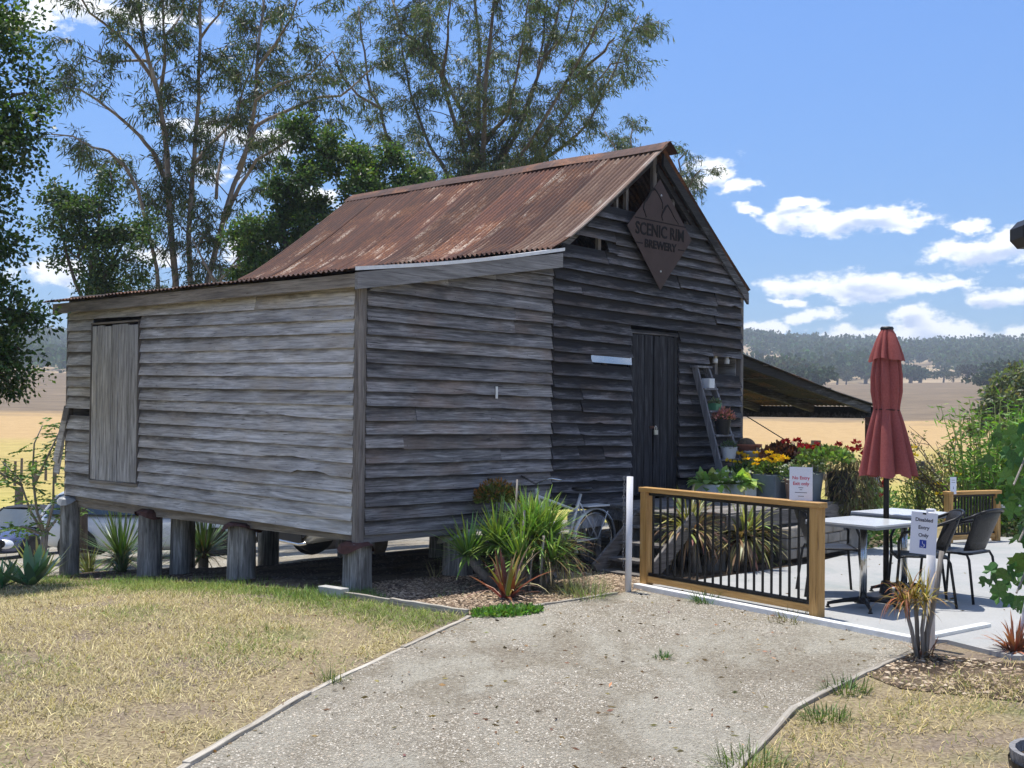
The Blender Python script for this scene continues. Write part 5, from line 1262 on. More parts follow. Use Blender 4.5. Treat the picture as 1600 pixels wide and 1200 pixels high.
MB().tube([(0, 0, 0), (.0, .0, .8), (-.05, -.05, 1.6)], .02, 8).build('stem', BARK, gv, smooth=True)
MB().tube([(-.35, -.25, .02), (-.30, -.25, .30), (-.22, -.2, .6), (-.15, -.1, 1.0)], .016, 8).build('stake', PVC, gv, smooth=True)
for (p0, p1) in (((-.1, 0, 1.5), (-.42, -.35, 1.2)), ((0, 0, 1.2), (-.36, -.3, .8)), ((0, 0, .9), (-.42, -.4, .45)), ((0, 0, 1.4), (.5, -.2, 1.1))): MB().tube([p0, ((p0[0]+p1[0])/2, (p0[1]+p1[1])/2, (p0[2]+p1[2])/2+.05), p1], .008, 6).build('cane', BARK, gv)
for i in range(230):
    z = r_.choice((r_.uniform(.95, 1.62), r_.uniform(.25, .75), r_.uniform(.3, 1.6))); xx = r_.uniform(-.44, .4)
    if .68 < z < .95: xx = r_.uniform(-.22, .5)
    o = bpy.data.objects.new('leaf', r_.choice(vmesh)); link(o, gv); s = r_.uniform(.09, .17); o.scale = (s, s, s)
    o.location = (xx + .02*math.sin(z*5), r_.uniform(-.35, .25), z); o.rotation_euler = (R(90)+r_.uniform(-.9, .5), r_.uniform(-.5, .5), r_.uniform(-.9, .9) + math.pi)

# ================================================================== LAWN, GRAVEL, MULCH BITS (nobody could count these)
def lawn_patch(name, n, poly, avoid, colfn, hfn, label):
    xs = np.array([p[0] for p in poly]); ys = np.array([p[1] for p in poly]); pts = []
    while len(pts) < n:
        y = ys.min() + (ys.max()-ys.min())*random.random()**1.0; x = random.uniform(xs.min(), xs.max())
        if inside(poly, x, y) and not any(inside(a, x, y) for a in avoid): pts.append((x, y))
    P = np.array([(x, y, ground_z(x, y)) for x, y in pts]); cols = np.array([colfn(x, y) for x, y in pts]); H = np.array([hfn(x, y) for x, y in pts])
    keep = H > .004; P, cols, H = P[keep], cols[keep], H[keep]; m = len(P)
    a = rng.uniform(0, 6.28, m); el = rng.uniform(-.05, 1.0, m)**1.0; D = np.stack([np.cos(a)*np.cos(el), np.sin(a)*np.cos(el), np.sin(el)], 1)
    cols = np.clip(cols*(1+rng.normal(size=(m, 1))*.32), .01, .9); P = P + np.array([0, 0, .006])
    V, F, C = blades(P, D, H*rng.uniform(.5, 1.6, m), .0054*rng.uniform(.7, 1.5, m), cols, .5, 2, None, 'sword'); o = np_mesh(name, V, F, DRYL, None, C)
    return tag(o, label, 'grass', kind='stuff')
def nz(x, y, s, k=0): return mnoise.noise((x*s, y*s, k))
def green_amt(x, y):
    q = -(x+1.415)*-.7405; bx = (x+1.415)*.672 + (y-11.3)*.7405      # barn local x: negative is out on the lawn
    g = math.exp(-((bx+.65)/.48)**2) if bx < 0 else 1
    return min(1, max(0, g*1.1 + .9*max(0, nz(x, y, .8, 4)-.12) + (.2 if y > 11.2 and x < -3.5 else 0)))
def lawn_col(x, y):
    g = green_amt(x, y); s = np.array((.52, .44, .25)) if random.random() < .75 else np.array((.38, .31, .18)); gr = np.array((.17, .23, .06)) if random.random() < .7 else np.array((.28, .30, .10))
    return gr if random.random() < g else s
def lawn_h(x, y):
    b = .6*nz(x, y, .55, 1) + .4*nz(x, y, 1.8, 2)
    if b > .06 and random.random() < .66: return 0
    return .044 + .024*nz(x, y, 3, 5) + .035*max(0, green_amt(x, y)-.4)
LAWN = [(-8, 4.6), (-1.75, 4.6), (-1.54, 5.73), (-1.22, 7.21), (-.78, 8.6), (-.36, 9.9), (-1.66, 10.95), (-2.1, 11.3), (-3.2, 12.3), (-4.6, 13.45), (-6.2, 14.9), (-9, 13)]
lawn_patch('lawn_grass', 230000, LAWN, [], lawn_col, lawn_h, 'short straw coloured lawn grass, greener along the barn, left of the path')
LAWN2 = [(.55, 4.4), (1.15, 5.8), (1.66, 6.92), (2.34, 7.88), (2.9, 8.6), (4.5, 8.3), (4.5, 4.4)]
lawn_patch('dry_grass', 26000, LAWN2, [], lambda x, y: np.array((.46, .37, .19)) if random.random() < .8 else np.array((.2, .23, .07)), lambda x, y: 0 if (nz(x, y, 1.2, 9) > .0 and random.random() < .7) or (y > 7.9 and random.random() < .8) else .05, 'sparse dry grass on bare soil right of the path')
def green_fringe():
    pts = []
    for _ in range(6500):
        t = random.random(); 
        x = -1.55 + random.gauss(0, .5) if random.random() < .45 else random.uniform(-5.6, -1.2)
        bx = random.gauss(-.52, .22); by = (-(x+1.415))/.7405 if False else random.uniform(-.6, 5.2)
        p = barn_pt(bx, by); pts.append((p.x, p.y, ground_z(p.x, p.y)))
    for _ in range(1500):
        pts.append((-1.45 + random.gauss(0, .35), 10.95 + random.gauss(0, .18), 0))
    P = np.array(pts); k = np.array([nz(p[0], p[1], 1.6, 3) > -.02 for p in pts]) ; P = P[k]; m = len(P)
    a = rng.uniform(0, 6.28, m); el = rng.uniform(.5, 1.45, m); D = np.stack([np.cos(a)*np.cos(el), np.sin(a)*np.cos(el), np.sin(el)], 1)
    V, F, C = blades(P, D, rng.uniform(.03, .10, m), .006, tint(m, (.13, .21, .05), .3), .7, 3, None, 'sword'); o = np_mesh('green_grass', V, F, LEAF, None, C); tag(o, 'longer green grass along the foot of the stumps', 'grass', kind='stuff')
green_fringe()
def stones(name, n, poly, smin, smax, palette, label, flat=.55, mat=None, boost=None):
    xs = [p[0] for p in poly]; ys = [p[1] for p in poly]; pts = []
    while len(pts) < n:
        x, y = random.uniform(min(xs), max(xs)), random.uniform(min(ys), max(ys))
        if inside(poly, x, y) and (boost is None or random.random() < boost(x, y)): pts.append((x, y, ground_z(x, y)+.006))
    P = np.array(pts); base = np.array([(1, 0, 0), (0, 1, 0), (-1, 0, 0), (0, -1, 0), (0, 0, 1)], float)
    s = rng.uniform(0, 1, n)**2.2*(smax-smin)+smin
    V = P[:, None] + base[None]*(1+rng.normal(size=(n, 5, 1))*.25)*s[:, None, None]*np.array([1, 1, flat])
    th = rng.uniform(0, 6.28, n); c_, s_ = np.cos(th)[:, None], np.sin(th)[:, None]; dx, dy = V[..., 0]-P[:, None, 0], (V[..., 1]-P[:, None, 1])*rng.uniform(.5, 1, n)[:, None]
    V[..., 0] = P[:, None, 0]+c_*dx-s_*dy; V[..., 1] = P[:, None, 1]+s_*dx+c_*dy
    F = (np.arange(n)[:, None, None]*5 + np.array([[0, 1, 4], [1, 2, 4], [2, 3, 4], [3, 0, 4]])[None]).reshape(-1, 3)
    pal = np.array(palette)[rng.integers(0, len(palette), n)]*(1+rng.normal(size=(n, 1))*.15)
    o = np_mesh(name, V.reshape(-1, 3), F, mat or DRYST, None, np.clip(np.repeat(pal, 5, 0), .02, .9)); return tag(o, label, 'gravel', kind='stuff')
DRYST = NT('stone_chips'); DRYST.base(DRYST.attr()); DRYST.rough(.9); DRYST = DRYST.m
stones('loose_gravel', 70000, DRIVE, .0022, .009, [(.37, .335, .27), (.42, .385, .32), (.28, .25, .20), (.47, .435, .37), (.38, .325, .255), (.33, .30, .245), (.24, .215, .175)], 'loose small stones strewn over the gravel path', boost=lambda x, y: .10 + .90*(nz(x*1.6, y*.6, .9, 6) + .35*nz(x, y, 3.5, 8) < .02))
stones('mulch_chips', 16000, [(-1.6, 10.95), (-.34, 10.0), (.96, 11.2), (1.5, 11.75), (1.2, 12.8), (-.6, 12.4), (-1.6, 11.6)], .004, .024, [(.20, .14, .09), (.32, .24, .16), (.12, .08, .05), (.40, .31, .22)], 'brown bark chips covering the mulch bed', .35)
stones('leaf_litter', 7000, RBED, .004, .03, [(.24, .17, .11), (.36, .27, .18), (.14, .095, .06), (.44, .36, .26)], 'dry leaf litter on the soil by the dracaena', .3)
stones('under_barn_litter', 5000, [(-5.6, 15), (-4.6, 13.5), (-3.2, 12.4), (-2.1, 11.4), (-1.6, 11), (.5, 13), (-2, 16)], .005, .025, [(.16, .12, .09), (.24, .19, .15), (.10, .07, .05)], 'dark litter on the soil under the barn edge', .4)

# ================================================================== CARS BEHIND THE BARN
TGLASS = plain('car_glass', (.05, .07, .09), .05, 0, .1, spec=.8); TYRE = plain('car_tyre', (.02, .02, .02), .85, 0, .15); ALLOY = plain('alloy_wheel', (.45, .45, .46), .3, .9, .1); LIGHTM = plain('headlight_lens', (.75, .78, .82), .1, .2, .06, spec=.8); DARKTRIM = plain('dark_trim', (.015, .015, .016), .6, 0, .2)
def car(loc, rz, label, paint, L, Wd, prof_low, green, wheel_r, wb, soft=False, plate=None, emblem=False, guard=False):
    """prof_low: stations (x, bottom z, top z, half width); green: glasshouse stations (x, z, half width)"""
    e = empty('parked_car', loc, rz, label, 'car', 'cars parked behind the barn')
    vs = []; m = 14
    for (x, zb, zt, hw) in prof_low:
        for k in range(m):
            a = 2*math.pi*(k+.5)/m; c, s = math.cos(a), math.sin(a); px_ = math.copysign(abs(c)**.45, c); pz = math.copysign(abs(s)**.5, s)
            vs.append((x, px_*hw*(1 - .06*max(0, pz)), (zb+zt)/2 + pz*(zt-zb)/2))
    n = len(prof_low); fs = [(i*m+k, i*m+(k+1) % m, (i+1)*m+(k+1) % m, (i+1)*m+k) for i in range(n-1) for k in range(m)] + [tuple(range(m-1, -1, -1)), tuple((n-1)*m+k for k in range(m))]
    o = MB().add(vs, fs).build('body', paint, e, smooth=True); o.modifiers.new('sub', 'SUBSURF').levels = 1; o.modifiers['sub'].render_levels = 2
    vs = []; fs = []
    for (x, z, hw, xb, zb, hwb) in green: vs += [(xb, -hwb, zb), (x, -hw, z), (x, hw, z), (xb, hwb, zb)]
    for i in range(len(green)-1):
        for c in ((0, 1), (2, 3)): fs.append((i*4+c[0], i*4+c[1], (i+1)*4+c[1], (i+1)*4+c[0]))
    fs += [(0, 3, 2, 1), tuple((len(green)-1)*4+k for k in (0, 1, 2, 3))]; g = MB().add(vs, fs).build('windows', TGLASS, e)
    rv = []; rf = []
    for (x, z, hw, xb, zb, hwb) in green: rv += [(x, -hw-.012, z-.03), (x, -hw*.9, z+.02), (x, 0, z+.045), (x, hw*.9, z+.02), (x, hw+.012, z-.03)]
    for i in range(len(green)-1): rf += [(i*5+k, i*5+k+1, (i+1)*5+k+1, (i+1)*5+k) for k in range(4)]
    MB().add(rv, rf).build('roof', DARKTRIM if soft else paint, e, smooth=True)
    pm = MB()
    for (x, z, hw, xb, zb, hwb) in (green[0], green[-1], green[len(green)//2]):
        for s in (-1, 1): pm.tube([(xb, s*hwb*1.0, zb-.02), (x, s*(hw+.006), z)], .03, 6)
    pm.build('pillars', DARKTRIM if soft else paint, e)
    for sx in (wb/2, -wb/2):
        for s in (-1, 1):
            w = empty('wheel', parent=e); y = s*(Wd/2-.10)
            MB().lathe([(wheel_r*.62, -.1), (wheel_r*.93, -.105), (wheel_r, -.07), (wheel_r, .07), (wheel_r*.93, .105), (wheel_r*.62, .1)], 28).build('tyre', TYRE, w, smooth=True)
            rm = MB().lathe([(.04, .055), (wheel_r*.2, .06), (wheel_r*.62, .08)], 20); 
            for k in range(5):
                a = 2*math.pi*k/5; rm.bar((0, 0, .085), (wheel_r*.6*math.cos(a), wheel_r*.6*math.sin(a), .09), .05, .02)
            rm.build('rim', ALLOY, w); w.location = (sx, y, wheel_r); w.rotation_euler = (R(-90)*s, 0, 0)
            ar = MB().lathe([(wheel_r*1.16, -.01), (wheel_r*1.16, .012), (0, .012)], 24); o = ar.build('wheel_arch', DARKTRIM, e); o.location = (sx, s*(Wd/2-.012), wheel_r*1.02); o.rotation_euler = (R(-90)*s, 0, 0)
    fx, fz = prof_low[-1][0], prof_low[-1][2]
    for s in (-1, 1):
        hl = MB().lathe([(0, .05), (.07, .045), (.12, .02), (.13, 0)], 16); o = hl.build('headlight', LIGHTM, e, smooth=True); o.location = (fx-.10, s*(Wd/2-.24), fz-.06); o.rotation_euler = (0, R(62), s*R(24)); o.scale = (.9, 1.35, 1)
        fg = MB().lathe([(0, -.01), (.06, 0), (.085, .012), (.095, .0)], 18); o = fg.build('fog_light', DARKTRIM, e, smooth=True); o.location = (fx-.0, s*(Wd/2-.30), prof_low[-1][1]+.22); o.rotation_euler = (0, R(90), s*R(15))
    MB().box((fx-.03, -Wd*.33, prof_low[-1][1]+.04), (fx+.022, Wd*.33, prof_low[-1][1]+.19)).build('air_intake', DARKTRIM, e, bevel=.01)
    if plate: MB().box((fx+.022, -.186, prof_low[-1][1]+.12), (fx+.032, .186, prof_low[-1][1]+.23)).build('number_plate', plain('plate_white', (.7, .7, .66), .5), e); text_mesh(plate, .10, 'plate_text', INK, e, (fx+.034, 0, prof_low[-1][1]+.17), (R(90), 0, R(90)), .001)
    if emblem:
        em = MB(); em.tube([(fx+.02, .075*math.cos(a), fz-.13+.052*math.sin(a)) for a in np.linspace(0, 2*math.pi, 21)], .008, 6, False); em.tube([(fx+.02, .07*u, fz-.13+v_) for u, v_ in ((-1, .0), (-.6, .028), (-.25, .012), (0, -.02), (.25, .012), (.6, .028), (1, .0))], .007, 6); em.build('emblem', CHROME, e, smooth=True)
    if guard: MB().tube([(fx+.02, s*Wd*.42, prof_low[-1][1]+z) for s, z in ((-1, .06), (-.7, .02), (.7, .02), (1, .06))], .025, 8).build('bumper_guard', CHROME, e, smooth=True)
    for s in (-1, 1): MB().lathe([(0, .06), (.08, .05), (.09, 0), (0, -.02)], 12, (green[-1][3]-.12, s*(Wd/2+.06), green[-1][4]+.02)).build('mirror', paint, e, smooth=True)
    return e
BLUEP = plain('dark_blue_paint', (.13, .15, .25), .16, .55, .08, spec=.6); SILVP = plain('silver_paint', (.42, .44, .46), .25, .5, .05, spec=.5); WHITEP = plain('white_car_paint', (.68, .70, .70), .25, 0, .03, spec=.5)
c = (-11.95, 30.2); car((c[0], c[1], ground_z(*c)+.02), R(-100), 'dark blue convertible sports car facing the camera at the left edge', BLUEP, 4.0, 1.7, [(-1.98, .45, .72, .5), (-1.8, .25, .80, .78), (-1.1, .2, .84, .85), (0, .18, .84, .84), (.8, .2, .82, .85), (1.5, .22, .74, .82), (1.86, .25, .64, .68), (2.0, .30, .56, .45)], [(-.75, 1.10, .48, -1.05, .82, .66), (-.4, 1.20, .55, -.6, .82, .70), (.15, 1.20, .56, .2, .82, .72), (.25, 1.17, .55, .80, .80, .70)], .31, 2.33, True, '456 15C', True)
c = (-7.2, 24.6); car((c[0], c[1], ground_z(*c)+.02), R(8), 'white hatchback parked side on behind the leftmost stump', WHITEP, 4.3, 1.78, [(-2.12, .45, .85, .55), (-2.0, .25, .98, .82), (-1.2, .2, .98, .88), (0, .18, .95, .88), (.9, .2, .93, .88), (1.6, .22, .86, .85), (1.98, .28, .74, .72), (2.12, .32, .64, .5)], [(-1.75, 1.30, .55, -2.0, .95, .74), (-1.2, 1.46, .60, -1.3, .95, .78), (0, 1.48, .61, 0, .93, .78), (.35, 1.42, .60, 1.0, .90, .76)], .32, 2.6)
c = (-1.75, 21.0); car((c[0], c[1], ground_z(*c)+.02), R(216), 'silver four wheel drive seen through the gap under the barn', SILVP, 4.7, 1.86, [(-2.3, .6, 1.05, .7), (-2.2, .42, 1.15, .88), (-1.2, .38, 1.15, .93), (0, .36, 1.14, .93), (.9, .38, 1.12, .93), (1.7, .36, 1.06, .92), (2.15, .29, .98, .88), (2.32, .30, .86, .80)], [(-2.05, 1.55, .62, -2.2, 1.12, .82), (-1.4, 1.76, .68, -1.5, 1.12, .85), (0, 1.78, .69, 0, 1.12, .85), (.3, 1.72, .67, 1.0, 1.10, .82)], .37, 2.75, guard=True)
# ================================================================== TREES
def gum_bark(name, a, b, c):
    t = NT(name); P = t.coord((1, 1, .35)); f = t.noise(P, 6, 5, .65, .5); g = t.noise(t.coord((1, 1, .15)), 22, 4)
    t.base(t.mix(.35, t.ramp(f, [(.35, a), (.5, b), (.68, c)]), t.ramp(g, [(.3, a), (.7, c)]))); t.rough(.8); t.bump(g, .4, .02); return t.m
GUMB = gum_bark('gum_bark', (.12, .088, .068), (.235, .185, .15), (.37, .32, .28)); GUMD = gum_bark('dark_gum_bark', (.06, .045, .038), (.125, .098, .082), (.22, .185, .16)); DARKB = gum_bark('dark_bark', (.045, .035, .028), (.09, .07, .058), (.16, .13, .11))
GUML = leafmat('gum_leaf', .38, .45, .4); BROADL = leafmat('broad_leaf', .38, .45, .4)
GUM_A=[
 (0.107,0.028,[(-7.49,27.00,4.01),(-7.45,26.81,4.42),(-7.61,26.62,6.65),(-7.66,26.43,7.74),(-7.70,26.25,8.32),(-7.90,26.06,9.10),(-8.00,25.87,9.81),(-8.12,25.68,10.84)]),
 (0.057,0.017,[(-7.87,27.00,8.30),(-7.95,26.60,8.84),(-8.33,26.21,9.42),(-8.55,25.81,9.64),(-8.96,25.41,9.92),(-9.17,25.02,10.39)]),
 (0.050,0.017,[(-7.92,27.00,8.51),(-7.78,26.83,9.25),(-7.77,26.65,10.06),(-7.81,26.48,11.13)]),
 (0.057,0.014,[(-7.72,27.00,6.65),(-7.96,26.71,7.26),(-8.18,26.42,7.56),(-8.63,26.14,7.97),(-8.95,25.85,8.21),(-9.19,25.56,8.34),(-9.49,25.27,8.32)]),
 (0.064,0.014,[(-7.87,27.00,4.01),(-7.84,26.69,4.69),(-8.19,26.38,6.39),(-8.38,26.07,6.82),(-8.63,25.76,7.08),(-8.86,25.45,7.09),(-9.16,25.14,7.25),(-9.50,24.83,7.22)]),
 (0.085,0.028,[(-7.18,27.00,4.02),(-7.17,26.93,4.58),(-7.14,26.86,6.42),(-7.08,26.79,7.05),(-7.01,26.72,8.10),(-6.98,26.65,8.79),(-6.93,26.58,9.76),(-6.87,26.51,11.22)]),
 (0.050,0.014,[(-7.15,27.00,7.04),(-6.92,27.35,7.55),(-6.65,27.70,7.97),(-6.44,28.04,8.42),(-6.38,28.39,9.11),(-6.24,28.74,9.82),(-6.22,29.09,10.84)]),
 (0.092,0.028,[(-6.82,27.00,4.02),(-6.83,27.19,4.54),(-6.61,27.38,5.65),(-6.38,27.56,6.70),(-6.14,27.75,7.54),(-6.01,27.94,8.55),(-6.03,28.13,9.34),(-6.01,28.31,10.30),(-5.96,28.50,11.88)]),
 (0.043,0.014,[(-6.63,27.00,6.31),(-6.65,27.44,7.26),(-6.66,27.88,7.86),(-6.66,28.33,8.64)]),
 (0.057,0.014,[(-6.45,27.00,5.81),(-6.04,26.72,6.55),(-5.64,26.44,7.06),(-5.10,26.17,7.29),(-4.46,25.89,7.62),(-4.12,25.61,7.86)]),
 (0.057,0.014,[(-6.15,27.00,6.95),(-5.78,27.03,7.94),(-5.24,27.06,8.23),(-4.37,27.09,8.62),(-3.91,27.12,8.66),(-3.52,27.15,9.00),(-3.17,27.18,9.33)]),
 (0.050,0.014,[(-5.91,27.00,7.89),(-5.72,26.72,8.44),(-5.17,26.44,8.72),(-4.43,26.16,8.89),(-3.91,25.88,9.30)]),
 (0.043,0.014,[(-5.79,27.00,9.18),(-5.26,26.45,9.60),(-4.82,25.91,9.99),(-4.52,25.36,10.63)]),
 (0.036,0.011,[(-8.19,27.00,9.37),(-8.44,26.34,9.18),(-8.77,25.69,8.92),(-9.01,25.03,8.93)]),
 (0.036,0.011,[(-7.04,27.00,9.89),(-6.42,26.29,10.24),(-6.05,25.57,10.69)]),
 (0.036,0.011,[(-7.87,27.00,9.88),(-7.75,28.07,10.80),(-7.98,29.14,11.93)]),
]
GUM_B=[
 (0.098,0.029,[(-1.07,31.00,7.22),(-1.10,31.28,7.77),(-1.32,31.56,8.46),(-1.67,31.85,9.48),(-2.01,32.13,10.62),(-2.67,32.41,11.42),(-3.13,32.69,12.02),(-3.43,32.97,12.98)]),
 (0.073,0.021,[(-1.01,31.00,8.37),(-1.40,31.37,9.45),(-1.76,31.74,10.18),(-2.13,32.10,10.82),(-2.51,32.47,12.13),(-2.64,32.84,13.30)]),
 (0.114,0.033,[(-0.92,31.00,7.22),(-0.93,31.30,7.81),(-0.99,31.60,8.67),(-0.96,31.90,9.92),(-0.94,32.20,10.86),(-1.05,32.50,12.15),(-1.12,32.80,13.47)]),
 (0.114,0.033,[(-0.77,31.00,7.22),(-0.79,30.69,7.69),(-0.77,30.39,8.40),(-0.75,30.08,8.98),(-0.71,29.77,10.01),(-0.59,29.47,11.02),(-0.49,29.16,12.17)]),
 (0.065,0.016,[(-0.77,31.00,8.46),(-0.48,30.81,8.83),(-0.23,30.62,9.03),(-0.08,30.43,9.55),(0.08,30.24,10.31),(0.23,30.05,11.06),(0.34,29.86,11.95)]),
 (0.082,0.020,[(-0.62,31.00,7.23),(-0.58,31.11,7.87),(-0.31,31.22,8.34),(-0.07,31.33,8.79),(0.26,31.44,9.48),(0.58,31.54,10.35),(0.74,31.65,11.39),(0.82,31.76,12.44)]),
 (0.082,0.020,[(-2.42,31.00,7.12),(-2.52,31.15,7.48),(-2.70,31.31,7.89),(-2.97,31.46,8.28),(-3.33,31.62,8.73),(-3.52,31.77,9.53),(-3.80,31.93,9.98),(-3.96,32.08,10.79),(-4.11,32.24,11.52),(-4.22,32.39,12.43)]),
 (0.082,0.020,[(-1.61,31.00,7.22),(-1.71,31.30,7.68),(-1.90,31.61,8.08),(-2.22,31.91,8.56),(-2.54,32.22,9.39),(-2.84,32.52,10.24),(-3.05,32.82,11.19),(-3.17,33.13,12.16)]),
 (0.082,0.020,[(-0.05,31.00,7.23),(-0.06,31.33,7.71),(0.77,31.65,8.20),(1.62,31.98,8.92),(1.98,32.30,9.37),(2.42,32.63,10.32),(2.96,32.95,11.64),(3.38,33.28,12.54)]),
 (0.082,0.020,[(-0.22,31.00,7.23),(-0.22,30.65,7.65),(0.42,30.29,8.40),(0.88,29.94,9.12),(1.33,29.58,9.82),(1.77,29.23,10.51),(2.12,28.87,11.25),(2.24,28.52,11.82)]),
 (0.090,0.021,[(-0.46,31.00,7.23),(-0.47,31.11,7.77),(0.10,31.21,8.84),(0.42,31.32,9.79),(0.74,31.42,10.82),(1.07,31.53,11.86),(1.23,31.64,13.08)]),
 (0.065,0.016,[(0.44,31.00,7.48),(0.47,31.17,7.93),(1.09,31.34,8.97),(1.59,31.52,9.68),(2.10,31.69,10.24),(2.52,31.86,10.80),(3.05,32.03,10.94)]),
 (0.049,0.016,[(-3.43,31.00,9.33),(-4.01,31.01,9.66),(-4.43,31.02,10.15),(-4.69,31.04,10.82)]),
 (0.049,0.016,[(-1.89,31.00,10.18),(-1.68,30.03,10.87),(-1.56,29.07,11.51)]),
 (0.049,0.016,[(0.73,31.00,10.70),(1.30,30.92,11.34),(1.53,30.84,12.14)]),
 (0.049,0.016,[(1.56,31.00,10.21),(2.20,29.77,10.51),(2.33,28.54,10.46)]),
]
GUM_C=[
 (0.069,0.023,[(4.23,44.00,8.90),(4.04,44.58,10.64),(3.73,45.16,11.47),(3.41,45.74,12.20)]),
 (0.069,0.023,[(4.35,44.00,8.90),(4.38,44.49,10.86),(4.30,44.97,11.80),(4.46,45.46,12.51)]),
 (0.069,0.023,[(5.98,44.00,8.68),(6.09,44.06,10.09),(5.98,44.13,10.81),(6.33,44.19,11.18)]),
 (0.046,0.023,[(5.97,44.00,8.92),(6.49,43.60,10.13),(6.65,43.20,10.28)]),
]
[(-6.46, 26.0, 3.93), (-6.26, 26.0, 4.49), (-5.86, 26.0, 4.9), (-5.73, 26.0, 5.39), (-5.53, 26.0, 5.66)]

def polylen(p): return sum((p[i+1]-p[i]).length for i in range(len(p)-1))
def along(p, t):
    L = polylen(p)*t
    for i in range(len(p)-1):
        d = (p[i+1]-p[i]).length
        if L <= d or i == len(p)-2: return p[i].lerp(p[i+1], min(1, L/max(d, 1e-6))), (p[i+1]-p[i]).normalized()
        L -= d
def smoothpts(p, r_):
    out = [p[0]]
    for i in range(len(p)-1):
        m = p[i].lerp(p[i+1], .5) + Vector((r_.uniform(-1, 1), r_.uniform(-1, 1), r_.uniform(-.4, .4)))*(p[i+1]-p[i]).length*.035; out += [m, p[i+1]]
    return out
def gum(name, limbs, root, bark, label, per_m=1.5, twigs=5, nleaf=24, blen=(.7, 1.7), leaf=(.15, .022), col=(.075, .105, .045), seed=1, start=.35, up=.5, base_join=True, droopy=.8, rimcol=None):
    r_ = random.Random(seed); e = empty(name, root, 0, label, 'tree'); o0 = Vector(root); wood_ = MB(); tw = MB(); LP_, LD_ = [], []
    jn = MB()
    for li, (r0, r1, pts) in enumerate(limbs):
        p = [Vector(q)-o0 for q in pts]
        if base_join and r0 > .05 and p[0].z < limbs[0][2][0][2]-o0.z+1.2:
            b = Vector((p[0].x*.25, p[0].y*.25, -.2)); p = [b, b.lerp(p[0], .5) + Vector((0, 0, .3))] + p
        p = smoothpts(p, r_); n = len(p); rad = [r0+(r1-r0)*(i/(n-1))**.8 for i in range(n)]
        wood_.tube(p, rad, 8)
        Lm = polylen(p); nb = int(Lm*(1-start)*per_m)
        for b in range(nb):
            t = start + (1-start)*(b+r_.random())/max(1, nb); q, d = along(p, t)
            dirv = (Vector((r_.gauss(0, 1), r_.gauss(0, 1), r_.gauss(0, .6))).normalized() + d*.5 + Vector((0, 0, up))).normalized(); L = r_.uniform(*blen)*(1.1-.45*t)
            bp = [q]; c = q.copy(); dd = dirv.copy()
            for k in range(4):
                c = c + dd*L/4; bp.append(c.copy()); dd = (dd + Vector((r_.gauss(0, .28), r_.gauss(0, .28), r_.gauss(-.03, .22)))).normalized()
            rb = max(.008, r1*.5); tw.tube(bp, [rb, rb*.85, rb*.7, rb*.5, rb*.3], 5)
            for w in range(twigs):
                q2, d2 = along(bp, r_.uniform(.35, 1.0)); td = (Vector((r_.gauss(0, 1), r_.gauss(0, 1), r_.gauss(-.1, .6))).normalized() + d2*.7).normalized(); tl = r_.uniform(.25, .6)
                t3 = q2 + td*tl*.6; t4 = t3 + (td + Vector((0, 0, -.7))).normalized()*tl*.5; tw.tube([q2, t3, t4], [.006, .005, .003], 4, False)
                m = int(nleaf*r_.uniform(.5, 1.4))
                u = np.random.default_rng(r_.randrange(1 << 30)); s = u.random(m); base_ = np.where((s < .5)[:, None], np.array(q2)+(np.array(t3)-np.array(q2))*(s*2)[:, None], np.array(t3)+(np.array(t4)-np.array(t3))*((s-.5)*2)[:, None])
                LP_.append(base_ + u.normal(size=(m, 3))*.05); LD_.append(u.normal(size=(m, 3))*.55 + np.array([0, 0, -droopy]) + np.array(td)*.35)
    wood_.build('trunk', bark, e, smooth=True); o = tw.build('branches', GUMD, e); o['kind'] = 'stuff'
    if LP_:
        P = np.concatenate(LP_); D = np.concatenate(LD_); n = len(P); c = tint(n, col, .3, .10)
        if rimcol is not None:
            k = rng.random(n) < .12; c[k] = tint(int(k.sum()), rimcol, .2)
        V, F, C = leaves(P, D, leaf[0]*rng.uniform(.6, 1.3, n), leaf[1]*rng.uniform(.7, 1.4, n), c); o = np_mesh('crown', V, F, GUML, e, C)
    return e, (len(P) if LP_ else 0)
z0 = ground_z(-7.4, 27)
e, n1 = gum('gum_tree', GUM_A, (-7.2, 27, z0), GUMB, 'tall open gum tree with pale fanning stems behind the lean-to roof', 3.4, 8, 26, (.7, 2.0), (.18, .026), (.058, .085, .036), 3, .36, .35, rimcol=(.11, .13, .05))
z0 = ground_z(-.8, 31)
e, n2 = gum('gum_tree', GUM_B, (-.8, 31, z0), GUMD, 'dense many stemmed gum tree rising behind the roof ridge', 3.3, 8, 26, (.7, 2.0), (.18, .024), (.082, .115, .05), 5, .45, .5, rimcol=(.15, .15, .055))
z0 = ground_z(5.0, 44)
e, n3 = gum('gum_tree', GUM_C, (5.0, 44, z0), GUMD, 'small gum tree crown just behind the gable peak', 3.6, 6, 24, (.5, 1.1), (.2, .030), (.08, .11, .05), 7, .0, .3)
bare = [(.06, .012, [(-6.46, 26.0, 3.0), (-6.26, 26.0, 4.4), (-5.86, 26.0, 4.9), (-5.73, 26.0, 5.4)]), (.04, .01, [(-6.3, 26, 4.2), (-6.7, 26, 4.9), (-6.9, 26, 5.3)]), (.04, .01, [(-6.1, 26, 4.6), (-5.4, 26, 5.0), (-5.0, 26.1, 5.3)])]
gum('bare_tree', bare, (-6.4, 26, ground_z(-6.4, 26)), GUMB, 'leafless twiggy tree behind the lean-to roof', 5.0, 6, 0, (.5, 1.0), seed=9, start=.1, up=.5)

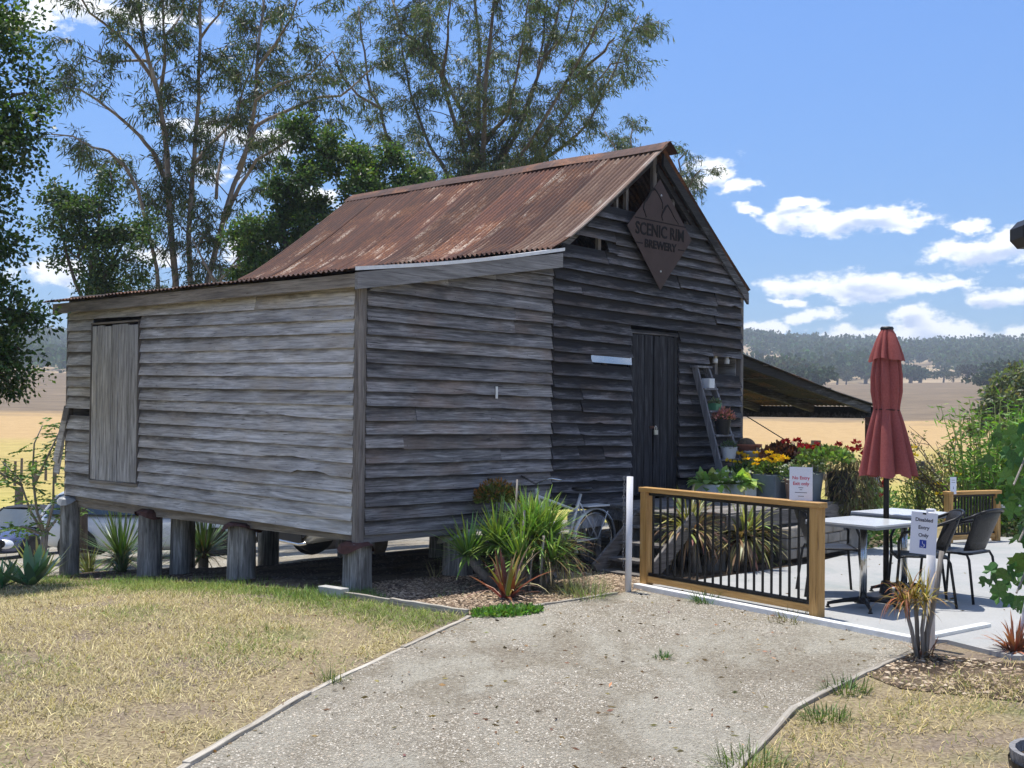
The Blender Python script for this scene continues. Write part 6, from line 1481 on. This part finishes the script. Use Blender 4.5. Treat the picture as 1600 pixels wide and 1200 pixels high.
def broadleaf(name, root, trunk, blobs_, n, size, col, label, bark=None, mat=None, sub=14, seed=1, light=(.10, .17, .04)):
    """crown of leaf clumps: each blob is filled with small clumps, leaves lie on the clumps"""
    e = empty(name, root, 0, label, 'tree'); r_ = random.Random(seed); o0 = np.array(root); mb = MB()
    for pts, r0, r1 in trunk:
        p = smoothpts([Vector(q)-Vector(root) for q in pts], r_); k = len(p); mb.tube(p, [r0+(r1-r0)*i/(k-1) for i in range(k)], 8)
    cl = []
    for (cx, cy, cz, rx, rz) in blobs_:
        ns = max(3, int(sub*rx*rx*2))
        for _ in range(ns):
            d = rand_dir(1)[0]; q = rng.random()**.4; c = np.array((cx, cy, cz)) + d*q*np.array((rx, rx, rz)); cl.append((c, rng.uniform(.18, .50)*min(1, max(.55, rx*.7))))
            if r_.random() < .35: mb.tube([Vector(np.array((cx, cy, cz))-o0), Vector(((np.array((cx, cy, cz))+c)/2)-o0)+Vector((0, 0, .08)), Vector(c-o0)], [.022, .014, .006], 5)
    mb.build('trunk', bark or DARKB, e, smooth=True)
    C0 = np.array([c for c, _ in cl]); R0 = np.array([r for _, r in cl]); idx = rng.choice(len(cl), n, p=R0**2/np.sum(R0**2))
    d = rand_dir(n); P = C0[idx] + d*(R0[idx]*rng.uniform(.1, 1.55, n))[:, None]*np.array([1, 1, .75])
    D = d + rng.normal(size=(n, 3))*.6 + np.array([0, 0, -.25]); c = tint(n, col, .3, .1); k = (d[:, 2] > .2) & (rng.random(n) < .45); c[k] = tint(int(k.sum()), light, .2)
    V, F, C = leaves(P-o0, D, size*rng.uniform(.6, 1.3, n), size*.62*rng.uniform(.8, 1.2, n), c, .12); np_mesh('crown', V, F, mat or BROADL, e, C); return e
# dense dark tree at the left edge
g = ground_z(-6.9, 13.4)
broadleaf('broadleaf_tree', (-6.9, 13.4, g), [([(-6.9, 13.4, g-.2), (-6.85, 13.4, 1.5), (-6.7, 13.4, 3.0), (-6.6, 13.4, 5.5)], .2, .06), ([(-6.8, 13.4, 2.0), (-6.2, 13.3, 2.8), (-5.5, 13.2, 3.4)], .08, .02), ([(-6.75, 13.4, 1.4), (-6.2, 13.4, 2.0), (-5.4, 13.3, 2.3)], .07, .02)],
          [(-6.1, 13.3, 5.3, .8, .9), (-5.7, 13.2, 4.4, .65, .65), (-5.95, 13.2, 3.5, .75, .65), (-5.75, 13.2, 2.65, .60, .5), (-5.6, 13.1, 2.05, .40, .34), (-5.75, 13.3, 1.95, .5, .36), (-6.6, 13.5, 4.6, 1.1, 1.6), (-6.7, 13.6, 2.8, 1.0, 1.0), (-6.5, 13.4, 6.2, 1.0, .8), (-5.5, 13.2, 5.05, .35, .35), (-5.45, 13.2, 4.75, .25, .2), (-5.5, 13.2, 2.3, .3, .22)], 64000, .062, (.045, .088, .024), 'dense dark green tree filling the left edge of the photo', seed=3, sub=18, light=(.10, .165, .04))
g = ground_z(-3.6, 24)
broadleaf('broadleaf_tree', (-3.6, 24, g), [([(-3.6, 24, g-.2), (-3.6, 24, 2.0), (-3.4, 24, 4.5), (-3.3, 24, 5.9)], .2, .05), ([(-3.6, 24, 2.5), (-4.3, 24, 4.2), (-4.7, 24, 5.6)], .1, .03), ([(-3.5, 24, 3), (-2.6, 24, 4.6), (-2.0, 24, 5.6)], .1, .03)],
          [(-4.75, 24, 5.2, .65, .55), (-4.3, 24, 6.1, .60, .55), (-3.7, 24, 6.7, .60, .55), (-3.95, 24, 5.5, .6, .5), (-3.1, 24, 6.1, .65, .6), (-3.2, 24, 5.1, .65, .6), (-2.4, 24, 5.7, .5, .42), (-2.55, 24, 4.9, .5, .4), (-4.85, 24, 4.4, .5, .5), (-4.3, 24, 4.5, .7, .6), (-4.2, 24, 7.3, .28, .3), (-1.8, 24, 5.4, .4, .3), (-5.05, 24, 3.7, .5, .45), (-1.5, 24.2, 5.0, .35, .3), (-4.95, 24, 4.9, .45, .4), (-5.2, 24, 4.2, .35, .3), (-3.6, 24, 4.6, .6, .5), (-2.9, 24.2, 6.8, .5, .45), (-2.2, 24.1, 6.3, .5, .45), (-1.6, 24, 6.05, .42, .36), (-1.9, 24, 5.7, .5, .4), (-4.6, 24, 5.7, .5, .45), (-5.15, 24, 5.0, .4, .35), (-5.3, 24, 3.6, .4, .4)], 50000, .085, (.066, .118, .036), 'leafy dark green tree between the two gums behind the roof', seed=5, sub=12, light=(.12, .18, .05))
g = ground_z(-7.7, 22)
broadleaf('broadleaf_tree', (-7.7, 22, g), [([(-7.7, 22, g-.2), (-7.7, 22, 2.0), (-7.65, 22, 4.2), (-7.5, 22, 5.4)], .09, .02), ([(-7.65, 22, 3.5), (-7.2, 22, 4.4), (-6.9, 22, 4.9)], .04, .012), ([(-7.7, 22, 3.4), (-8.1, 22, 4.4), (-8.3, 22, 5.3)], .04, .012)],
          [(-7.25, 22, 4.15, .62, .42), (-6.95, 22, 4.85, .50, .30), (-8.1, 22, 5.05, .60, .4), (-7.6, 22, 5.35, .55, .40), (-7.9, 22, 4.35, .55, .45), (-8.3, 22, 5.6, .40, .3), (-7.3, 22, 5.75, .35, .25), (-7.6, 22, 3.85, .5, .3), (-7.0, 22, 4.3, .40, .3), (-7.5, 22, 4.7, .5, .4)], 11000, .075, (.050, .090, .028), 'small sparse broadleaf tree above the left end of the lean-to', seed=8, sub=16, light=(.08, .13, .04))
# sapling in front of the cars
g = ground_z(-7.66, 20); e = empty('sapling', (-7.66, 20, g), 0, 'forked young tree with feathery leaves in front of the blue car', 'tree'); mb = MB(); LP2, LD2 = [], []
mb.tube([(0, 0, -.1), (0, 0, .35), (.02, 0, .75)], [.062, .055, .06], 10)
for pts in ([(.02, 0, .72), (-.12, 0, 1.1), (-.2, 0, 1.7), (-.18, 0, 2.2), (-.05, 0, 2.5)], [(.03, 0, .72), (.15, 0, 1.2), (.14, .02, 1.8), (.3, 0, 2.3)], [(.04, 0, .74), (.2, 0, .95), (.42, 0, 1.25)], [(0, 0, .72), (-.25, .05, 1.1), (-.45, .1, 1.6), (-.75, .1, 1.9)], [(-.18, 0, 1.5), (.05, 0, 2.0), (.28, .05, 2.55)], [(-.4, .1, 1.5), (-.8, 0, 1.75), (-1.0, 0, 1.9)], [(0, 0, .7), (-.3, -.1, .85), (-.55, -.1, .8)]):
    p = [Vector(q) for q in pts]; mb.tube(p, [.028-.02*i/(len(p)-1) for i in range(len(p))], 6)
    for k in range(9):
        q, d = along(p, .35+.65*k/8); 
        for f in range(2):
            fd = np.array([rng.normal(), rng.normal()*.7, rng.normal()*.25]); fd /= np.linalg.norm(fd)
            s_ = np.linspace(.1, 1, 9)
            for sgn in (-1, 1):
                side_ = np.cross(fd, [0, 0, 1.0])*sgn; LP2.append(np.array(q) + fd[None]*s_[:, None]*.36 + np.array([0, 0, -.08])*(s_**2)[:, None]); LD2.append(np.repeat((side_ + fd*.5 + np.array([0, 0, -.15]))[None], 9, 0))
mb.build('trunk', BARK, e, smooth=True); P = np.concatenate(LP2); D = np.concatenate(LD2); n = len(P); keep = rng.random(n) < .8; P, D = P[keep], D[keep]; n = len(P)
V, F, C = leaves(P, D, .10*rng.uniform(.7, 1.2, n), .032, tint(n, (.11, .19, .045), .25)); np_mesh('crown', V, F, LEAF, e, C)

# right hand side: bamboo, twiggy shrub, wattle
e = empty('bamboo_clump', G(7.1, 17.4), 0, 'bright green bamboo clump behind the far gate', 'bamboo'); mb = MB(); P_, D_ = [], []
r_ = random.Random(4)
for i in range(95):
    a = r_.uniform(0, 6.28); q = r_.random()**.5; x, y = q*math.cos(a)*.95+.15, q*math.sin(a)*.5; h = r_.uniform(1.2, 2.15)*(1-.12*q) + (.25 if x > .3 else -.1); lx = x*.35 + r_.uniform(-.2, .2)
    p = [Vector((x, y, 0)), Vector((x+lx*.3, y, h*.5)), Vector((x+lx, y, h))]; mb.tube(p, [.012, .01, .004], 5)
    for k in range(60):
        t, _ = along(p, r_.uniform(.12, 1)); P_.append(np.array(t)+np.array([r_.gauss(0, .09), r_.gauss(0, .09), r_.gauss(0, .05)])); D_.append([r_.gauss(0, 1), r_.gauss(0, 1), r_.gauss(-.1, .5)])
mb.build('canes', plain('bamboo_cane', (.16, .20, .05), .5), e, smooth=True); n = len(P_); V, F, C = leaves(np.array(P_), np.array(D_), .15*rng.uniform(.6, 1.2, n), .024, tint(n, (.16, .30, .045), .3)); np_mesh('foliage', V, F, LEAF, e, C)
e = empty('bamboo_clump', G(8.3, 16.9), 0, 'taller bamboo clump cut off by the right frame edge', 'bamboo'); mb = MB(); P_, D_ = [], []
for i in range(75):
    a = r_.uniform(0, 6.28); q = r_.random()**.5; x, y = q*math.cos(a)*.8, q*math.sin(a)*.5; h = r_.uniform(1.4, 2.4); lx = x*.4; p = [Vector((x, y, 0)), Vector((x+lx*.3, y, h*.5)), Vector((x+lx, y, h))]; mb.tube(p, [.012, .01, .004], 5)
    for k in range(60):
        t, _ = along(p, r_.uniform(.1, 1)); P_.append(np.array(t)+np.array([r_.gauss(0, .09), r_.gauss(0, .09), r_.gauss(0, .05)])); D_.append([r_.gauss(0, 1), r_.gauss(0, 1), r_.gauss(-.1, .5)])
mb.build('canes', plain('bamboo_cane', (.16, .20, .05), .5), e, smooth=True); n = len(P_); V, F, C = leaves(np.array(P_), np.array(D_), .15*rng.uniform(.6, 1.2, n), .026, tint(n, (.16, .30, .045), .3)); np_mesh('foliage', V, F, LEAF, e, C)
e = empty('twiggy_shrub', G(6.95, 18.6), 0, 'straggly shrub with bare arching twigs and yellow flowers beside the bamboo', 'shrub'); mb = MB(); P_, D_ = [], []; Y_ = []
for i in range(34):
    a = r_.uniform(0, 6.28); L = r_.uniform(1.2, 2.2); d = Vector((math.cos(a)*.55 - .12, math.sin(a)*.4, 1)).normalized(); p = [Vector((r_.gauss(0, .12), r_.gauss(0, .12), 0))]
    for k in range(5): p.append(p[-1] + d*L/5); d = (d + Vector((math.cos(a)*.16, math.sin(a)*.1, -.10)) + Vector((r_.gauss(0, .1), r_.gauss(0, .1), 0))).normalized()
    mb.tube(p, [.016, .013, .010, .008, .006, .003], 5)
    for s in range(7):
        q, d2 = along(p, r_.uniform(.3, 1)); f = (d2 + Vector((r_.gauss(0, .6), r_.gauss(0, .6), r_.gauss(.1, .4)))).normalized(); q2 = q + f*r_.uniform(.15, .4); mb.tube([q, q2], [.005, .002], 4, False)
        for k in range(9): t = q.lerp(q2, r_.random()); P_.append(np.array(t)+np.array([r_.gauss(0, .02)]*3)); D_.append([r_.gauss(0, 1), r_.gauss(0, 1), r_.gauss(0, .8)])
        if r_.random() < .09: Y_.append(tuple(q2))
mb.build('twigs', DARKB, e); n = len(P_); V, F, C = leaves(np.array(P_), np.array(D_), .055*rng.uniform(.6, 1.2, n), .03, tint(n, (.20, .19, .07), .35)); np_mesh('foliage', V, F, LEAF, e, C); blobs('yellow_flowers', e, Y_, .06, (.75, .55, .03), PETAL, 8, .9)
shrub(7.7, 17.9, .75, .95, 5200, (.15, .27, .045), 'tall bright green shrub filling behind the bamboo', size=.10, wid=.4, z0=.3)
shrub(8.9, 18.0, .9, 1.15, 5200, (.13, .24, .045), 'tall leafy shrub at the right frame edge behind the bamboo', size=.10, wid=.4, z0=.3)
shrub(7.0, 19.6, .7, .55, 2600, (.17, .19, .075), 'olive bush behind the twiggy shrub', size=.07, wid=.4, z0=.15)
shrub(6.35, 18.9, .45, .42, 1300, (.14, .20, .06), 'pale green bush at the foot of the twiggy shrub', size=.06, wid=.4)
shrub(7.4, 16.6, .7, .34, 1300, (.045, .085, .025), 'low dark hedge at the base of the bamboo', size=.08, wid=.5)
g = ground_z(15.6, 38); broadleaf('wattle_tree', (15.6, 38, g), [([(15.6, 38, g-.2), (15.6, 38, .6), (15.4, 38, 2.2)], .12, .04)], [(15.2, 38, 1.9, .9, .7), (16.4, 38, 2.1, 1.0, .9), (15.8, 38.4, 2.7, .7, .45), (16.9, 38, 1.4, .9, .8), (14.8, 38, 1.2, .6, .5)], 5200, .17, (.10, .13, .055), 'grey green wattle tree beyond the bamboo at right', seed=13, sub=9, light=(.18, .20, .08))

# ================================================================== PADDOCKS, HILLS
def far_mesh(name, seed, n=420, leaf=.5, shape=(1, 1, .8)):
    """unit sized tree crown (radius 1), leaf cards"""
    u = np.random.default_rng(seed); cl = u.normal(size=(16, 3)); cl = cl/np.linalg.norm(cl, axis=1, keepdims=True)*u.random((16, 1))**.5*.72; idx = u.integers(0, 16, n); d = u.normal(size=(n, 3)); d /= np.linalg.norm(d, axis=1, keepdims=True)
    P = (cl[idx] + d*u.uniform(.1, .38, (n, 1)))*np.array(shape); return P, d, u
FARL = leafmat('far_leaf', .2, .8, .1)
def far_tree(x, y, r, h, label, col, seed, n=420, name='far_tree', group=None):
    g = ground_z(x, y); e = empty(name, (x, y, g), 0, label, 'tree', group); MB().tube([(0, 0, -.5), (r*.05, 0, h*.35), (0, 0, h*.7)], [r*.09, r*.07, r*.03], 6).build('trunk', DARKB, e)
    P, d, u = far_mesh('x', seed, n); P = P*np.array([r, r, (h*.42)]) + np.array([0, 0, h*.58]); V, F, C = leaves(P, d+u.normal(size=P.shape)*.5, r*.13, r*.10, tint(n, col, .28)); np_mesh('crown', V, F, FARL, e, C); return e
def at_dir(px_, d): return ((px_-800)/1900*d, d)
FT = [(1278, 250, 6.5, 7.2, (.045, .07, .032), 'dark round tree standing behind the awning roof'), (1245, 300, 8, 8.5, (.07, .09, .05), 'grey green tree left of the round dark tree'), (1210, 330, 9, 9, (.075, .095, .055), 'hazy tree on the slope above the awning'), (1352, 420, 8, 9, (.05, .07, .04), 'dark clump of trees left of the umbrella on the hillside'), (1365, 430, 7, 8, (.05, .07, .04), 'dark tree partly behind the umbrella top'), (1308, 400, 4.5, 7, (.07, .085, .05), 'small upright tree on the bare hillside'), (1322, 405, 3.5, 4.5, (.07, .085, .05), 'small bush on the bare hillside'),
      (1422, 400, 8, 8, (.055, .08, .045), 'left tree of the dark row right of the umbrella'), (1437, 405, 8, 7.5, (.055, .08, .045), 'right tree of the dark row right of the umbrella'), (1407, 410, 6, 7, (.06, .085, .045), 'tree just right of the umbrella on the hillside'), (1511, 330, 4.0, 5.5, (.06, .065, .06), 'lone grey bush on the right hillside'), (1489, 370, 2.6, 5.0, (.06, .075, .04), 'thin lone tree on the right hillside'), (1474, 430, 4.5, 7, (.06, .08, .045), 'small tree on the right hill crest'), (1540, 220, 5.0, 6.0, (.045, .065, .035), 'dark tree above the wattle at right'), (1570, 240, 6.0, 7.0, (.05, .07, .04), 'dark tree at the right edge below the ridge')]
for i, (px_, d, r, h, c, lab) in enumerate(FT):
    x, y = at_dir(px_, d); far_tree(x, y, r, h, lab, c, 50+i, 900, group='trees on the far slope')
def forest():
    parts = []; r_ = random.Random(77); tries = 0; cnt = 0
    while cnt < 4200 and tries < 60000:
        tries += 1; a = r_.uniform(-.52, .62); d = r_.uniform(430, 900); x, y = d*math.sin(a), d*math.cos(a)
        m = mnoise.noise((x*.006, y*.006, 3)) + .75*min(1, (d-430)/170) - .12 - (.5 if a > .30 and d < 640 else 0)
        if m < 0: continue
        cnt += 1; r = r_.uniform(3.2, 5.8); h = r_.uniform(8, 14); P, dd, u = far_mesh('x', r_.randrange(40), 44); P = P*np.array([r, r, h*.42]) + np.array([x, y, ground_z(x, y)+h*.55])
        parts.append(leaves(P, dd+u.normal(size=P.shape)*.5, r*.42, r*.36, tint(44, (.058, .092, .038), .25)*r_.uniform(.75, 1.25)))
    V, F, C = join(parts); o = np_mesh('forest', V, F, FARL, None, C); tag(o, 'hazy wooded ridge along the skyline', 'forest', kind='stuff')
forest()
# fence posts out in the paddocks
POSTS = [(1190, 95, 1.25), (1222, 70, 1.2), (1225, 92, 1.25), (1273, 92, 1.25), (1303, 92, 1.25), (1333, 92, 1.25), (1235, 40, 1.0), (1297, 38, 1.0)]
words = ['leftmost thin fence post in the tan paddock under the awning', 'second thin fence post under the awning, nearer than its row', 'third thin fence post in the far row under the awning', 'fourth thin fence post in the far row left of the umbrella', 'fifth thin fence post in the far row left of the umbrella', 'last thin fence post before the awning post', 'short fence post above the red geraniums', 'short fence post right of the thick one in the yellow paddock']
FENCEW = plain('old_fence_post', (.14, .11, .085), .9, 0, .3, scale=10)
for (px_, d, h), lab in zip(POSTS, words):
    x, y = at_dir(px_, d); g = ground_z(x, y); o = MB().tube([(0, 0, -.3), (.01, 0, h)], [.07, .06], 7).build('fence_post', FENCEW); o.location = (x, y, g); tag(o, lab, 'fence post', 'paddock fence posts')
x, y = at_dir(1276, 29.5); stake(x, y, 1.0, 'thick square timber post in the yellow paddock behind the geraniums', .17, mat=FENCEW)
x, y = at_dir(1322, 24); stake(x, y, .28, 'short stump post behind the shrubs left of the awning post', .14, mat=FENCEW)
LP3 = [(10, 62), (26, 60), (36, 63), (58, 61), (74, 64), (89, 62)]
lw = ['leftmost fence post in the left paddock', 'second fence post from the left frame edge', 'third fence post from the left frame edge', 'fourth fence post from the left, behind the sapling top', 'fifth fence post from the left, behind the sapling top', 'sixth fence post from the left, next to the barn corner']
for (px_, d), lab in zip(LP3, lw):
    x, y = at_dir(px_, d); o = MB().tube([(0, 0, -.3), (.01, 0, 1.2)], [.075, .065], 7).build('fence_post', FENCEW); o.location = (x, y, ground_z(x, y)); tag(o, lab, 'fence post', 'left paddock fence posts')
x, y = at_dir(32, 40); stake(x, y, ground_z(x, y)+1.35, 'grey square post standing behind the blue car', .2, mat=FENCEW)
fw = MB()
for z in (.5, .85, 1.1): fw.tube([(at_dir(-60, 62)[0], 62, ground_z(*at_dir(-60, 62))+z), (at_dir(36, 62)[0], 62, ground_z(*at_dir(36, 62))+z), (at_dir(140, 62)[0], 62, ground_z(*at_dir(140, 62))+z)], .008, 4, False)
o = fw.build('fence_wire', FENCEW); tag(o, 'thin wires of the left paddock fence', 'wire')
x, y = at_dir(1333, 43); g = ground_z(x, y); o = MB().tube([(-1.0, 0, .62), (-.4, .1, .60), (.9, 0, .58)], [.13, .12, .10], 8).box((.75, -.1, -.1), (.9, .1, .52)).box((-.95, -.1, -.1), (-.8, .1, .55)).build('timber_rail', FENCEW); o.location = (x, y, g+.0); tag(o, 'fallen log rail propped in the yellow paddock left of the umbrella', 'log')
x, y = at_dir(1242, 85); e = empty('dead_tree', (x, y, ground_z(x, y)), 0, 'small dead tree alone in the tan paddock', 'tree'); mb = MB(); mb.tube([(0, 0, -.2), (.05, 0, .7), (0, 0, 1.2)], [.12, .10, .08], 7)
for p in ([(0, 0, 1.0), (-.3, 0, 1.4), (-.42, 0, 1.75)], [(0, 0, 1.1), (.25, 0, 1.5), (.38, 0, 1.8)], [(0, 0, 1.2), (.02, 0, 1.6), (-.1, 0, 1.9)], [(-.25, 0, 1.35), (-.1, 0, 1.7)]): mb.tube(p, [.06, .04, .015][:len(p)], 6)
mb.build('trunk', GUMB, e, smooth=True); bush('twigs', e, (0, 0, 1.65), (.5, .4, .2), 70, .12, (.2, .16, .11), DRYL)['kind'] = 'stuff'
x, y = at_dir(1168, 62); e = empty('water_trough', (x, y, ground_z(x, y)), 0, 'pale water trough at the barn corner in the paddock', 'trough'); MB().box((-.5, -.4, 0), (.5, .4, .9)).build('tank', plain('pale_tank', (.45, .46, .46), .6, 0, .1), e, bevel=.03); MB().box((-.55, -.45, .9), (.55, .45, .95)).build('rim', plain('pale_tank', (.45, .46, .46)), e)
o = MB().tube([tuple(barn_pt(6.9, .3, 1.75)), tuple(barn_pt(8.8, -1.4, .25))], .008, 5).build('stay_wire', BLACKM); tag(o, 'dark stay wire slanting down from the awning corner', 'wire')
stp = MB().tube([(0, 0, -.2), (0, 0, .35)], .02, 6).build('wire_peg', BLACKM); stp.location = barn_pt(8.8, -1.4, 0); tag(stp, 'small peg holding the stay wire by the geraniums', 'peg')

def litter(name, n, poly, dz, label):
    xs = [p[0] for p in poly]; ys = [p[1] for p in poly]; pts = []
    while len(pts) < n:
        x, y = random.uniform(min(xs), max(xs)), random.uniform(min(ys), max(ys))
        if inside(poly, x, y): pts.append((x, y, ground_z(x, y)+dz+.004))
    D = rng.normal(size=(n, 3))*np.array([1, 1, .12]); V, F, C = leaves(np.array(pts), D, rng.uniform(.02, .06, n), rng.uniform(.008, .02, n), tint(n, (.27, .18, .10), .4), .1)
    o = np_mesh(name, V, F, DRYL, None, C); tag(o, label, 'leaves', kind='stuff')
litter('path_leaves', 420, DRIVE, .008, 'dry fallen leaves and twigs scattered on the gravel path')
litter('slab_leaves', 130, SLAB, .034, 'few dry leaves blown onto the concrete terrace')
litter('lawn_leaves', 350, LAWN, .02, 'dry fallen leaves lying in the lawn')


# ================================================================== AIR
hz = MB().box((-1340, -1340, -6), (1340, 1340, 78)).build('haze', bpy.data.materials.new('thin_air'))
hm = hz.data.materials[0]; hm.use_nodes = True; hm.node_tree.nodes.clear()
pv = hm.node_tree.nodes.new('ShaderNodeVolumePrincipled'); pv.inputs['Color'].default_value = (.80, .88, 1.0, 1); pv.inputs['Density'].default_value = .0006; pv.inputs['Anisotropy'].default_value = .0
ho = hm.node_tree.nodes.new('ShaderNodeOutputMaterial'); hm.node_tree.links.new(pv.outputs[0], ho.inputs['Volume'])
tag(hz, 'thin blue haze in the air over the paddocks', 'haze', kind='stuff')
